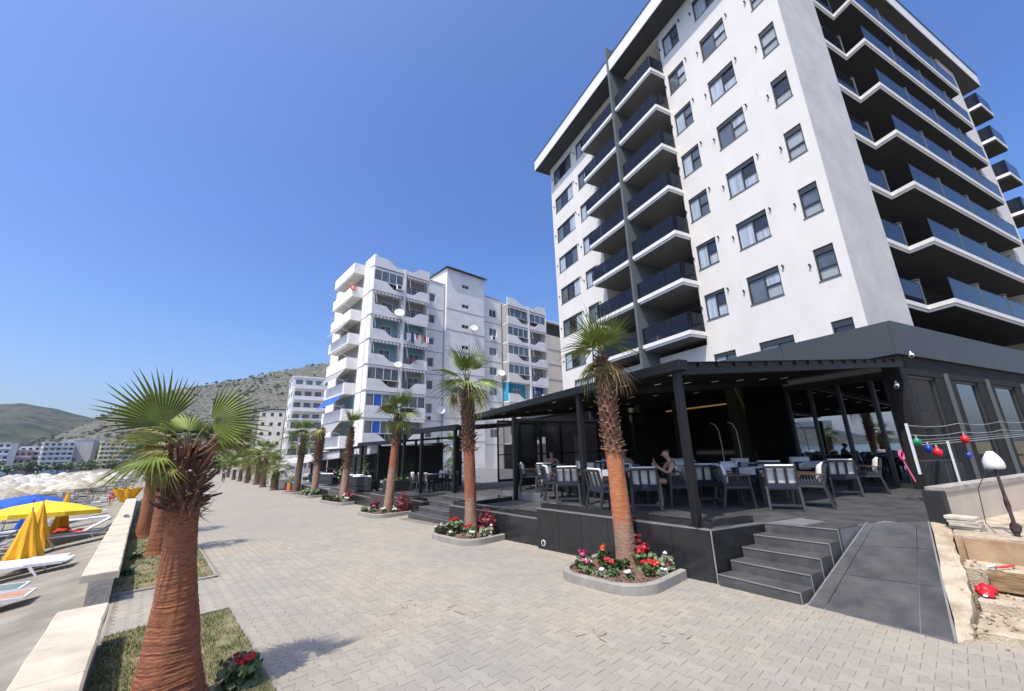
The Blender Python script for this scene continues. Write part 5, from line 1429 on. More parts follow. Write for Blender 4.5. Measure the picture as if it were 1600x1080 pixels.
# terrace beyond the second steps
table(9.95,16.55,.28,20,'dark table on the terrace beyond the second steps')
chair(9.25,16.35,.28,60,'chair seen from behind beyond the second steps'); chair(9.3,17.2,.28,130,'left chair turned right beyond the second steps, pale cushion'); chair(10.6,16.2,.28,-60,'right chair with its white cushion towards the steps'); chair(10.6,17.1,.28,-125,'rear chair of the table beyond the second steps')
def planter_box(x0,x1,y0,y1,z0,z1,label,h,seed,m='anthracite_mat',lf='leaf',nl=260):
    t = thing('planter', label, 'planter', ((x0+x1)/2,(y0+y1)/2,z0)); a, c = (x1-x0)/2, (y1-y0)/2
    b = MB().mat(MT[m]); b.box(-a,a,-c,-c+.03,0,z1-z0); b.box(-a,a,c-.03,c,0,z1-z0); b.box(-a,-a+.03,-c+.03,c-.03,0,z1-z0); b.box(a-.03,a,-c+.03,c-.03,0,z1-z0); b.build('box', parent=t)
    b = MB().mat(MT['soil']); b.box(-a+.03,a-.03,-c+.03,c-.03,0,z1-z0-.05); b.build('soil', parent=t)
    r = random.Random(seed); b = MB().mat(MT[lf])
    for k in range(nl):
        p = Vector((r.uniform(-a,a),r.uniform(-c,c),z1-z0-.05+h*r.random()**1.3)); s_ = r.uniform(.03,.07); u = Vector((r.gauss(0,1),r.gauss(0,1),r.gauss(0,1))).normalized(); v = u.orthogonal().normalized()
        b.face([p-u*s_,p-v*s_*.6,p+u*s_,p+v*s_*.6])
    tag(b.build('plants', parent=t), kind='stuff')
    return t
planter_box(8.1,9.3,17.75,18.15,.28,.78,'dark box planter with yellow green leaves at the end of the second terrace',.16,1,lf='leaf',nl=200)
def shrub(name, label, x, y, z, h, r_, seed, m='leaf', cone=False, n=500, sz=.05, cat='plant'):
    t = thing(name, label, cat, (x,y,z)); r = random.Random(seed)
    b = MB().mat(MT['trunk_brown']); b.tube([(0,0,0),(.02,0,h*.5),(0,.02,h*.8)],[.035,.025,.012],6); b.build('stem', parent=t)
    b = MB().mat(MT[m])
    for k in range(n):
        zz = r.random()**(1.5 if cone else .8)
        R_ = r_*((1-zz)*1.0+.06 if cone else (sin(pi*min(1,zz*.92+.06)))**.7)
        a = r.uniform(0,6.28); q = R_*sqrt(r.uniform(.25,1)); p = Vector((q*cos(a),q*sin(a),h*(.12+.88*zz))); u = Vector((r.gauss(0,1),r.gauss(0,1),r.gauss(.3,1))).normalized(); v = u.orthogonal().normalized(); s_ = sz*r.uniform(.6,1.4)
        b.face([p-u*s_,p-v*s_*.5,p+u*s_,p+v*s_*.5])
    b.build('foliage', parent=t); return t
shrub('conifer','narrow dark cone shaped conifer in a pot behind the middle canopy',14.8,24.5,.1,3.0,.55,1,cone=True,n=900,sz=.07,cat='shrub')
shrub('leafy_shrub','yellow green bush beyond the middle canopy, right of the conifer',15.5,23.2,.1,1.7,.8,2,n=700,sz=.07,cat='shrub')
shrub('leafy_shrub','green bush behind the box planter under the farthest canopy',10.2,20.6,.1,1.6,.7,3,n=500,sz=.07,cat='shrub')
shrub('leafy_shrub','tall thin climbing plant by the posts of the farthest canopy',9.6,24.2,.0,2.0,.4,4,n=350,sz=.07,cat='shrub')
shrub('leafy_shrub','bush at the left of the farthest canopy, above the low wall',9.0,25.6,.0,1.5,.45,5,n=350,sz=.07,cat='shrub')
palm('little fan palm seen beneath the canopy in front of the white flats', (17.5,26.5,0), [(-.05,.2,0),(1.6,.16,1),(2.0,.1,1)], ['trunk_brown','boot'], (0,0), 'far', (1.15,.75,18), (3,7,3,0), 140, (.9,1.9), (.2,.07), near=False, step=.09, n=12, per=5)
def sofa(x,y,z,az,w_,label):
    t = thing('outdoor_sofa', label, 'sofa', (x,y,z), radians(-az))
    b = MB().mat(MT['chair_frame']); b.bbox(-w_/2,w_/2,-.4,.4,.08,.3,.02); b.bbox(-w_/2,w_/2,-.42,-.3,.3,.75,.02); b.bbox(-w_/2-.1,-w_/2,-.4,.4,.08,.55,.02); b.bbox(w_/2,w_/2+.1,-.4,.4,.08,.55,.02); b.build('frame', parent=t)
    n = max(1,int(w_/.6))
    for k in range(n):
        q = MB().mat(MT['cushion']); a = -w_/2+k*w_/n; q.bbox(a+.01,a+w_/n-.01,-.28,.4,.3,.42,.03); q.build('seat_cushion', parent=t)
        q = MB().mat(MT['cushion']); q.bbox(a+.02,a+w_/n-.02,-.3,-.18,.42,.8,.03); q.build('back_cushion', parent=t)
    return t
sofa(8.6,21.6,.1,60,1.2,'dark two seat sofa with pale cushions behind the fourth bed'); sofa(8.9,23.4,.1,60,1.2,'dark sofa with pale cushions at the far end of the low wall'); sofa(10.4,22.3,.1,-100,1.2,'dark sofa facing outward under the farthest canopy')
sofa(9.3,29.5,.0,70,1.3,'dark sofa with white cushions right of the stripped palm'); sofa(9.6,32.5,.0,70,1.3,'dark sofa with white cushions left of the stripped palm'); sofa(11.0,30.5,0,-110,1.3,'dark sofa deep under the lettered fascia')

# ------------------------------------------------------------------ people
def skin_mesh(V, E, Rr, m, name, sub=2, root=0):
    me = bpy.data.meshes.new('tmp_skin'); me.from_pydata([tuple(v) for v in V], E, [])
    o = bpy.data.objects.new('tmp_skin', me); COL.objects.link(o)
    md = o.modifiers.new('s','SKIN'); 
    if not me.skin_vertices: me.skin_vertices.new()
    for i, r_ in enumerate(Rr):
        rr_ = r_ if isinstance(r_, tuple) else (r_, r_)
        me.skin_vertices[0].data[i].radius = rr_; me.skin_vertices[0].data[i].use_root = (i == root)
    md.branch_smoothing = .6
    if sub: ss = o.modifiers.new('u','SUBSURF'); ss.levels = sub; ss.render_levels = sub
    dg = bpy.context.evaluated_depsgraph_get(); ev_ = o.evaluated_get(dg); out = bpy.data.meshes.new_from_object(ev_)
    out.name = name; out.materials.clear(); out.materials.append(MT[m])
    for p in out.polygons: p.use_smooth = True
    bpy.data.objects.remove(o); bpy.data.meshes.remove(me)
    return out
def person(label, loc, rz, J, top, bottom, hair='hair', shoes='cloth_white', sc=1.0, group=None, hands=True, sleeve=.45, longleg=False, bun=False):
    """J: joint name -> position (x right, y forward, z up)"""
    t = thing('person', label, 'person', loc, rz, group); t.scale = (sc,sc,sc)
    names = ['pelvis','waist','chest','neck','chin','head','crown','shl','ell','wrl','shr','elr','wrr','hipl','knl','anl','toel','hipr','knr','anr','toer']
    J = {k: Vector(v) for k, v in J.items()}
    idx = {n: i for i, n in enumerate(names)}; V = [J[n] for n in names]
    E = [(a, c) for a, c in [('pelvis','waist'),('waist','chest'),('chest','neck'),('neck','chin'),('chin','head'),('head','crown'),('chest','shl'),('shl','ell'),('ell','wrl'),('chest','shr'),('shr','elr'),('elr','wrr'),('pelvis','hipl'),('hipl','knl'),('knl','anl'),('anl','toel'),('pelvis','hipr'),('hipr','knr'),('knr','anr'),('anr','toer')]]
    E = [(idx[a], idx[c]) for a, c in E]
    rad = dict(pelvis=(.13,.11),waist=(.115,.09),chest=(.14,.10),neck=.05,chin=.058,head=.082,crown=.062,shl=.055,ell=.04,wrl=.026,shr=.055,elr=.04,wrr=.026,hipl=.085,knl=.055,anl=.036,toel=.03,hipr=.085,knr=.055,anr=.036,toer=.03)
    RR = [rad[n] for n in names]
    if hands:
        for s_, w_, e_ in (('l','wrl','ell'),('r','wrr','elr')):
            d = (J[w_]-J[e_]).normalized(); side = d.cross(Vector((0,1,0))); side = side.normalized() if side.length > .1 else Vector((1,0,0))
            palm_ = J[w_]+d*.07; V.append(palm_); RR.append((.036,.018)); pi_ = len(V)-1; E.append((idx[w_], pi_))
            curl = d.cross(side)
            for k, (off, ln) in enumerate(((-.03,.06),(-.01,.075),(.01,.07),(.03,.055))):
                V.append(palm_+side*off+d*.045); RR.append(.010); a = len(V)-1; E.append((pi_, a))
                V.append(palm_+side*off*1.1+d*(.045+ln*.5)+curl*.012); RR.append(.009); E.append((a, a+1))
                V.append(palm_+side*off*1.1+d*(.045+ln*.8)+curl*.035); RR.append(.007); E.append((a+1, a+2))
            V.append(J[w_]+d*.03-side*.045); RR.append(.011); a = len(V)-1; E.append((pi_, a)); V.append(J[w_]+d*.07-side*.065); RR.append(.009); E.append((a, a+1))
    inst('body', skin_mesh(V, E, RR, 'skin', 'body', 2, 0), t)
    # face
    hd = J['head']; up = (J['crown']-J['chin']).normalized(); fwd = Vector((0,1,0)); fwd = (fwd-up*fwd.dot(up)).normalized(); rt_ = fwd.cross(up)
    if 'look' in J: fwd = (J['look']-up*J['look'].dot(up)).normalized(); rt_ = fwd.cross(up)
    b = MB().mat(MT['skin']); b.sm = True; rr_ = random.Random(1)
    b.blob(hd+fwd*.083-up*.018,(.013,.018,.02),rr_,8,6,.0)
    for s_ in (-1,1): b.blob(hd+rt_*s_*.074-up*.012,(.010,.016,.024),rr_,8,6,0)
    b.mat(MT['cloth_dark']); 
    for s_ in (-1,1): b.blob(hd+fwd*.073+rt_*s_*.03+up*.012,(.012,.008,.007),rr_,8,5,0)
    b.mat(MT['sling_red']); b.blob(hd+fwd*.074-up*.05,(.022,.008,.007),rr_,8,5,0)
    b.build('face', parent=t)
    hv = [hd-fwd*.035-up*.05, hd-fwd*.035+up*.03, hd+fwd*.02+up*.075]; hr = [.088,.108,.088]; he = [(0,1),(1,2)]
    if bun: hv.append(hd-fwd*.1+up*.08); hr.append(.045); he.append((1,3))
    inst('hair', skin_mesh(hv, he, hr, hair, 'hair', 2), t)
    # clothes follow the limbs
    def lerp(a, c, k): return J[a]+(J[c]-J[a])*k
    tv = [J['pelvis']+Vector((0,0,.02)),J['waist'],J['chest'],lerp('chest','neck',.55),J['shl'],lerp('shl','ell',sleeve),J['shr'],lerp('shr','elr',sleeve)]
    inst('shirt', skin_mesh(tv,[(0,1),(1,2),(2,3),(2,4),(4,5),(2,6),(6,7)],[(.142,.122),(.127,.102),(.152,.112),.062,.066,.055,.066,.055],top,'shirt',2), t)
    k = .92 if longleg else .62
    end = ('kn','an') if longleg else ('hip','kn')
    bv = [J['pelvis']]; be = []; br_ = [(.145,.125)]
    for s_ in 'lr':
        n0 = len(bv); bv += [J['hip'+s_]]; br_ += [.096]; be.append((0,n0))
        if longleg: bv += [J['kn'+s_], lerp('kn'+s_,'an'+s_,.9)]; br_ += [.067,.048]; be += [(n0,n0+1),(n0+1,n0+2)]
        else: bv += [lerp('hip'+s_,'kn'+s_,.7)]; br_ += [.078]; be += [(n0,n0+1)]
    inst('trousers' if longleg else 'shorts', skin_mesh(bv,be,br_,bottom,'trousers',2), t)
    for s_ in 'lr':
        inst('shoe', skin_mesh([J['an'+s_]+Vector((0,-.02,-.035)), J['toe'+s_]+(J['toe'+s_]-J['an'+s_])*.05],[(0,1)],[.045,.038],shoes,'shoe',2), t)
    return t
mk('cloth_pattern', (.62,.60,.57), .9, col2=(.03,.03,.03), scale=14, contrast=(.46,.54))
SIT = dict(pelvis=(0,0,.50),waist=(0,.03,.64),chest=(0,.08,.84),neck=(0,.13,.965),chin=(0,.175,1.02),head=(0,.19,1.085),crown=(0,.175,1.155),
  shl=(-.17,.09,.90),ell=(-.23,.22,.68),wrl=(-.08,.40,.80),shr=(.17,.09,.90),elr=(.22,.24,.70),wrr=(.06,.40,.86),hipl=(-.09,.04,.50),knl=(-.12,.44,.51),anl=(-.12,.40,.08),toel=(-.12,.54,.035),hipr=(.09,.04,.50),knr=(.12,.44,.50),anr=(.13,.34,.08),toer=(.13,.47,.035))
WALK = dict(pelvis=(0,0,.90),waist=(0,.0,1.05),chest=(0,.02,1.28),neck=(0,.03,1.43),chin=(0,.05,1.50),head=(0,.05,1.57),crown=(0,.045,1.64),
  shl=(-.18,.02,1.36),ell=(-.24,-.10,1.10),wrl=(-.22,.03,.88),shr=(.18,.02,1.36),elr=(.24,.05,1.10),wrr=(.21,.22,.92),hipl=(-.09,0,.88),knl=(-.10,.18,.50),anl=(-.1,.22,.09),toel=(-.1,.36,.04),hipr=(.09,0,.88),knr=(.1,-.02,.48),anr=(.1,-.28,.13),toer=(.1,-.17,.04))
STAND = dict(WALK, knl=(-.11,.03,.48), anl=(-.12,.0,.08), toel=(-.13,.14,.035), knr=(.11,.03,.48), anr=(.12,0,.08), toer=(.13,.14,.035), ell=(-.26,.0,1.10), wrl=(-.25,.1,.88), elr=(.26,0,1.10), wrr=(.25,.1,.88))
person('woman with dark tied hair sitting bent forward at the table, bare tan arms, white shoes', (8.70,4.33,FZ), radians(42), SIT, 'cloth_pattern', 'cloth_dark', sleeve=.2, bun=True)
person('seated man in dark clothes in the gloom near the glass screens', (9.9-.75*sin(radians(-130)),9.2-.75*cos(radians(-130)),FZ), radians(130), SIT, 'cloth_dark', 'cloth_dark', longleg=True)
person('seated guest in grey in the dim back row left of the dining room columns', (10.0+.75*sin(radians(60)),6.5+.75*cos(radians(60)),FZ), radians(120), SIT, 'cloth_grey', 'cloth_dark', longleg=True)
person('distant person in dark clothes walking towards the camera along the promenade', (7.4,67,gz(67)), radians(175), WALK, 'cloth_dark', 'cloth_dark', longleg=True, shoes='cloth_dark')
person('tiny person in white far down the promenade beyond the walker', (8.5,95,gz(95)), radians(20), WALK, 'cloth_white', 'cloth_blue', longleg=True, shoes='cloth_dark')
person('tiny person in blue far down the promenade', (6.8,104,gz(104)), radians(10), WALK, 'cloth_blue', 'cloth_dark', longleg=True, shoes='cloth_dark')
person('seated guest in a pink shirt right of the stripped palm', (10.2,30.2,.0), radians(100), SIT, 'cloth_pink', 'cloth_dark', longleg=True)
person('seated guest in a pink shirt left of the stripped palm', (10.0,35.5,.0), radians(60), SIT, 'cloth_pink', 'cloth_blue', longleg=True)
person('standing waiter in white behind the sofas under the lettered fascia', (11.4,28.8,.0), radians(150), STAND, 'cloth_white', 'cloth_dark', longleg=True, shoes='cloth_dark')
person('small child in a pink red shirt walking on the sand beside the sea wall', (-1.72,39.0,sand_z(-1.72,39.0)), radians(170), WALK, 'cloth_pink', 'cloth_pink', sc=.72, shoes='skin')
person('bather in red standing among the pale beach umbrellas', (-5.2,72,sand_z(-5.2,72)), radians(150), STAND, 'cloth_pink', 'cloth_pink', shoes='skin')
# ------------------------------------------------------------------ white apartment block with balconies
mk('wb_white', (.80,.778,.74), .88, var=.10, scale=.7, bump=.05)
mk('wb_band', (.33,.34,.36), .9)
mk('wb_teal', (.22,.42,.46), .85, var=.1); mk('wb_blue', (.02,.11,.48), .6, var=.1); mk('wb_blue_wall', (.04,.32,.52), .8, var=.1)
mk('awning_grey', (.30,.31,.31), .9, var=.2, scale=3); mk('awning_pale', (.68,.68,.66), .9, var=.15, scale=6)
mk('shade', (.20,.20,.20), .9)
mk('wb_recess_shade', (.36,.355,.34), .9, var=.1)  # wall colour with the shade behind the balconies put into it
mk('rail_grey', (.28,.29,.31), .5)
mk('pane_grey', (.12,.14,.15), .08, var=.4, scale=.7, spec=.9)
wb = thing('apartment_building', 'white eight storey apartment building with wavy balcony fronts and awnings', 'apartment building', (16.6,43.2,-.7))
BZ = .7
P_ = [21.2,18.1,15.05,12.0,8.95,5.9,2.85]           # undersides of the balcony fronts
YB = 1.35
def wbox(m, *a, name='wall', par=None):
    b = MB().mat(MT[m]); x0,x1,y0,y1,z0,z1 = a; b.box(x0,x1,y0,y1,z0+BZ,z1+BZ); return b.build(name, parent=par or wb)
# solid body
b = MB().mat(MT['wb_white'])
b.box(0,.35,.135,3.1,-1+BZ,26.0+BZ)                       # seaward strip, a blade beside the bay
b.face([(0,3.1,-1+BZ),(0,3.1,25.2+BZ),(0,14,25.2+BZ),(0,14,-1+BZ)])
for (x0, x1, y, zt) in ((7.6,10.9,YB,25.2),(17.6,21.4,YB,25.3)):
    hs = [((x0+.05, x0+1.75) if x0 < 9 else (18.9,20.35)) + (p+.95+BZ, p+2.2+BZ, .14) for p in P_]
    wall_holes(b, 'x', y, x0, x1, -1+BZ, zt+BZ, hs)
hs = [(13.5,14.75,25.3-3.1*k+BZ,25.9-3.1*k+BZ,.14) for k in range(8)]
wall_holes(b, 'x', .9, 10.9, 17.6, -1+BZ, 27.7+BZ, hs)
b.face([(10.9,.9,-1+BZ),(10.9,.9,27.7+BZ),(10.9,6,27.7+BZ),(10.9,6,-1+BZ)]); b.face([(17.6,.9,-1+BZ),(17.6,6,-1+BZ),(17.6,6,27.7+BZ),(17.6,.9,27.7+BZ)])
b.box(7.5,30.3,14,14.1,-1,25+BZ); b.face([(30.3,0,-1),(30.3,14,-1),(30.3,14,25+BZ),(30.3,0,25+BZ)])
b.box(.36,30.2,1.4,13.9,24.9+BZ,25.0+BZ)
b.build('wall', parent=wb)
b = MB().mat(MT['frame_dark']); b.box(10.6,17.95,.5,6.3,27.72+BZ,27.86+BZ); b.build('stair_roof', parent=wb)
b = MB().mat(MT['wb_band'])
for p in P_:
    b.box(7.62,10.89,YB-.025,YB-.001,p-.08+BZ,p+.02+BZ); b.box(17.61,21.38,YB-.025,YB-.001,p-.08+BZ,p+.02+BZ); b.box(10.91,17.59,.875,.899,p+.35+BZ,p+.44+BZ); b.box(-.025,-.001,.02,3.08,p-.08+BZ,p+.02+BZ)
b.box(7.6,10.9,YB-.06,YB+.1,25.2+BZ,25.3+BZ); b.box(17.6,21.4,YB-.06,YB+.1,25.3+BZ,25.4+BZ)
b.build('string_course', parent=wb)
WW = {}
def wwin(par, x, y, z, W, Hh, n=2, m='pane_grey', fm='white_trim', rz=0, blue=None):
    key = (round(W,2), round(Hh,2), n, m, fm, blue)
    if key not in WW:
        f = MB().mat(MT[fm]); t = .07
        f.box(0,W,-.04,.02,0,t); f.box(0,W,-.04,.02,Hh-t,Hh); f.box(0,t,-.04,.02,t,Hh-t); f.box(W-t,W,-.04,.02,t,Hh-t)
        ps = []
        for k in range(1,n): f.box(W*k/n-.03,W*k/n+.03,-.04,.02,t,Hh-t)
        for k in range(n):
            q = MB().mat(MT['wb_blue' if blue == k else m]); q.box(t if k == 0 else W*k/n+.03, W-t if k == n-1 else W*(k+1)/n-.03, -.012,.0,t,Hh-t); ps.append(q.data('pane'))
        WW[key] = (f.data('window'), ps)
    fm_, ps = WW[key]; o = inst('window', fm_, par, (x,y,z+BZ), (0,0,rz))
    for p in ps: inst('pane', p, o)
    return o
rb_ = random.Random(8)
for p in P_:
    wwin(wb, 7.65, YB+.13, p+.95, 1.7, 1.25, 2, rb_.choice(['pane_grey','pane','shade'])); wwin(wb, 18.9, YB+.13, p+.95, 1.45, 1.25, 2, rb_.choice(['pane_grey','pane_dark','shade']))
for k in range(8): wwin(wb, 13.5, 1.03, 25.3-3.1*k, 1.25, .6, 2, 'pane_dark')
def parapet(x0, x1, h0, h1, flip, y=0.0):
    """balcony front with the wavy top: full height at one end sweeping down to a low sill"""
    n = 14; pts = []
    for i in range(n+1):
        u = i/n; s_ = u if not flip else 1-u
        hh = h1 + (h0-h1)*(0 if s_ > .72 else (1 if s_ < .38 else .5+.5*cos(pi*(s_-.38)/.34)))
        pts.append((x0+(x1-x0)*u, hh))
    b = MB().mat(MT['wb_white'])
    for (a, ha), (c, hc) in zip(pts, pts[1:]):
        b.mesh([(a,y,0),(c,y,0),(c,y+.12,0),(a,y+.12,0),(a,y,ha),(c,y,hc),(c,y+.12,hc),(a,y+.12,ha)], [(0,1,5,4),(4,5,6,7),(2,3,7,6),(3,2,1,0)])
    b.mesh([(x0,y,0),(x0,y+.12,0),(x0,y+.12,pts[0][1]),(x0,y,pts[0][1])], [(3,2,1,0)]); b.mesh([(x1,y,0),(x1,y+.12,0),(x1,y+.12,pts[-1][1]),(x1,y,pts[-1][1])], [(0,1,2,3)])
    # floor slab
    b.box(x0,x1,y+.121,y+YB,0,.16)
    b.mat(MT['rail_grey']); b.bar((x0,y+.06,1.28),(x1,y+.06,1.28),.035)
    for k in range(7):
        x = x0+(x1-x0)*(k+.5)/7; b.bar((x,y+.06,h1-.05),(x,y+.06,1.28),.02)
    return b.data('balcony')
BAL = {}
def balcony(x0, x1, z, flip, lab=None):
    key = (round(x1-x0,2), flip)
    if key not in BAL: BAL[key] = parapet(0, x1-x0, 1.3, .55, flip)
    return inst('balcony', BAL[key], wb, (x0, 0, z+BZ))
def awning(x0, x1, z, m='awning_grey', drop=.9, out=.75, arms=True, y=0.0):
    b = MB().mat(MT[m]); n = max(4,int((x1-x0)/.22)); w_ = (x1-x0)/n
    b.box(x0,x1,y-.04,y+.1,z-.12,z)                                                  # rolled cassette
    for k in range(n):
        b.mat(MT[m] if k % 2 else MT['white_trim']); b.box(x0+k*w_,x0+(k+1)*w_,y-.12,y-.1,z-.32,z-.1)
    o = b.build('awning', parent=wb); o.location.z = BZ
    if arms:
        q = MB().mat(MT['metal_white'])
        for x in (x0+.25,x1-.25): q.bar((x,y-.02,z-.2),(x+.15,y-.1,z-1.55),.045)
        r = q.build('arm', parent=o)
    return o
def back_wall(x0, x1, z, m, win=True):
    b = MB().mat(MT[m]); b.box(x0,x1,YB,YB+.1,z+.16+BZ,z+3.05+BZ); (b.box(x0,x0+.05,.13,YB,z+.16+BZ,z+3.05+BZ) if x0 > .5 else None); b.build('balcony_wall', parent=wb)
    if win:
        wwin(wb, x0+(x1-x0)*.42, YB-.03, z+.25, 1.5, 2.0, 2, 'pane_grey')
def glazing(x0, x1, z, n, blue=None, y=.05):
    wwin(wb, x0, y+.04, z+1.32, x1-x0, 1.45, n, rb_.choice(['pane_grey','pane']), blue=blue)
    b = MB().mat(MT['white_trim']); b.box(x0,x1,y,y+.08,z+2.78+BZ,z+3.0+BZ); b.build('lintel', parent=wb)
def soffit(x0, x1, z): wbox('wb_white', x0, x1, .02, YB, z-.12, z-.001, name='slab')
def bay(xa, xm, xb, spec):
    b = MB().mat(MT['wb_white']); b.box(xm-.16,xm+.16,-.03,YB,-1+BZ,25.0+BZ); b.box(xb-.1,xb,0.13,YB,-1+BZ,24.6+BZ); b.build('pier', parent=wb)
    for k, p in enumerate(P_):
        L_, R_ = spec[k]
        for (x0, x1, s_, flip) in ((xa,xm-.17,L_,False),(xm+.17,xb,R_,True)):
            balcony(x0, x1, p, flip)
            back_wall(x0, x1-.02, p, s_.get('wall','wb_recess_shade'), True)
            if 'glaze' in s_: glazing(x0+.05, x1-.05, p, s_['glaze'], s_.get('blue'))
            if 'awn' in s_: awning(x0+.15, x1-.1, p+3.0, s_['awn'])
    # roof parapet
    for (x0, x1, flip) in ((xa,xm,False),(xm,xb,True)): balcony(x0, x1, 24.35, flip)
A_, Pp = 'awning_grey', 'awning_pale'
bay(.0, 4.1, 7.6, [(dict(glaze=4),dict(awn=A_)),(dict(awn=A_),dict(awn=A_)),(dict(awn=A_,wall='wb_teal'),dict(awn=Pp,wall='wb_teal')),(dict(awn=A_,wall='wb_teal'),dict(awn=A_,wall='wb_teal')),(dict(glaze=4),dict(awn=A_)),(dict(glaze=4,blue=1),dict(glaze=3)),(dict(glaze=4,blue=1),dict(awn=Pp))])
bay(21.5, 26.2, 30.2, [(dict(glaze=3,awn=A_),dict(glaze=3)),(dict(glaze=4),dict(awn=A_)),(dict(glaze=4),dict(awn=Pp)),(dict(glaze=4),dict(awn=A_)),(dict(wall='wb_blue_wall'),dict(awn=Pp,wall='wb_blue')),(dict(glaze=4),dict(awn=Pp)),(dict(glaze=4),dict(awn=A_))])
# seaward balconies
def sea_balcony(z, k):
    b = MB().mat(MT['wb_white']); x0, x1, y0, y1 = -1.35, -.002, 3.15, 10.5
    b.box(x0,x1,y0,y1,0,.16); b.box(x0,x0+.12,y0,y1,.16,1.35); b.box(x0+.12,x1,y0,y0+.12,.16,1.35); b.box(x0+.12,x1,y1-.12,y1,.16,1.35)
    return b.build('balcony', parent=wb, loc=(0,0,z+BZ))
for k, z in enumerate([24.2]+[p-.15 for p in P_]):
    sea_balcony(z, k)
    if k < 7:
        wwin(wb, -.05, 7.8, z-3.05+.3, 1.6, 2.0, 2, 'pane_grey', rz=-pi/2) if k else None
        q = MB().mat(MT['awning_grey' if k != 5 else 'wb_blue'])
        out = .9 if k != 5 else 1.1; dz = 1.25
        q.mesh([(-1.3,3.4,-.05),(-1.3,9.6,-.05),(-1.3-out,9.6,-dz),(-1.3-out,3.4,-dz)] if k in (2,4,5,6) else [(-1.3,3.4,-.05),(-1.3,9.6,-.05),(-1.42,9.6,-.4),(-1.42,3.4,-.4)], [(0,1,2,3)])
        q.mat(MT['metal_white']); q.bar((-1.3,3.5,-1.5),(-1.3-out,3.45,-dz),.04); q.bar((-1.3,9.5,-1.5),(-1.3-out,9.55,-dz),.04)
        q.build('awning', parent=wb, loc=(0,0,z+BZ))
q = MB().mat(MT['wb_recess_shade']); q.box(-.02,-.002,3.25,10.4,.2+BZ,24.0+BZ); q.build('balcony_wall', parent=wb)  # added grey sheet over the white wall, painting in the balcony shade
q = MB().mat(MT['wb_teal']); q.box(-.03,-.022,3.3,6.5,P_[5]+1.4+BZ,P_[5]+2.8+BZ); q.box(-.03,-.022,3.3,6.0,P_[6]+.2+BZ,P_[6]+2.8+BZ); q.build('painted_panel', parent=wb)
# things hung on the facade
def dish(x, y, z, r_, label):
    t = thing('satellite_dish', label, 'satellite dish', (16.6+x, 43.2+y, z))
    b = MB().mat(MT['metal_white']); b.sm = True; b.lathe([(0,-.0),(r_*.5,.03),(r_*.85,.10),(r_,.15),(r_*.98,.16),(r_*.8,.105),(0,.015)],16,cap=False); o = b.build('reflector', parent=t); o.rotation_euler = (radians(62),0,radians(-25))
    b = MB().mat(MT['rail_grey']); b.tube([(0,.0,0),(0,.35,-.1),(0,.4,-.4)],.03,6); b.tube([(0,-.02,-.1),(.05,-.55,.1)],.015,5); b.build('arm', parent=t)
dish(3.35,-.35,18.75,.62,'big white satellite dish on the second balcony from the top of the white building'); dish(8.6,1.0,16.9,.38,'small white dish beside the window next to the laundry'); dish(15.4,.5,19.3,.55,'white dish beside a slit window of the stair tower'); dish(20.8,.9,13.3,.58,'white dish right of the stair tower, a lower floor'); dish(10.3,.9,7.2,.6,'white dish low on the wall left of the stair tower'); dish(-.4,3.3,6.4,.75,'white dish on the seaward balcony under the blue awning'); dish(29.6,-.2,9.4,.5,'white dish at the right end of the right hand bay'); dish(3.6,-.25,12.2,.45,'white dish on the turquoise balcony, lower one')
def acu(x, y, z, label):
    t = thing('air_conditioner', label, 'air conditioner', (16.6+x, 43.2+y, z)); b = MB().mat(MT['white_trim']); b.bbox(0,.85,-.32,0,0,.6,.02); b.build('casing', parent=t); b = MB().mat(MT['frame_dark']); b.box(.08,.55,-.33,-.322,.08,.52); b.build('grille', parent=t)
acu(2.9,-.02,21.9,'air conditioner on the top balcony front of the white building'); acu(19.2,YB-.02,18.4,'air conditioner under a window right of the stair tower, third floor from the top'); acu(28.5,-.02,9.9,'air conditioner on the blue balcony of the right hand bay'); acu(8.4,YB-.02,5.9,'air conditioner low beside the left bay'); acu(14.0,.88,9.0,'air conditioner on the stair tower wall')
t = thing('laundry', 'white and red washing hung over a balcony, third floor from the top', 'laundry', (16.6+4.5,43.2-.2,15.2))
r = random.Random(2)
for k in range(9):
    b = MB().mat(MT[['cloth_white','cloth_white','cloth_blue','cloth_white','cloth_pink','cloth_white','cloth_grey','petal_crimson','cloth_white'][k]]); w_ = r.uniform(.22,.4); x = k*.34; h = r.uniform(.6,1.2); n = 4
    b.mesh([(x+w_*i/n,.04*sin(i*2.3+k),1.3) for i in range(n+1)]+[(x+w_*i/n,-.05+.06*sin(i*2+k),1.3-h+r.uniform(-.05,.05)) for i in range(n+1)], [(i,i+n+1,i+n+2,i+1) for i in range(n)])
    b.build('garment', parent=t)
b = MB().mat(MT['rail_grey']); b.bar((-.2,0,1.3),(3.2,0,1.3),.02); b.build('line', parent=t)
t = thing('balcony_flowers', 'purple flowers over the turquoise balcony below the laundry', 'flowers', (16.6+4.6,43.2+.05,12.7)); b = MB().mat(MT['petal_magenta'])
for k in range(120):
    p = Vector((r.uniform(0,1.6),r.uniform(-.15,.15),r.uniform(0,.5))); u = Vector((r.gauss(0,1),r.gauss(0,1),r.gauss(0,1))).normalized()*.06; v = u.orthogonal().normalized()*.05; b.face([p-u,p-v,p+u,p+v])
b.build('blossom', parent=t)
t = thing('life_ring', 'orange ring shaped float on the seaward balcony below the top one', 'ring', (16.6-1.3,43.2+3.1,22.2)); b = MB().mat(mat('ring_orange',(.7,.12,.04),.5)); b.tube([(.3*cos(a),-.05,.45*sin(a)) for a in [2*pi*k/14 for k in range(15)]],.09,6); b.build('ring', parent=t)

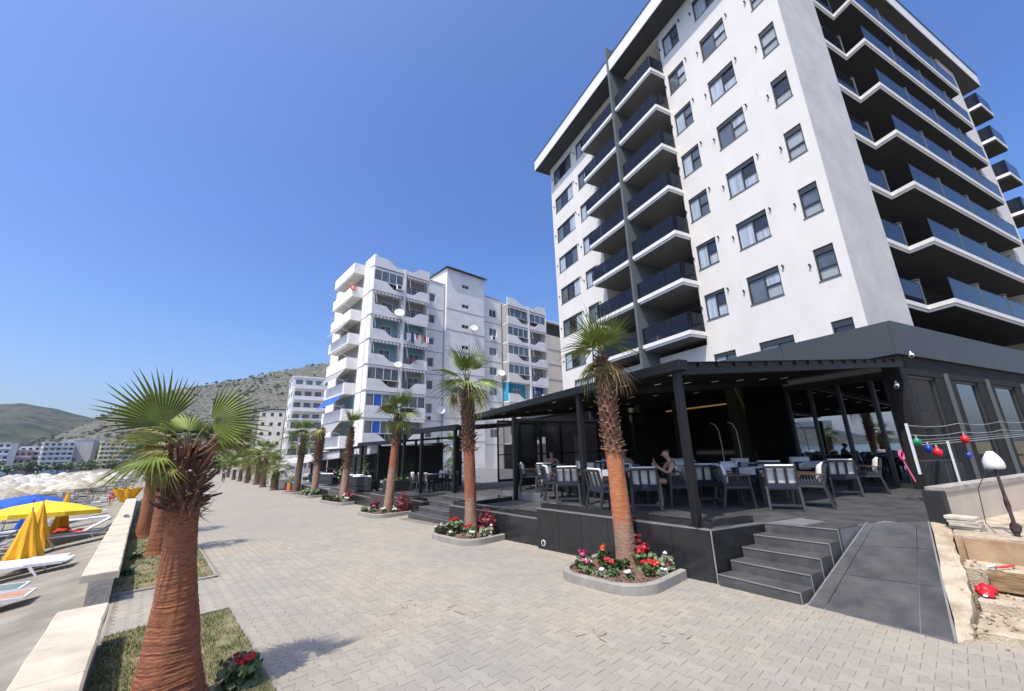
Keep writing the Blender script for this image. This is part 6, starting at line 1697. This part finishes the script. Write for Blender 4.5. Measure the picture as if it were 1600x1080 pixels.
for k, (x, y, h, lab) in enumerate(((3.5,2.5,2.6,'thin television aerial on the left roof corner of the white building'),(9.0,3.0,2.2,'thin television aerial on the white roof beside the stair tower'),(19.5,3.0,2.4,'thin television aerial on the roof right of the stair tower'))):
    t = thing('aerial', lab, 'aerial', (16.6+x,43.2+y,25.0)); b = MB().mat(MT['rail_grey']); b.tube([(0,0,0),(0,0,h)],.025,5); b.build('mast', parent=t)
    b = MB().mat(MT['rail_grey']); b.bar((-.5,0,h-.15),(.5,0,h-.15),.02)
    for q in range(6): b.bar((-.45+q*.18,-.25,h-.15),(-.45+q*.18,.25,h-.15),.015)
    b.build('antenna', parent=t)
t = thing('water_tank','dark rooftop tank on the seaward edge of the white building','tank',(17.4,47.5,25.0)); b = MB().mat(MT['frame_dark']); b.lathe([(.5,0),(.5,.8),(.3,1.0)],14); b.build('tank', parent=t)
q = MB().mat(MT['wb_band'])
for x in (7.75,10.75,17.75,21.3): q.box(x-.04,x+.04,YB-.09,YB-.03,-1+BZ,24.9+BZ)
q.build('drainpipe', parent=wb)
# ------------------------------------------------------------------ other blocks
def block(label, x, y, z, rz, W, D, Hh, floors, cols, m, win=(.9,1.2), slab=True, roof='frame_dark', bal='wb_white', name='apartment_building', cat='apartment building', group=None, wm='pane_dark', side=3, skip=0):
    t = thing(name, label, cat, (x,y,z), rz, group)
    b = MB().mat(MT[m]); b.box(-W/2,W/2,0,D,-3,Hh); b.build('wall', parent=t)
    b = MB().mat(MT[roof]); b.box(-W/2-.2,W/2+.2,-.2,D+.2,Hh+.002,Hh+.35); b.build('roof', parent=t)
    fh = Hh/floors; q = MB().mat(MT[wm]); q.box(-win[0]/2,win[0]/2,-.04,.02,0,win[1]); wme = q.data('window')
    q = MB().mat(MT[bal]); q.box(-W/2+.3,W/2-.3,-1.0,-.002,0,.14); q.box(-W/2+.3,W/2-.3,-1.0,-.9,.14,.95); bme = q.data('balcony')
    for f_ in range(floors):
        z0 = f_*fh
        for c in range(cols):
            inst('window', wme, t, (-W/2+W*(c+.5)/cols, 0, z0+fh*.32))
        for c in range(side):
            inst('window', wme, t, (-W/2, D*(c+.5)/side, z0+fh*.32), (0,0,-pi/2))
        if slab and f_ >= 1: inst('balcony', bme, t, (0,0,z0))
    return t
for k, c in dict(far_white=(.68,.67,.65), far_cream=(.72,.68,.56), far_grey=(.45,.44,.45), far_red=(.42,.20,.16), far_yellow=(.72,.66,.36), far_green=(.35,.46,.33), far_teal=(.38,.56,.58), far_pink=(.55,.35,.34), far_brown=(.26,.13,.085), far_beige=(.72,.62,.50)).items(): mk(k, c, .9, var=.08, scale=.3)
# beige block right behind the white building
t = thing('apartment_building','beige rendered block just behind the white building with a dark roof terrace','apartment building',(57.5,50,0)); b = MB().mat(MT['far_beige']); b.box(-4,14,0,14,-1,24.0); b.build('wall', parent=t)
b = MB().mat(MT['white_trim']); b.box(-4.2,14,-.3,14,26.6,26.9); b.build('roof', parent=t); b = MB().mat(MT['recess_dark']); b.box(-3.8,13.8,.4,13.5,24.0,26.6); b.build('roof_terrace', parent=t); b = MB().mat(MT['wb_band'])
for k in range(7): b.box(-4.02,14,-.05,-.001,3+k*3.0,3.12+k*3.0)
b.build('string_course', parent=t)
for k in range(6):
    q = MB().mat(MT['pane_dark']); q.box(4,5.6,-.03,.0,4+k*3.0,5.4+k*3.0); q.build('window', parent=t)
# cream terraced block left of the white building
t = block('pale many balconied block rising behind the seaward balconies', 27.5, 106, -1.6, radians(-6), 9, 9, 22.5, 8, 4, 'far_white', (1.5,1.3), True, 'far_white', 'far_white', wm='pane_grey', side=2)
block('broad lower white block with long glazed balconies in front of the pale tall one', 27.0, 94, -1.5, radians(-8), 13, 6, 11.0, 4, 6, 'far_white', (1.7,1.4), True, 'far_white', 'far_white', wm='pane_grey', side=2)
# pale tower with small windows and brown hotel
block('pale grey plain block with a dark roof and small square windows', 27.5, 152, -1.6, radians(-10), 7.2, 8, 18.8, 6, 3, 'far_cream', (.9,1.1), False, 'frame_dark', side=2)
t = block('brown hotel with rows of arched balconies', 19.2, 176, -1.6, radians(-2), 13.5, 10, 13.5, 5, 6, 'far_brown', (1.5,1.6), True, 'frame_dark', 'far_pink', wm='soffit_black', side=2)
t = block('long low white building with a blue grey roof near the end of the promenade', 12.5, 215, -1.6, 0, 17, 8, 8.4, 3, 8, 'far_white', (1.2,1.2), True, 'anthracite', 'far_white', wm='pane_grey', side=2)
block('white stepped block at the foot of the rocky hill', 3.0, 262, -1.6, 0, 15, 8, 11, 4, 7, 'far_white', (1.2,1.2), True, 'far_white', 'far_white', wm='pane_grey', side=2)
# town across the bay
town = [(-10.7,11.0,'far_white',5,9.5,'white block with a flat roof at the left edge of the picture'),(-9.3,10,'far_pink',3,6.6,'low dusky pink building in the far town'),(-8.2,12,'far_white',5,8.2,'white block with five rows of balconies in the far town'),(-6.9,11,'far_white',6,9.6,'tall white balconied block left of the blank grey slab'),(-5.75,12,'far_grey',1,11.0,'blank grey slab of a building in the far town'),(-4.55,9,'far_red',5,8.6,'dark red block with pale balconies in the far town'),(-3.3,9.5,'far_yellow',6,9.4,'pale yellow block in the far town'),(-2.35,8,'far_teal',6,9.0,'pale turquoise block in the far town'),(-1.35,7.5,'far_cream',5,8.4,'cream block just left of the nearest palm'),(-.45,7.5,'far_white',5,8.4,'white block behind the nearest palm fronds'),(.9,9,'far_grey',4,8,'grey block behind the nearest palm trunk')]
for i, (az_, W, m, fl, zt, lab) in enumerate(town):
    D_ = 318 + (i % 3)*9; a = radians(az_)
    t = block(lab, D_*sin(a), D_*cos(a), -2.6, -a*.5+radians([-9,6,-5,8,-12][i % 5]), W, 9, (zt+2.6)*318/250*.93, fl, 1 if fl == 1 else 5, m, (1.3,1.3), fl > 1, 'far_white' if i % 2 else 'far_grey', 'far_white' if m not in ('far_yellow',) else 'far_cream', group='apartment blocks of the far town', side=3 if fl > 1 else 0)
for i, (az_, W, m, fl, zt) in enumerate([(-10.2,10,'far_grey',4,12.5),(-8.8,9,'far_white',4,11.5),(-7.5,9,'far_cream',5,12.0),(-6.2,8,'far_white',5,12.2),(-5.1,9,'far_grey',4,12),(-3.9,10,'far_white',5,12),(-2.8,8,'far_white',5,12),(-1.8,9,'far_cream',5,12)]):
    a = radians(az_); block('pale block in the second row of the far town', 372*sin(a), 372*cos(a), -2.6, radians((-1)**i*7), W, 9, zt*1.1, fl, 4, m, (1.3,1.3), True, 'far_white', group='apartment blocks in the second row of the far town', side=2)
for k in range(14):
    a = radians(-11.2+k*.88+.3*sin(k*3)); D_ = 296+6*sin(k*2.1)
    leafy_tree('dark green tree in front of the far town', D_*sin(a), D_*cos(a), 3.6+1.4*abs(sin(k*1.7)), 3.0+1.3*abs(cos(k*2.3)), 'leaf', 400+k, 'trees before the far town', 1.0, 260, .7, z=-2.8)
# castle on the headland across the bay
t = thing('castle', 'low stone fort crowning the headland across the bay', 'castle', (1090*sin(radians(-44.6)),1090*cos(radians(-44.6)),36), radians(40)); b = MB().mat(MT['far_beige']); b.box(-45,45,-20,20,0,11); b.box(-12,14,-10,10,11,18); b.box(30,42,-12,12,11,16); b.build('wall', parent=t)

# ------------------------------------------------------------------ cafe with the lettered fascia
t = thing('cafe_front', 'single storey cafe with a pale lilac fascia and a dark lettered sign panel', 'cafe', (9.6,27.5,0))
mk('lilac', (.55,.52,.56), .7, var=.06)
def fz_(y, k): return ((1.62 if k == 0 else 2.14) + (33-y)*.040)
def fpan(y0, y1, m, name='fascia_panel', x=0.0):
    b = MB().mat(MT[m]); a, c = y0-27.5, y1-27.5
    b.mesh([(x,a,fz_(y0,0)),(x,c,fz_(y1,0)),(x+.1,c,fz_(y1,0)),(x+.1,a,fz_(y0,0)),(x,a,fz_(y0,1)),(x,c,fz_(y1,1)),(x+.1,c,fz_(y1,1)),(x+.1,a,fz_(y0,1))], [(3,2,1,0),(4,5,6,7),(0,4,7,3),(1,2,6,5),(0,1,5,4),(2,3,7,6)])
    return b.build(name, parent=t)
fpan(22.6,24.05,'lilac'); fpan(24.07,28.8,'anthracite_mat','sign_panel',-.02); fpan(28.82,30.9,'lilac'); fpan(30.92,33.2,'lilac'); fpan(33.22,35.5,'lilac')
b = MB().mat(MT['black_metal'])
for k, dz in ((1,.03),(0,-.04)): b.bar((-.03,-5,fz_(22.5,k)+dz),(-.03,8,fz_(35.5,k)+dz),.12,.06)
b.build('fascia_trim', parent=t)
cu = bpy.data.curves.new('txt','FONT'); cu.body = 'RAL'; cu.size = .50; cu.extrude = .02; cu.resolution_u = 3; cu.space_character = 1.08; cu.offset = 0.0
to = bpy.data.objects.new('txt', cu); COL.objects.link(to); dg = bpy.context.evaluated_depsgraph_get(); lme = bpy.data.meshes.new_from_object(to.evaluated_get(dg)); bpy.data.objects.remove(to)
lme.materials.clear(); lme.materials.append(MT['led_white'] if False else MT['bag_white'])
lo = inst('sign_letters', lme, t); y_ = 26.0; lo.matrix_local = Matrix.Translation((-.045, y_-27.5, fz_(y_,0)+.09)) @ Matrix(((0,0,-1,0),(-1,0,0,0),(.04,1,0,0),(0,0,0,1)))
b = MB().mat(MT['recess_dark']); b.box(4.2,4.4,-5,14.5,-.3,2.6); b.box(.12,4.3,-4.9,8.4,2.35,2.42); b.build('wall', parent=t)
b = MB().mat(MT['wood']); b.box(.9,1.0,-3,7,.9,1.0); b.build('hand_rail', parent=t)
for y in (-4.8,-1.6,1.6,4.8,7.9):
    b = MB().mat(MT['black_metal']); b.box(.0,.1,y-.05,y+.05,-.2,fz_(27.5+y,0)-.06); b.build('post', parent=t)
for (y, lab) in ((36.4,'nearer white awning beyond the lettered cafe'),(41.8,'farther white awning beyond the lettered cafe')):
    a_ = thing('awning', lab, 'awning', (9.3,y,-.65)); b = MB().mat(MT['umb_white']); b.mesh([(0,0,2.05),(0,5,2.05),(3.5,5,2.9),(3.5,0,2.9),(0,0,1.75),(0,5,1.75)], [(3,2,1,0),(0,1,5,4)]); b.build('canvas', parent=a_)
    b = MB().mat(MT['metal_white'])
    for yy in (.05,4.95): b.box(.0,.07,yy-.035,yy+.035,0,2.05)
    b.build('post', parent=a_); b = MB().mat(MT['recess_dark']); b.box(3.4,3.5,0,5,0,2.9); b.build('wall', parent=a_)
planter_box(8.25,8.95,35.5,36.4,gz(36)-.02,gz(36)+.62,'orange terracotta trough with spiky plants between the palms',.6,5,'terracotta',nl=260)
a_ = thing('advert_board','white folding board standing among the distant palms','sign',(9.2,43,gz(43))); b = MB().mat(MT['white_trim']); b.bar((-.3,-.2,0),(-.3,0,1.5),.06); b.bar((.3,-.2,0),(.3,0,1.5),.06); b.bar((-.3,.2,0),(-.3,0,1.5),.06); b.bar((.3,.2,0),(.3,0,1.5),.06); b.box(-.3,.3,-.03,.03,1.0,1.5); b.box(-.3,.3,-.16,-.1,.4,.46); b.build('frame', parent=a_)
for k, (x, y) in enumerate(((9.0,41.5),(9.4,44.5),(9.6,47),(10,50),(10.4,55),(10.8,58.5))):
    t = thing('white_seat','low white seat among the distant palms by the promenade','seat',(x,y,gz(y)),.4*k,'white seats among the distant palms'); b = MB().mat(MT['white_trim']); b.bbox(-.35,.35,-.35,.35,.1,.42,.03); b.bbox(-.35,.35,.25,.38,.42,.8,.03); b.build('seat', parent=t)
def parasol(label, x, y, z, r_, h, m, group=None, tilt=(0,0), name='parasol', val=True):
    t = thing(name, label, 'umbrella', (x,y,z), 0, group); t.rotation_euler = (tilt[0],tilt[1],x)
    b = MB().mat(MT[m]); n = 8; rr_ = r_; top = h
    ring = lambda q, zz: [(q*cos(2*pi*k/n), q*sin(2*pi*k/n), zz) for k in range(n)]
    A, Bq, C_ = ring(rr_*.5,top-.16), ring(rr_,top-.42), ring(rr_*1.0,top-.56)
    for k in range(n):
        j = (k+1)%n; b.face([(0,0,top),A[k],A[j]]); b.face([A[k],Bq[k],Bq[j],A[j]])
        if val: b.face([Bq[k],C_[k],C_[j],Bq[j]])
    b.build('canopy', parent=t)
    b = MB().mat(MT['pole']); b.tube([(0,0,-.2),(0,0,top+.06)],.022,6)
    for k in range(n): b.bar((0,0,top-.45),(rr_*.95*cos(2*pi*k/n),rr_*.95*sin(2*pi*k/n),top-.43),.012)
    b.build('pole', parent=t)
    return t
parasol('cream parasol at the side of the far promenade', 9.9, 70.5, gz(70.5), 1.35, 2.25, 'umb_cream')
parasol('second cream parasol farther along the promenade', 11.5, 88, gz(88), 1.5, 2.3, 'umb_cream')
# ------------------------------------------------------------------ sea wall
sw_x0, sw_x1 = -.55, -.13
def seawall(label, y0, y1, taper=0.0, n=None):
    t = thing('sea_wall', label, 'wall', ((sw_x0+sw_x1)/2, y0, gz(y0)))
    r = random.Random(int(y0*10)); n = n or max(1,int((y1-y0)/2.2))
    for k in range(n):
        a, c = y0+(y1-y0)*k/n+(.003 if k else 0), y0+(y1-y0)*(k+1)/n-.003
        xa0, xa1 = sw_x0-taper*(a-y0), sw_x1-taper*(a-y0)*.9; xc0, xc1 = sw_x0-taper*(c-y0), sw_x1-taper*(c-y0)*.9
        m = 10; b = MB().mat(MT['concrete_cream'])
        for i in range(m):
            u, v = i/m, (i+1)/m
            ya, yb = a+(c-a)*u, a+(c-a)*v
            def sec(y, uu):
                q0, q1 = xa0+(xc0-xa0)*uu, xa1+(xc1-xa1)*uu; j = (hash2(int(y*100),7)-.5)*.012; z = gz(y)+.45; o = .018
                return [(q0+j,y,z-.10),(q0+j,y,z-o),(q0+o+j,y,z),(q1-o-j,y,z),(q1-j,y,z-o),(q1-j,y,z-.10)]
            A, B_ = sec(ya,u), sec(yb,v)
            for p in range(5): b.face([A[p],B_[p],B_[p+1],A[p+1]])
            b.face([A[5],B_[5],B_[0],A[0]])
            if i == 0: b.face([A[5],A[4],A[3],A[2],A[1],A[0]][::-1])
            if i == m-1: b.face(B_)
        wpar(b.build('coping', parent=None), t)
        b = MB().mat(MT['concrete_rough']); xm0, xm1 = xa0+.10, xa1-.05; xn0, xn1 = xc0+.10, xc1-.05
        b.mesh([(xm0,a,gz(a)-1.2),(xm1,a,gz(a)-1.2),(xn1,c,gz(c)-1.2),(xn0,c,gz(c)-1.2),(xm0,a,gz(a)+.351),(xm1,a,gz(a)+.351),(xn1,c,gz(c)+.351),(xn0,c,gz(c)+.351)],[(0,1,5,4),(1,2,6,5),(2,3,7,6),(3,0,4,7),(4,5,6,7)]); wpar(b.build('wall', parent=None), t)
seawall('nearest pale concrete sea wall, wide flat coping with cracks', .5, 7.18)
seawall('longer sea wall running on beyond the gap to the beach', 9.25, 38.5, .012)
# gap path to the sand
b = MB().mat(MT['paver_far']); b.mesh([(-.52,7.2,gz(7.2)-.06),(-.12,7.48,gz(7.4)-.001),(-.12,9.65,gz(9.6)-.001),(-.52,9.24,gz(9.2)-.06)],[(0,1,2,3)]); tag(b.build('path'),'grey path dipping through the gap in the sea wall',kind='structure')

# ------------------------------------------------------------------ loungers and beach umbrellas
def lounger(label, x, y, az, sling, back=0.0, frame='metal_white', towel=None, z=None, group='sun loungers on the near sand'):
    t = thing('sun_lounger', label, 'sun lounger', (x,y,(sand_z(x,y) if z is None else z)), radians(-az), group)
    def bars2(L_, m, n): 
        b = MB().mat(MT[m])
        for a, c, w_ in L_: b.bar(a, c, w_)
        return b.build(n, parent=t)
    bars2([((-.3,-.95,.31),(-.3,.35,.31),.04),((.3,-.95,.31),(.3,.35,.31),.04),((-.3,-.95,.31),(.3,-.95,.31),.04)], frame, 'frame')
    for (yy, dx) in ((-.75,0),(.55,0)):
        for s_ in (-1,1): bars2([((s_*.3,yy-.1,.3),(s_*.32,yy+.08,0),.035)], frame, 'leg')
    bars2([((-.3,.3,.31),(-.3,.95,.31),.035),((.3,.3,.31),(.3,.95,.31),.035)], frame, 'rear_rail')
    b = MB().mat(MT[sling]); b.box(-.28,.28,-.93,.33,.315,.33); b.build('sling', parent=t)
    b = MB().mat(MT[sling]); cb, sb2 = cos(back), sin(back); b.box(-.28,.28,0,.66,-.01,.01); b.mat(MT[frame]); b.bar((-.3,0,0),(-.3,.68,0),.035); b.bar((.3,0,0),(.3,.68,0),.035); b.bar((-.3,.68,0),(.3,.68,0),.035); o = b.build('backrest', parent=t, loc=(0,.34,.335)); o.rotation_euler = (back,0,0)
    if towel:
        q = MB().mat(MT[towel]); q.sm = True; n = 8
        vs = []
        for i in range(n+1):
            for j in range(5): vs.append((-.31+.62*j/4,-.7+1.0*i/n,.345+.03*sin(i*1.9+j)+.02*cos(j*2.7)+(.12 if 2 < i < 6 else 0)))
        q.mesh(vs, [(i*5+j,i*5+j+1,(i+1)*5+j+1,(i+1)*5+j) for i in range(n) for j in range(4)]); tt = q.build('towel'); tag(tt, 'crumpled red towel heaped on the lounger under the open yellow umbrella', 'towel'); tt.location = t.location; tt.rotation_euler = t.rotation_euler
    return t
lounger('white lounger upper of the near pair at the left edge', -2.15, 15.1, 96, 'sling_white'); lounger('white lounger just behind the near white one, under the first furled umbrella', -2.3, 15.95, 98, 'sling_white', .0)
lounger('white framed lounger with a dull green sling at the left edge', -2.5, 12.6, 95, 'sling_green'); lounger('white framed lounger with an orange stripe, nearest on the sand at the left edge', -2.3, 11.7, 95, 'sling_orange')
lounger('lounger with a crumpled red towel behind the furled umbrellas', -1.75, 21.0, 84, 'sling_white', .55, 'pole', towel='sling_red')
lounger('dark lounger with its back raised beside the sea wall', -1.25, 19.6, 84, 'sling_dark', .62, 'pole'); lounger('dark lounger with raised back at the far left edge', -3.9, 21.6, 84, 'sling_dark', .75, 'pole'); lounger('second dark lounger at the far left edge', -3.6, 20.2, 84, 'sling_dark', .6, 'metal_white')
lounger('white lounger beyond the open yellow umbrella, near the wall', -2.2, 27.5, 84, 'sling_white'); lounger('dark lounger beyond the open yellow umbrella', -3.6, 26.0, 84, 'sling_dark', .6); lounger('white lounger beside the child', -2.6, 33, 84, 'sling_white'); lounger('white lounger under the blue umbrellas', -4.4, 29.0, 84, 'sling_white', .4)
def furled(label, x, y, h, hem, r_, m, group='furled yellow beach umbrellas', tilt=(0,0), flare=1.0):
    z = sand_z(x,y); t = thing('beach_umbrella', label, 'umbrella', (x,y,z), 0, group); t.rotation_euler = (tilt[0],tilt[1],0)
    b = MB().mat(MT[m]); b.sm = False; n = 32; vs = []; fs = []; rows = 9
    for i in range(rows):
        u = i/(rows-1); zz = h-(h-hem)*u; R_ = r_*(.10+.90*u**(.9*flare))
        for k in range(n):
            a = 2*pi*k/n; q = R_*(1+(.26*u)*cos(8*a+.8*sin(u*3)))
            vs.append((q*cos(a),q*sin(a),zz-(.04*cos(8*a) if i == rows-1 else 0)))
    for i in range(rows-1):
        for k in range(n): fs.append((i*n+k,(i+1)*n+k,(i+1)*n+(k+1)%n,i*n+(k+1)%n))
    b.mesh(vs, fs); b.face([vs[k] for k in range(n)]); b.build('canopy', parent=t)
    b = MB().mat(MT['pole']); b.tube([(0,0,-.2),(0,0,h+.1)],.02,6); b.build('pole', parent=t); return t
furled('nearest furled yellow umbrella above the white loungers', -2.1, 16.6, 1.42, .20, .32, 'umb_yellow', tilt=(.0,-.05)); furled('second furled yellow umbrella just right of the nearest one', -2.3, 19.3, 1.46, .20, .31, 'umb_yellow', tilt=(0,-.03)); furled('third furled yellow umbrella behind, under the open yellow canopy', -2.3, 23.6, 1.15, .2, .25, 'umb_yellow', flare=.6); furled('furled yellow umbrella peeking above the open yellow canopy', -3.0, 31, 1.6, .5, .22, 'umb_yellow')
furled('yellow umbrella hung half open like a cup at the far end of the sea wall', -.85, 33.2, 1.25, .45, .55, 'umb_yellow', flare=.5, tilt=(pi,0)).location.z += 1.6
parasol('wide open bright yellow beach umbrella', -2.7, 22.3, sand_z(-2.7,22.3), 1.62, 1.52, 'umb_yellow_open', tilt=(.06,-.05))
for k, (x, y, l) in enumerate(((-4.3,31.5,'nearest blue beach umbrella, widest, left of the open yellow one'),(-5.9,30.0,'blue beach umbrella cut by the left edge'),(-5.4,34.5,'blue beach umbrella behind the other two'))):
    parasol(l, x, y, sand_z(x,y), 1.5, 1.75, 'umb_blue', 'blue beach umbrellas', (.05,-.06+.05*k))
for k, (x, y) in enumerate(((-14,25),(-16,28),(-13,29),(-18,31),(-20,34),(-17,35),(-22,33),(-19,27),(-15,32),(-23,37),(-12,26))):
    parasol('blue beach umbrella out of frame, seen only mirrored in the restaurant glass', x, y, sand_z(x,y), 1.5, 2.0, 'umb_blue' if k != 4 else 'umb_white', 'blue beach umbrellas mirrored in the glass')
furled('furled blue umbrella between the open blue ones', -3.9, 29.3, 1.5, .3, .3, 'umb_blue', 'furled blue beach umbrella')
# pale field of umbrellas filling the beach
def umb_mesh(r_, h, m, tuft, seed):
    r = random.Random(seed); b = MB().mat(MT[m]); n = 10
    pr = [(.02,h),(r_*.35,h-.16),(r_*.72,h-.42),(r_,h-.62),(r_*.98,h-.78)]; vs = []
    for (q, z) in pr:
        for k in range(n): vs.append((q*cos(2*pi*k/n)*(1+r.uniform(-.05,.05)), q*sin(2*pi*k/n), z+r.uniform(-.03,.03)))
    b.mesh(vs, [(i*n+k,(i+1)*n+k,(i+1)*n+(k+1)%n,i*n+(k+1)%n) for i in range(len(pr)-1) for k in range(n)])
    return b.data('canopy')
UM = [umb_mesh(1.15,2.2,'umb_cream',1,1), umb_mesh(1.25,2.3,'umb_white',0,2), umb_mesh(1.05,2.1,'umb_cream',1,3)]
b = MB().mat(MT['pole']); b.tube([(0,0,-.2),(0,0,2.1)],.03,5); UPO = b.data('pole')
ru = random.Random(31); nU = 0
lb = MB().mat(MT['sling_white']); lb.box(-.3,.3,-.9,.9,.25,.33); lb.box(-.3,.3,.4,.9,.33,.6); LBM = lb.data('sun_lounger')
lb = MB().mat(MT['sling_dark']); lb.box(-.3,.3,-.9,.9,.25,.33); LBD = lb.data('sun_lounger')
for j in range(28):
    y = 42 + j*3.3 + ru.uniform(-.4,.4)
    for i in range(14):
        x = -3.4 - i*3.2 - (j % 2)*1.3 + ru.uniform(-.4,.4)
        if x < -.205*y: continue
        if nU >= 215: continue
        if ru.random() < .1: continue
        z = sand_z(x, y); lab = 'pale beach umbrella in the crowded rows on the far sand'
        if y < 62:
            t = thing('beach_umbrella', lab, 'umbrella', (x,y,z), ru.uniform(0,6), 'pale umbrellas crowding the far beach'); inst('canopy', ru.choice(UM), t); inst('pole', UPO, t)
        else:
            o = inst('beach_umbrella', ru.choice(UM), None, (x,y,z), (ru.uniform(-.06,.06),ru.uniform(-.06,.06),ru.uniform(0,6))); tag(o, lab, 'umbrella', 'pale umbrellas crowding the far beach')
        nU += 1
        if ru.random() < .8 and nU < 200:
            o = inst('sun_lounger', ru.choice([LBM,LBM,LBD]), None, (x+1.2,y+ru.uniform(-.5,.5),z), (0,0,ru.uniform(-1.7,-1.4))); tag(o, 'lounger under the pale umbrellas on the far sand', 'sun lounger', 'loungers under the pale umbrellas')
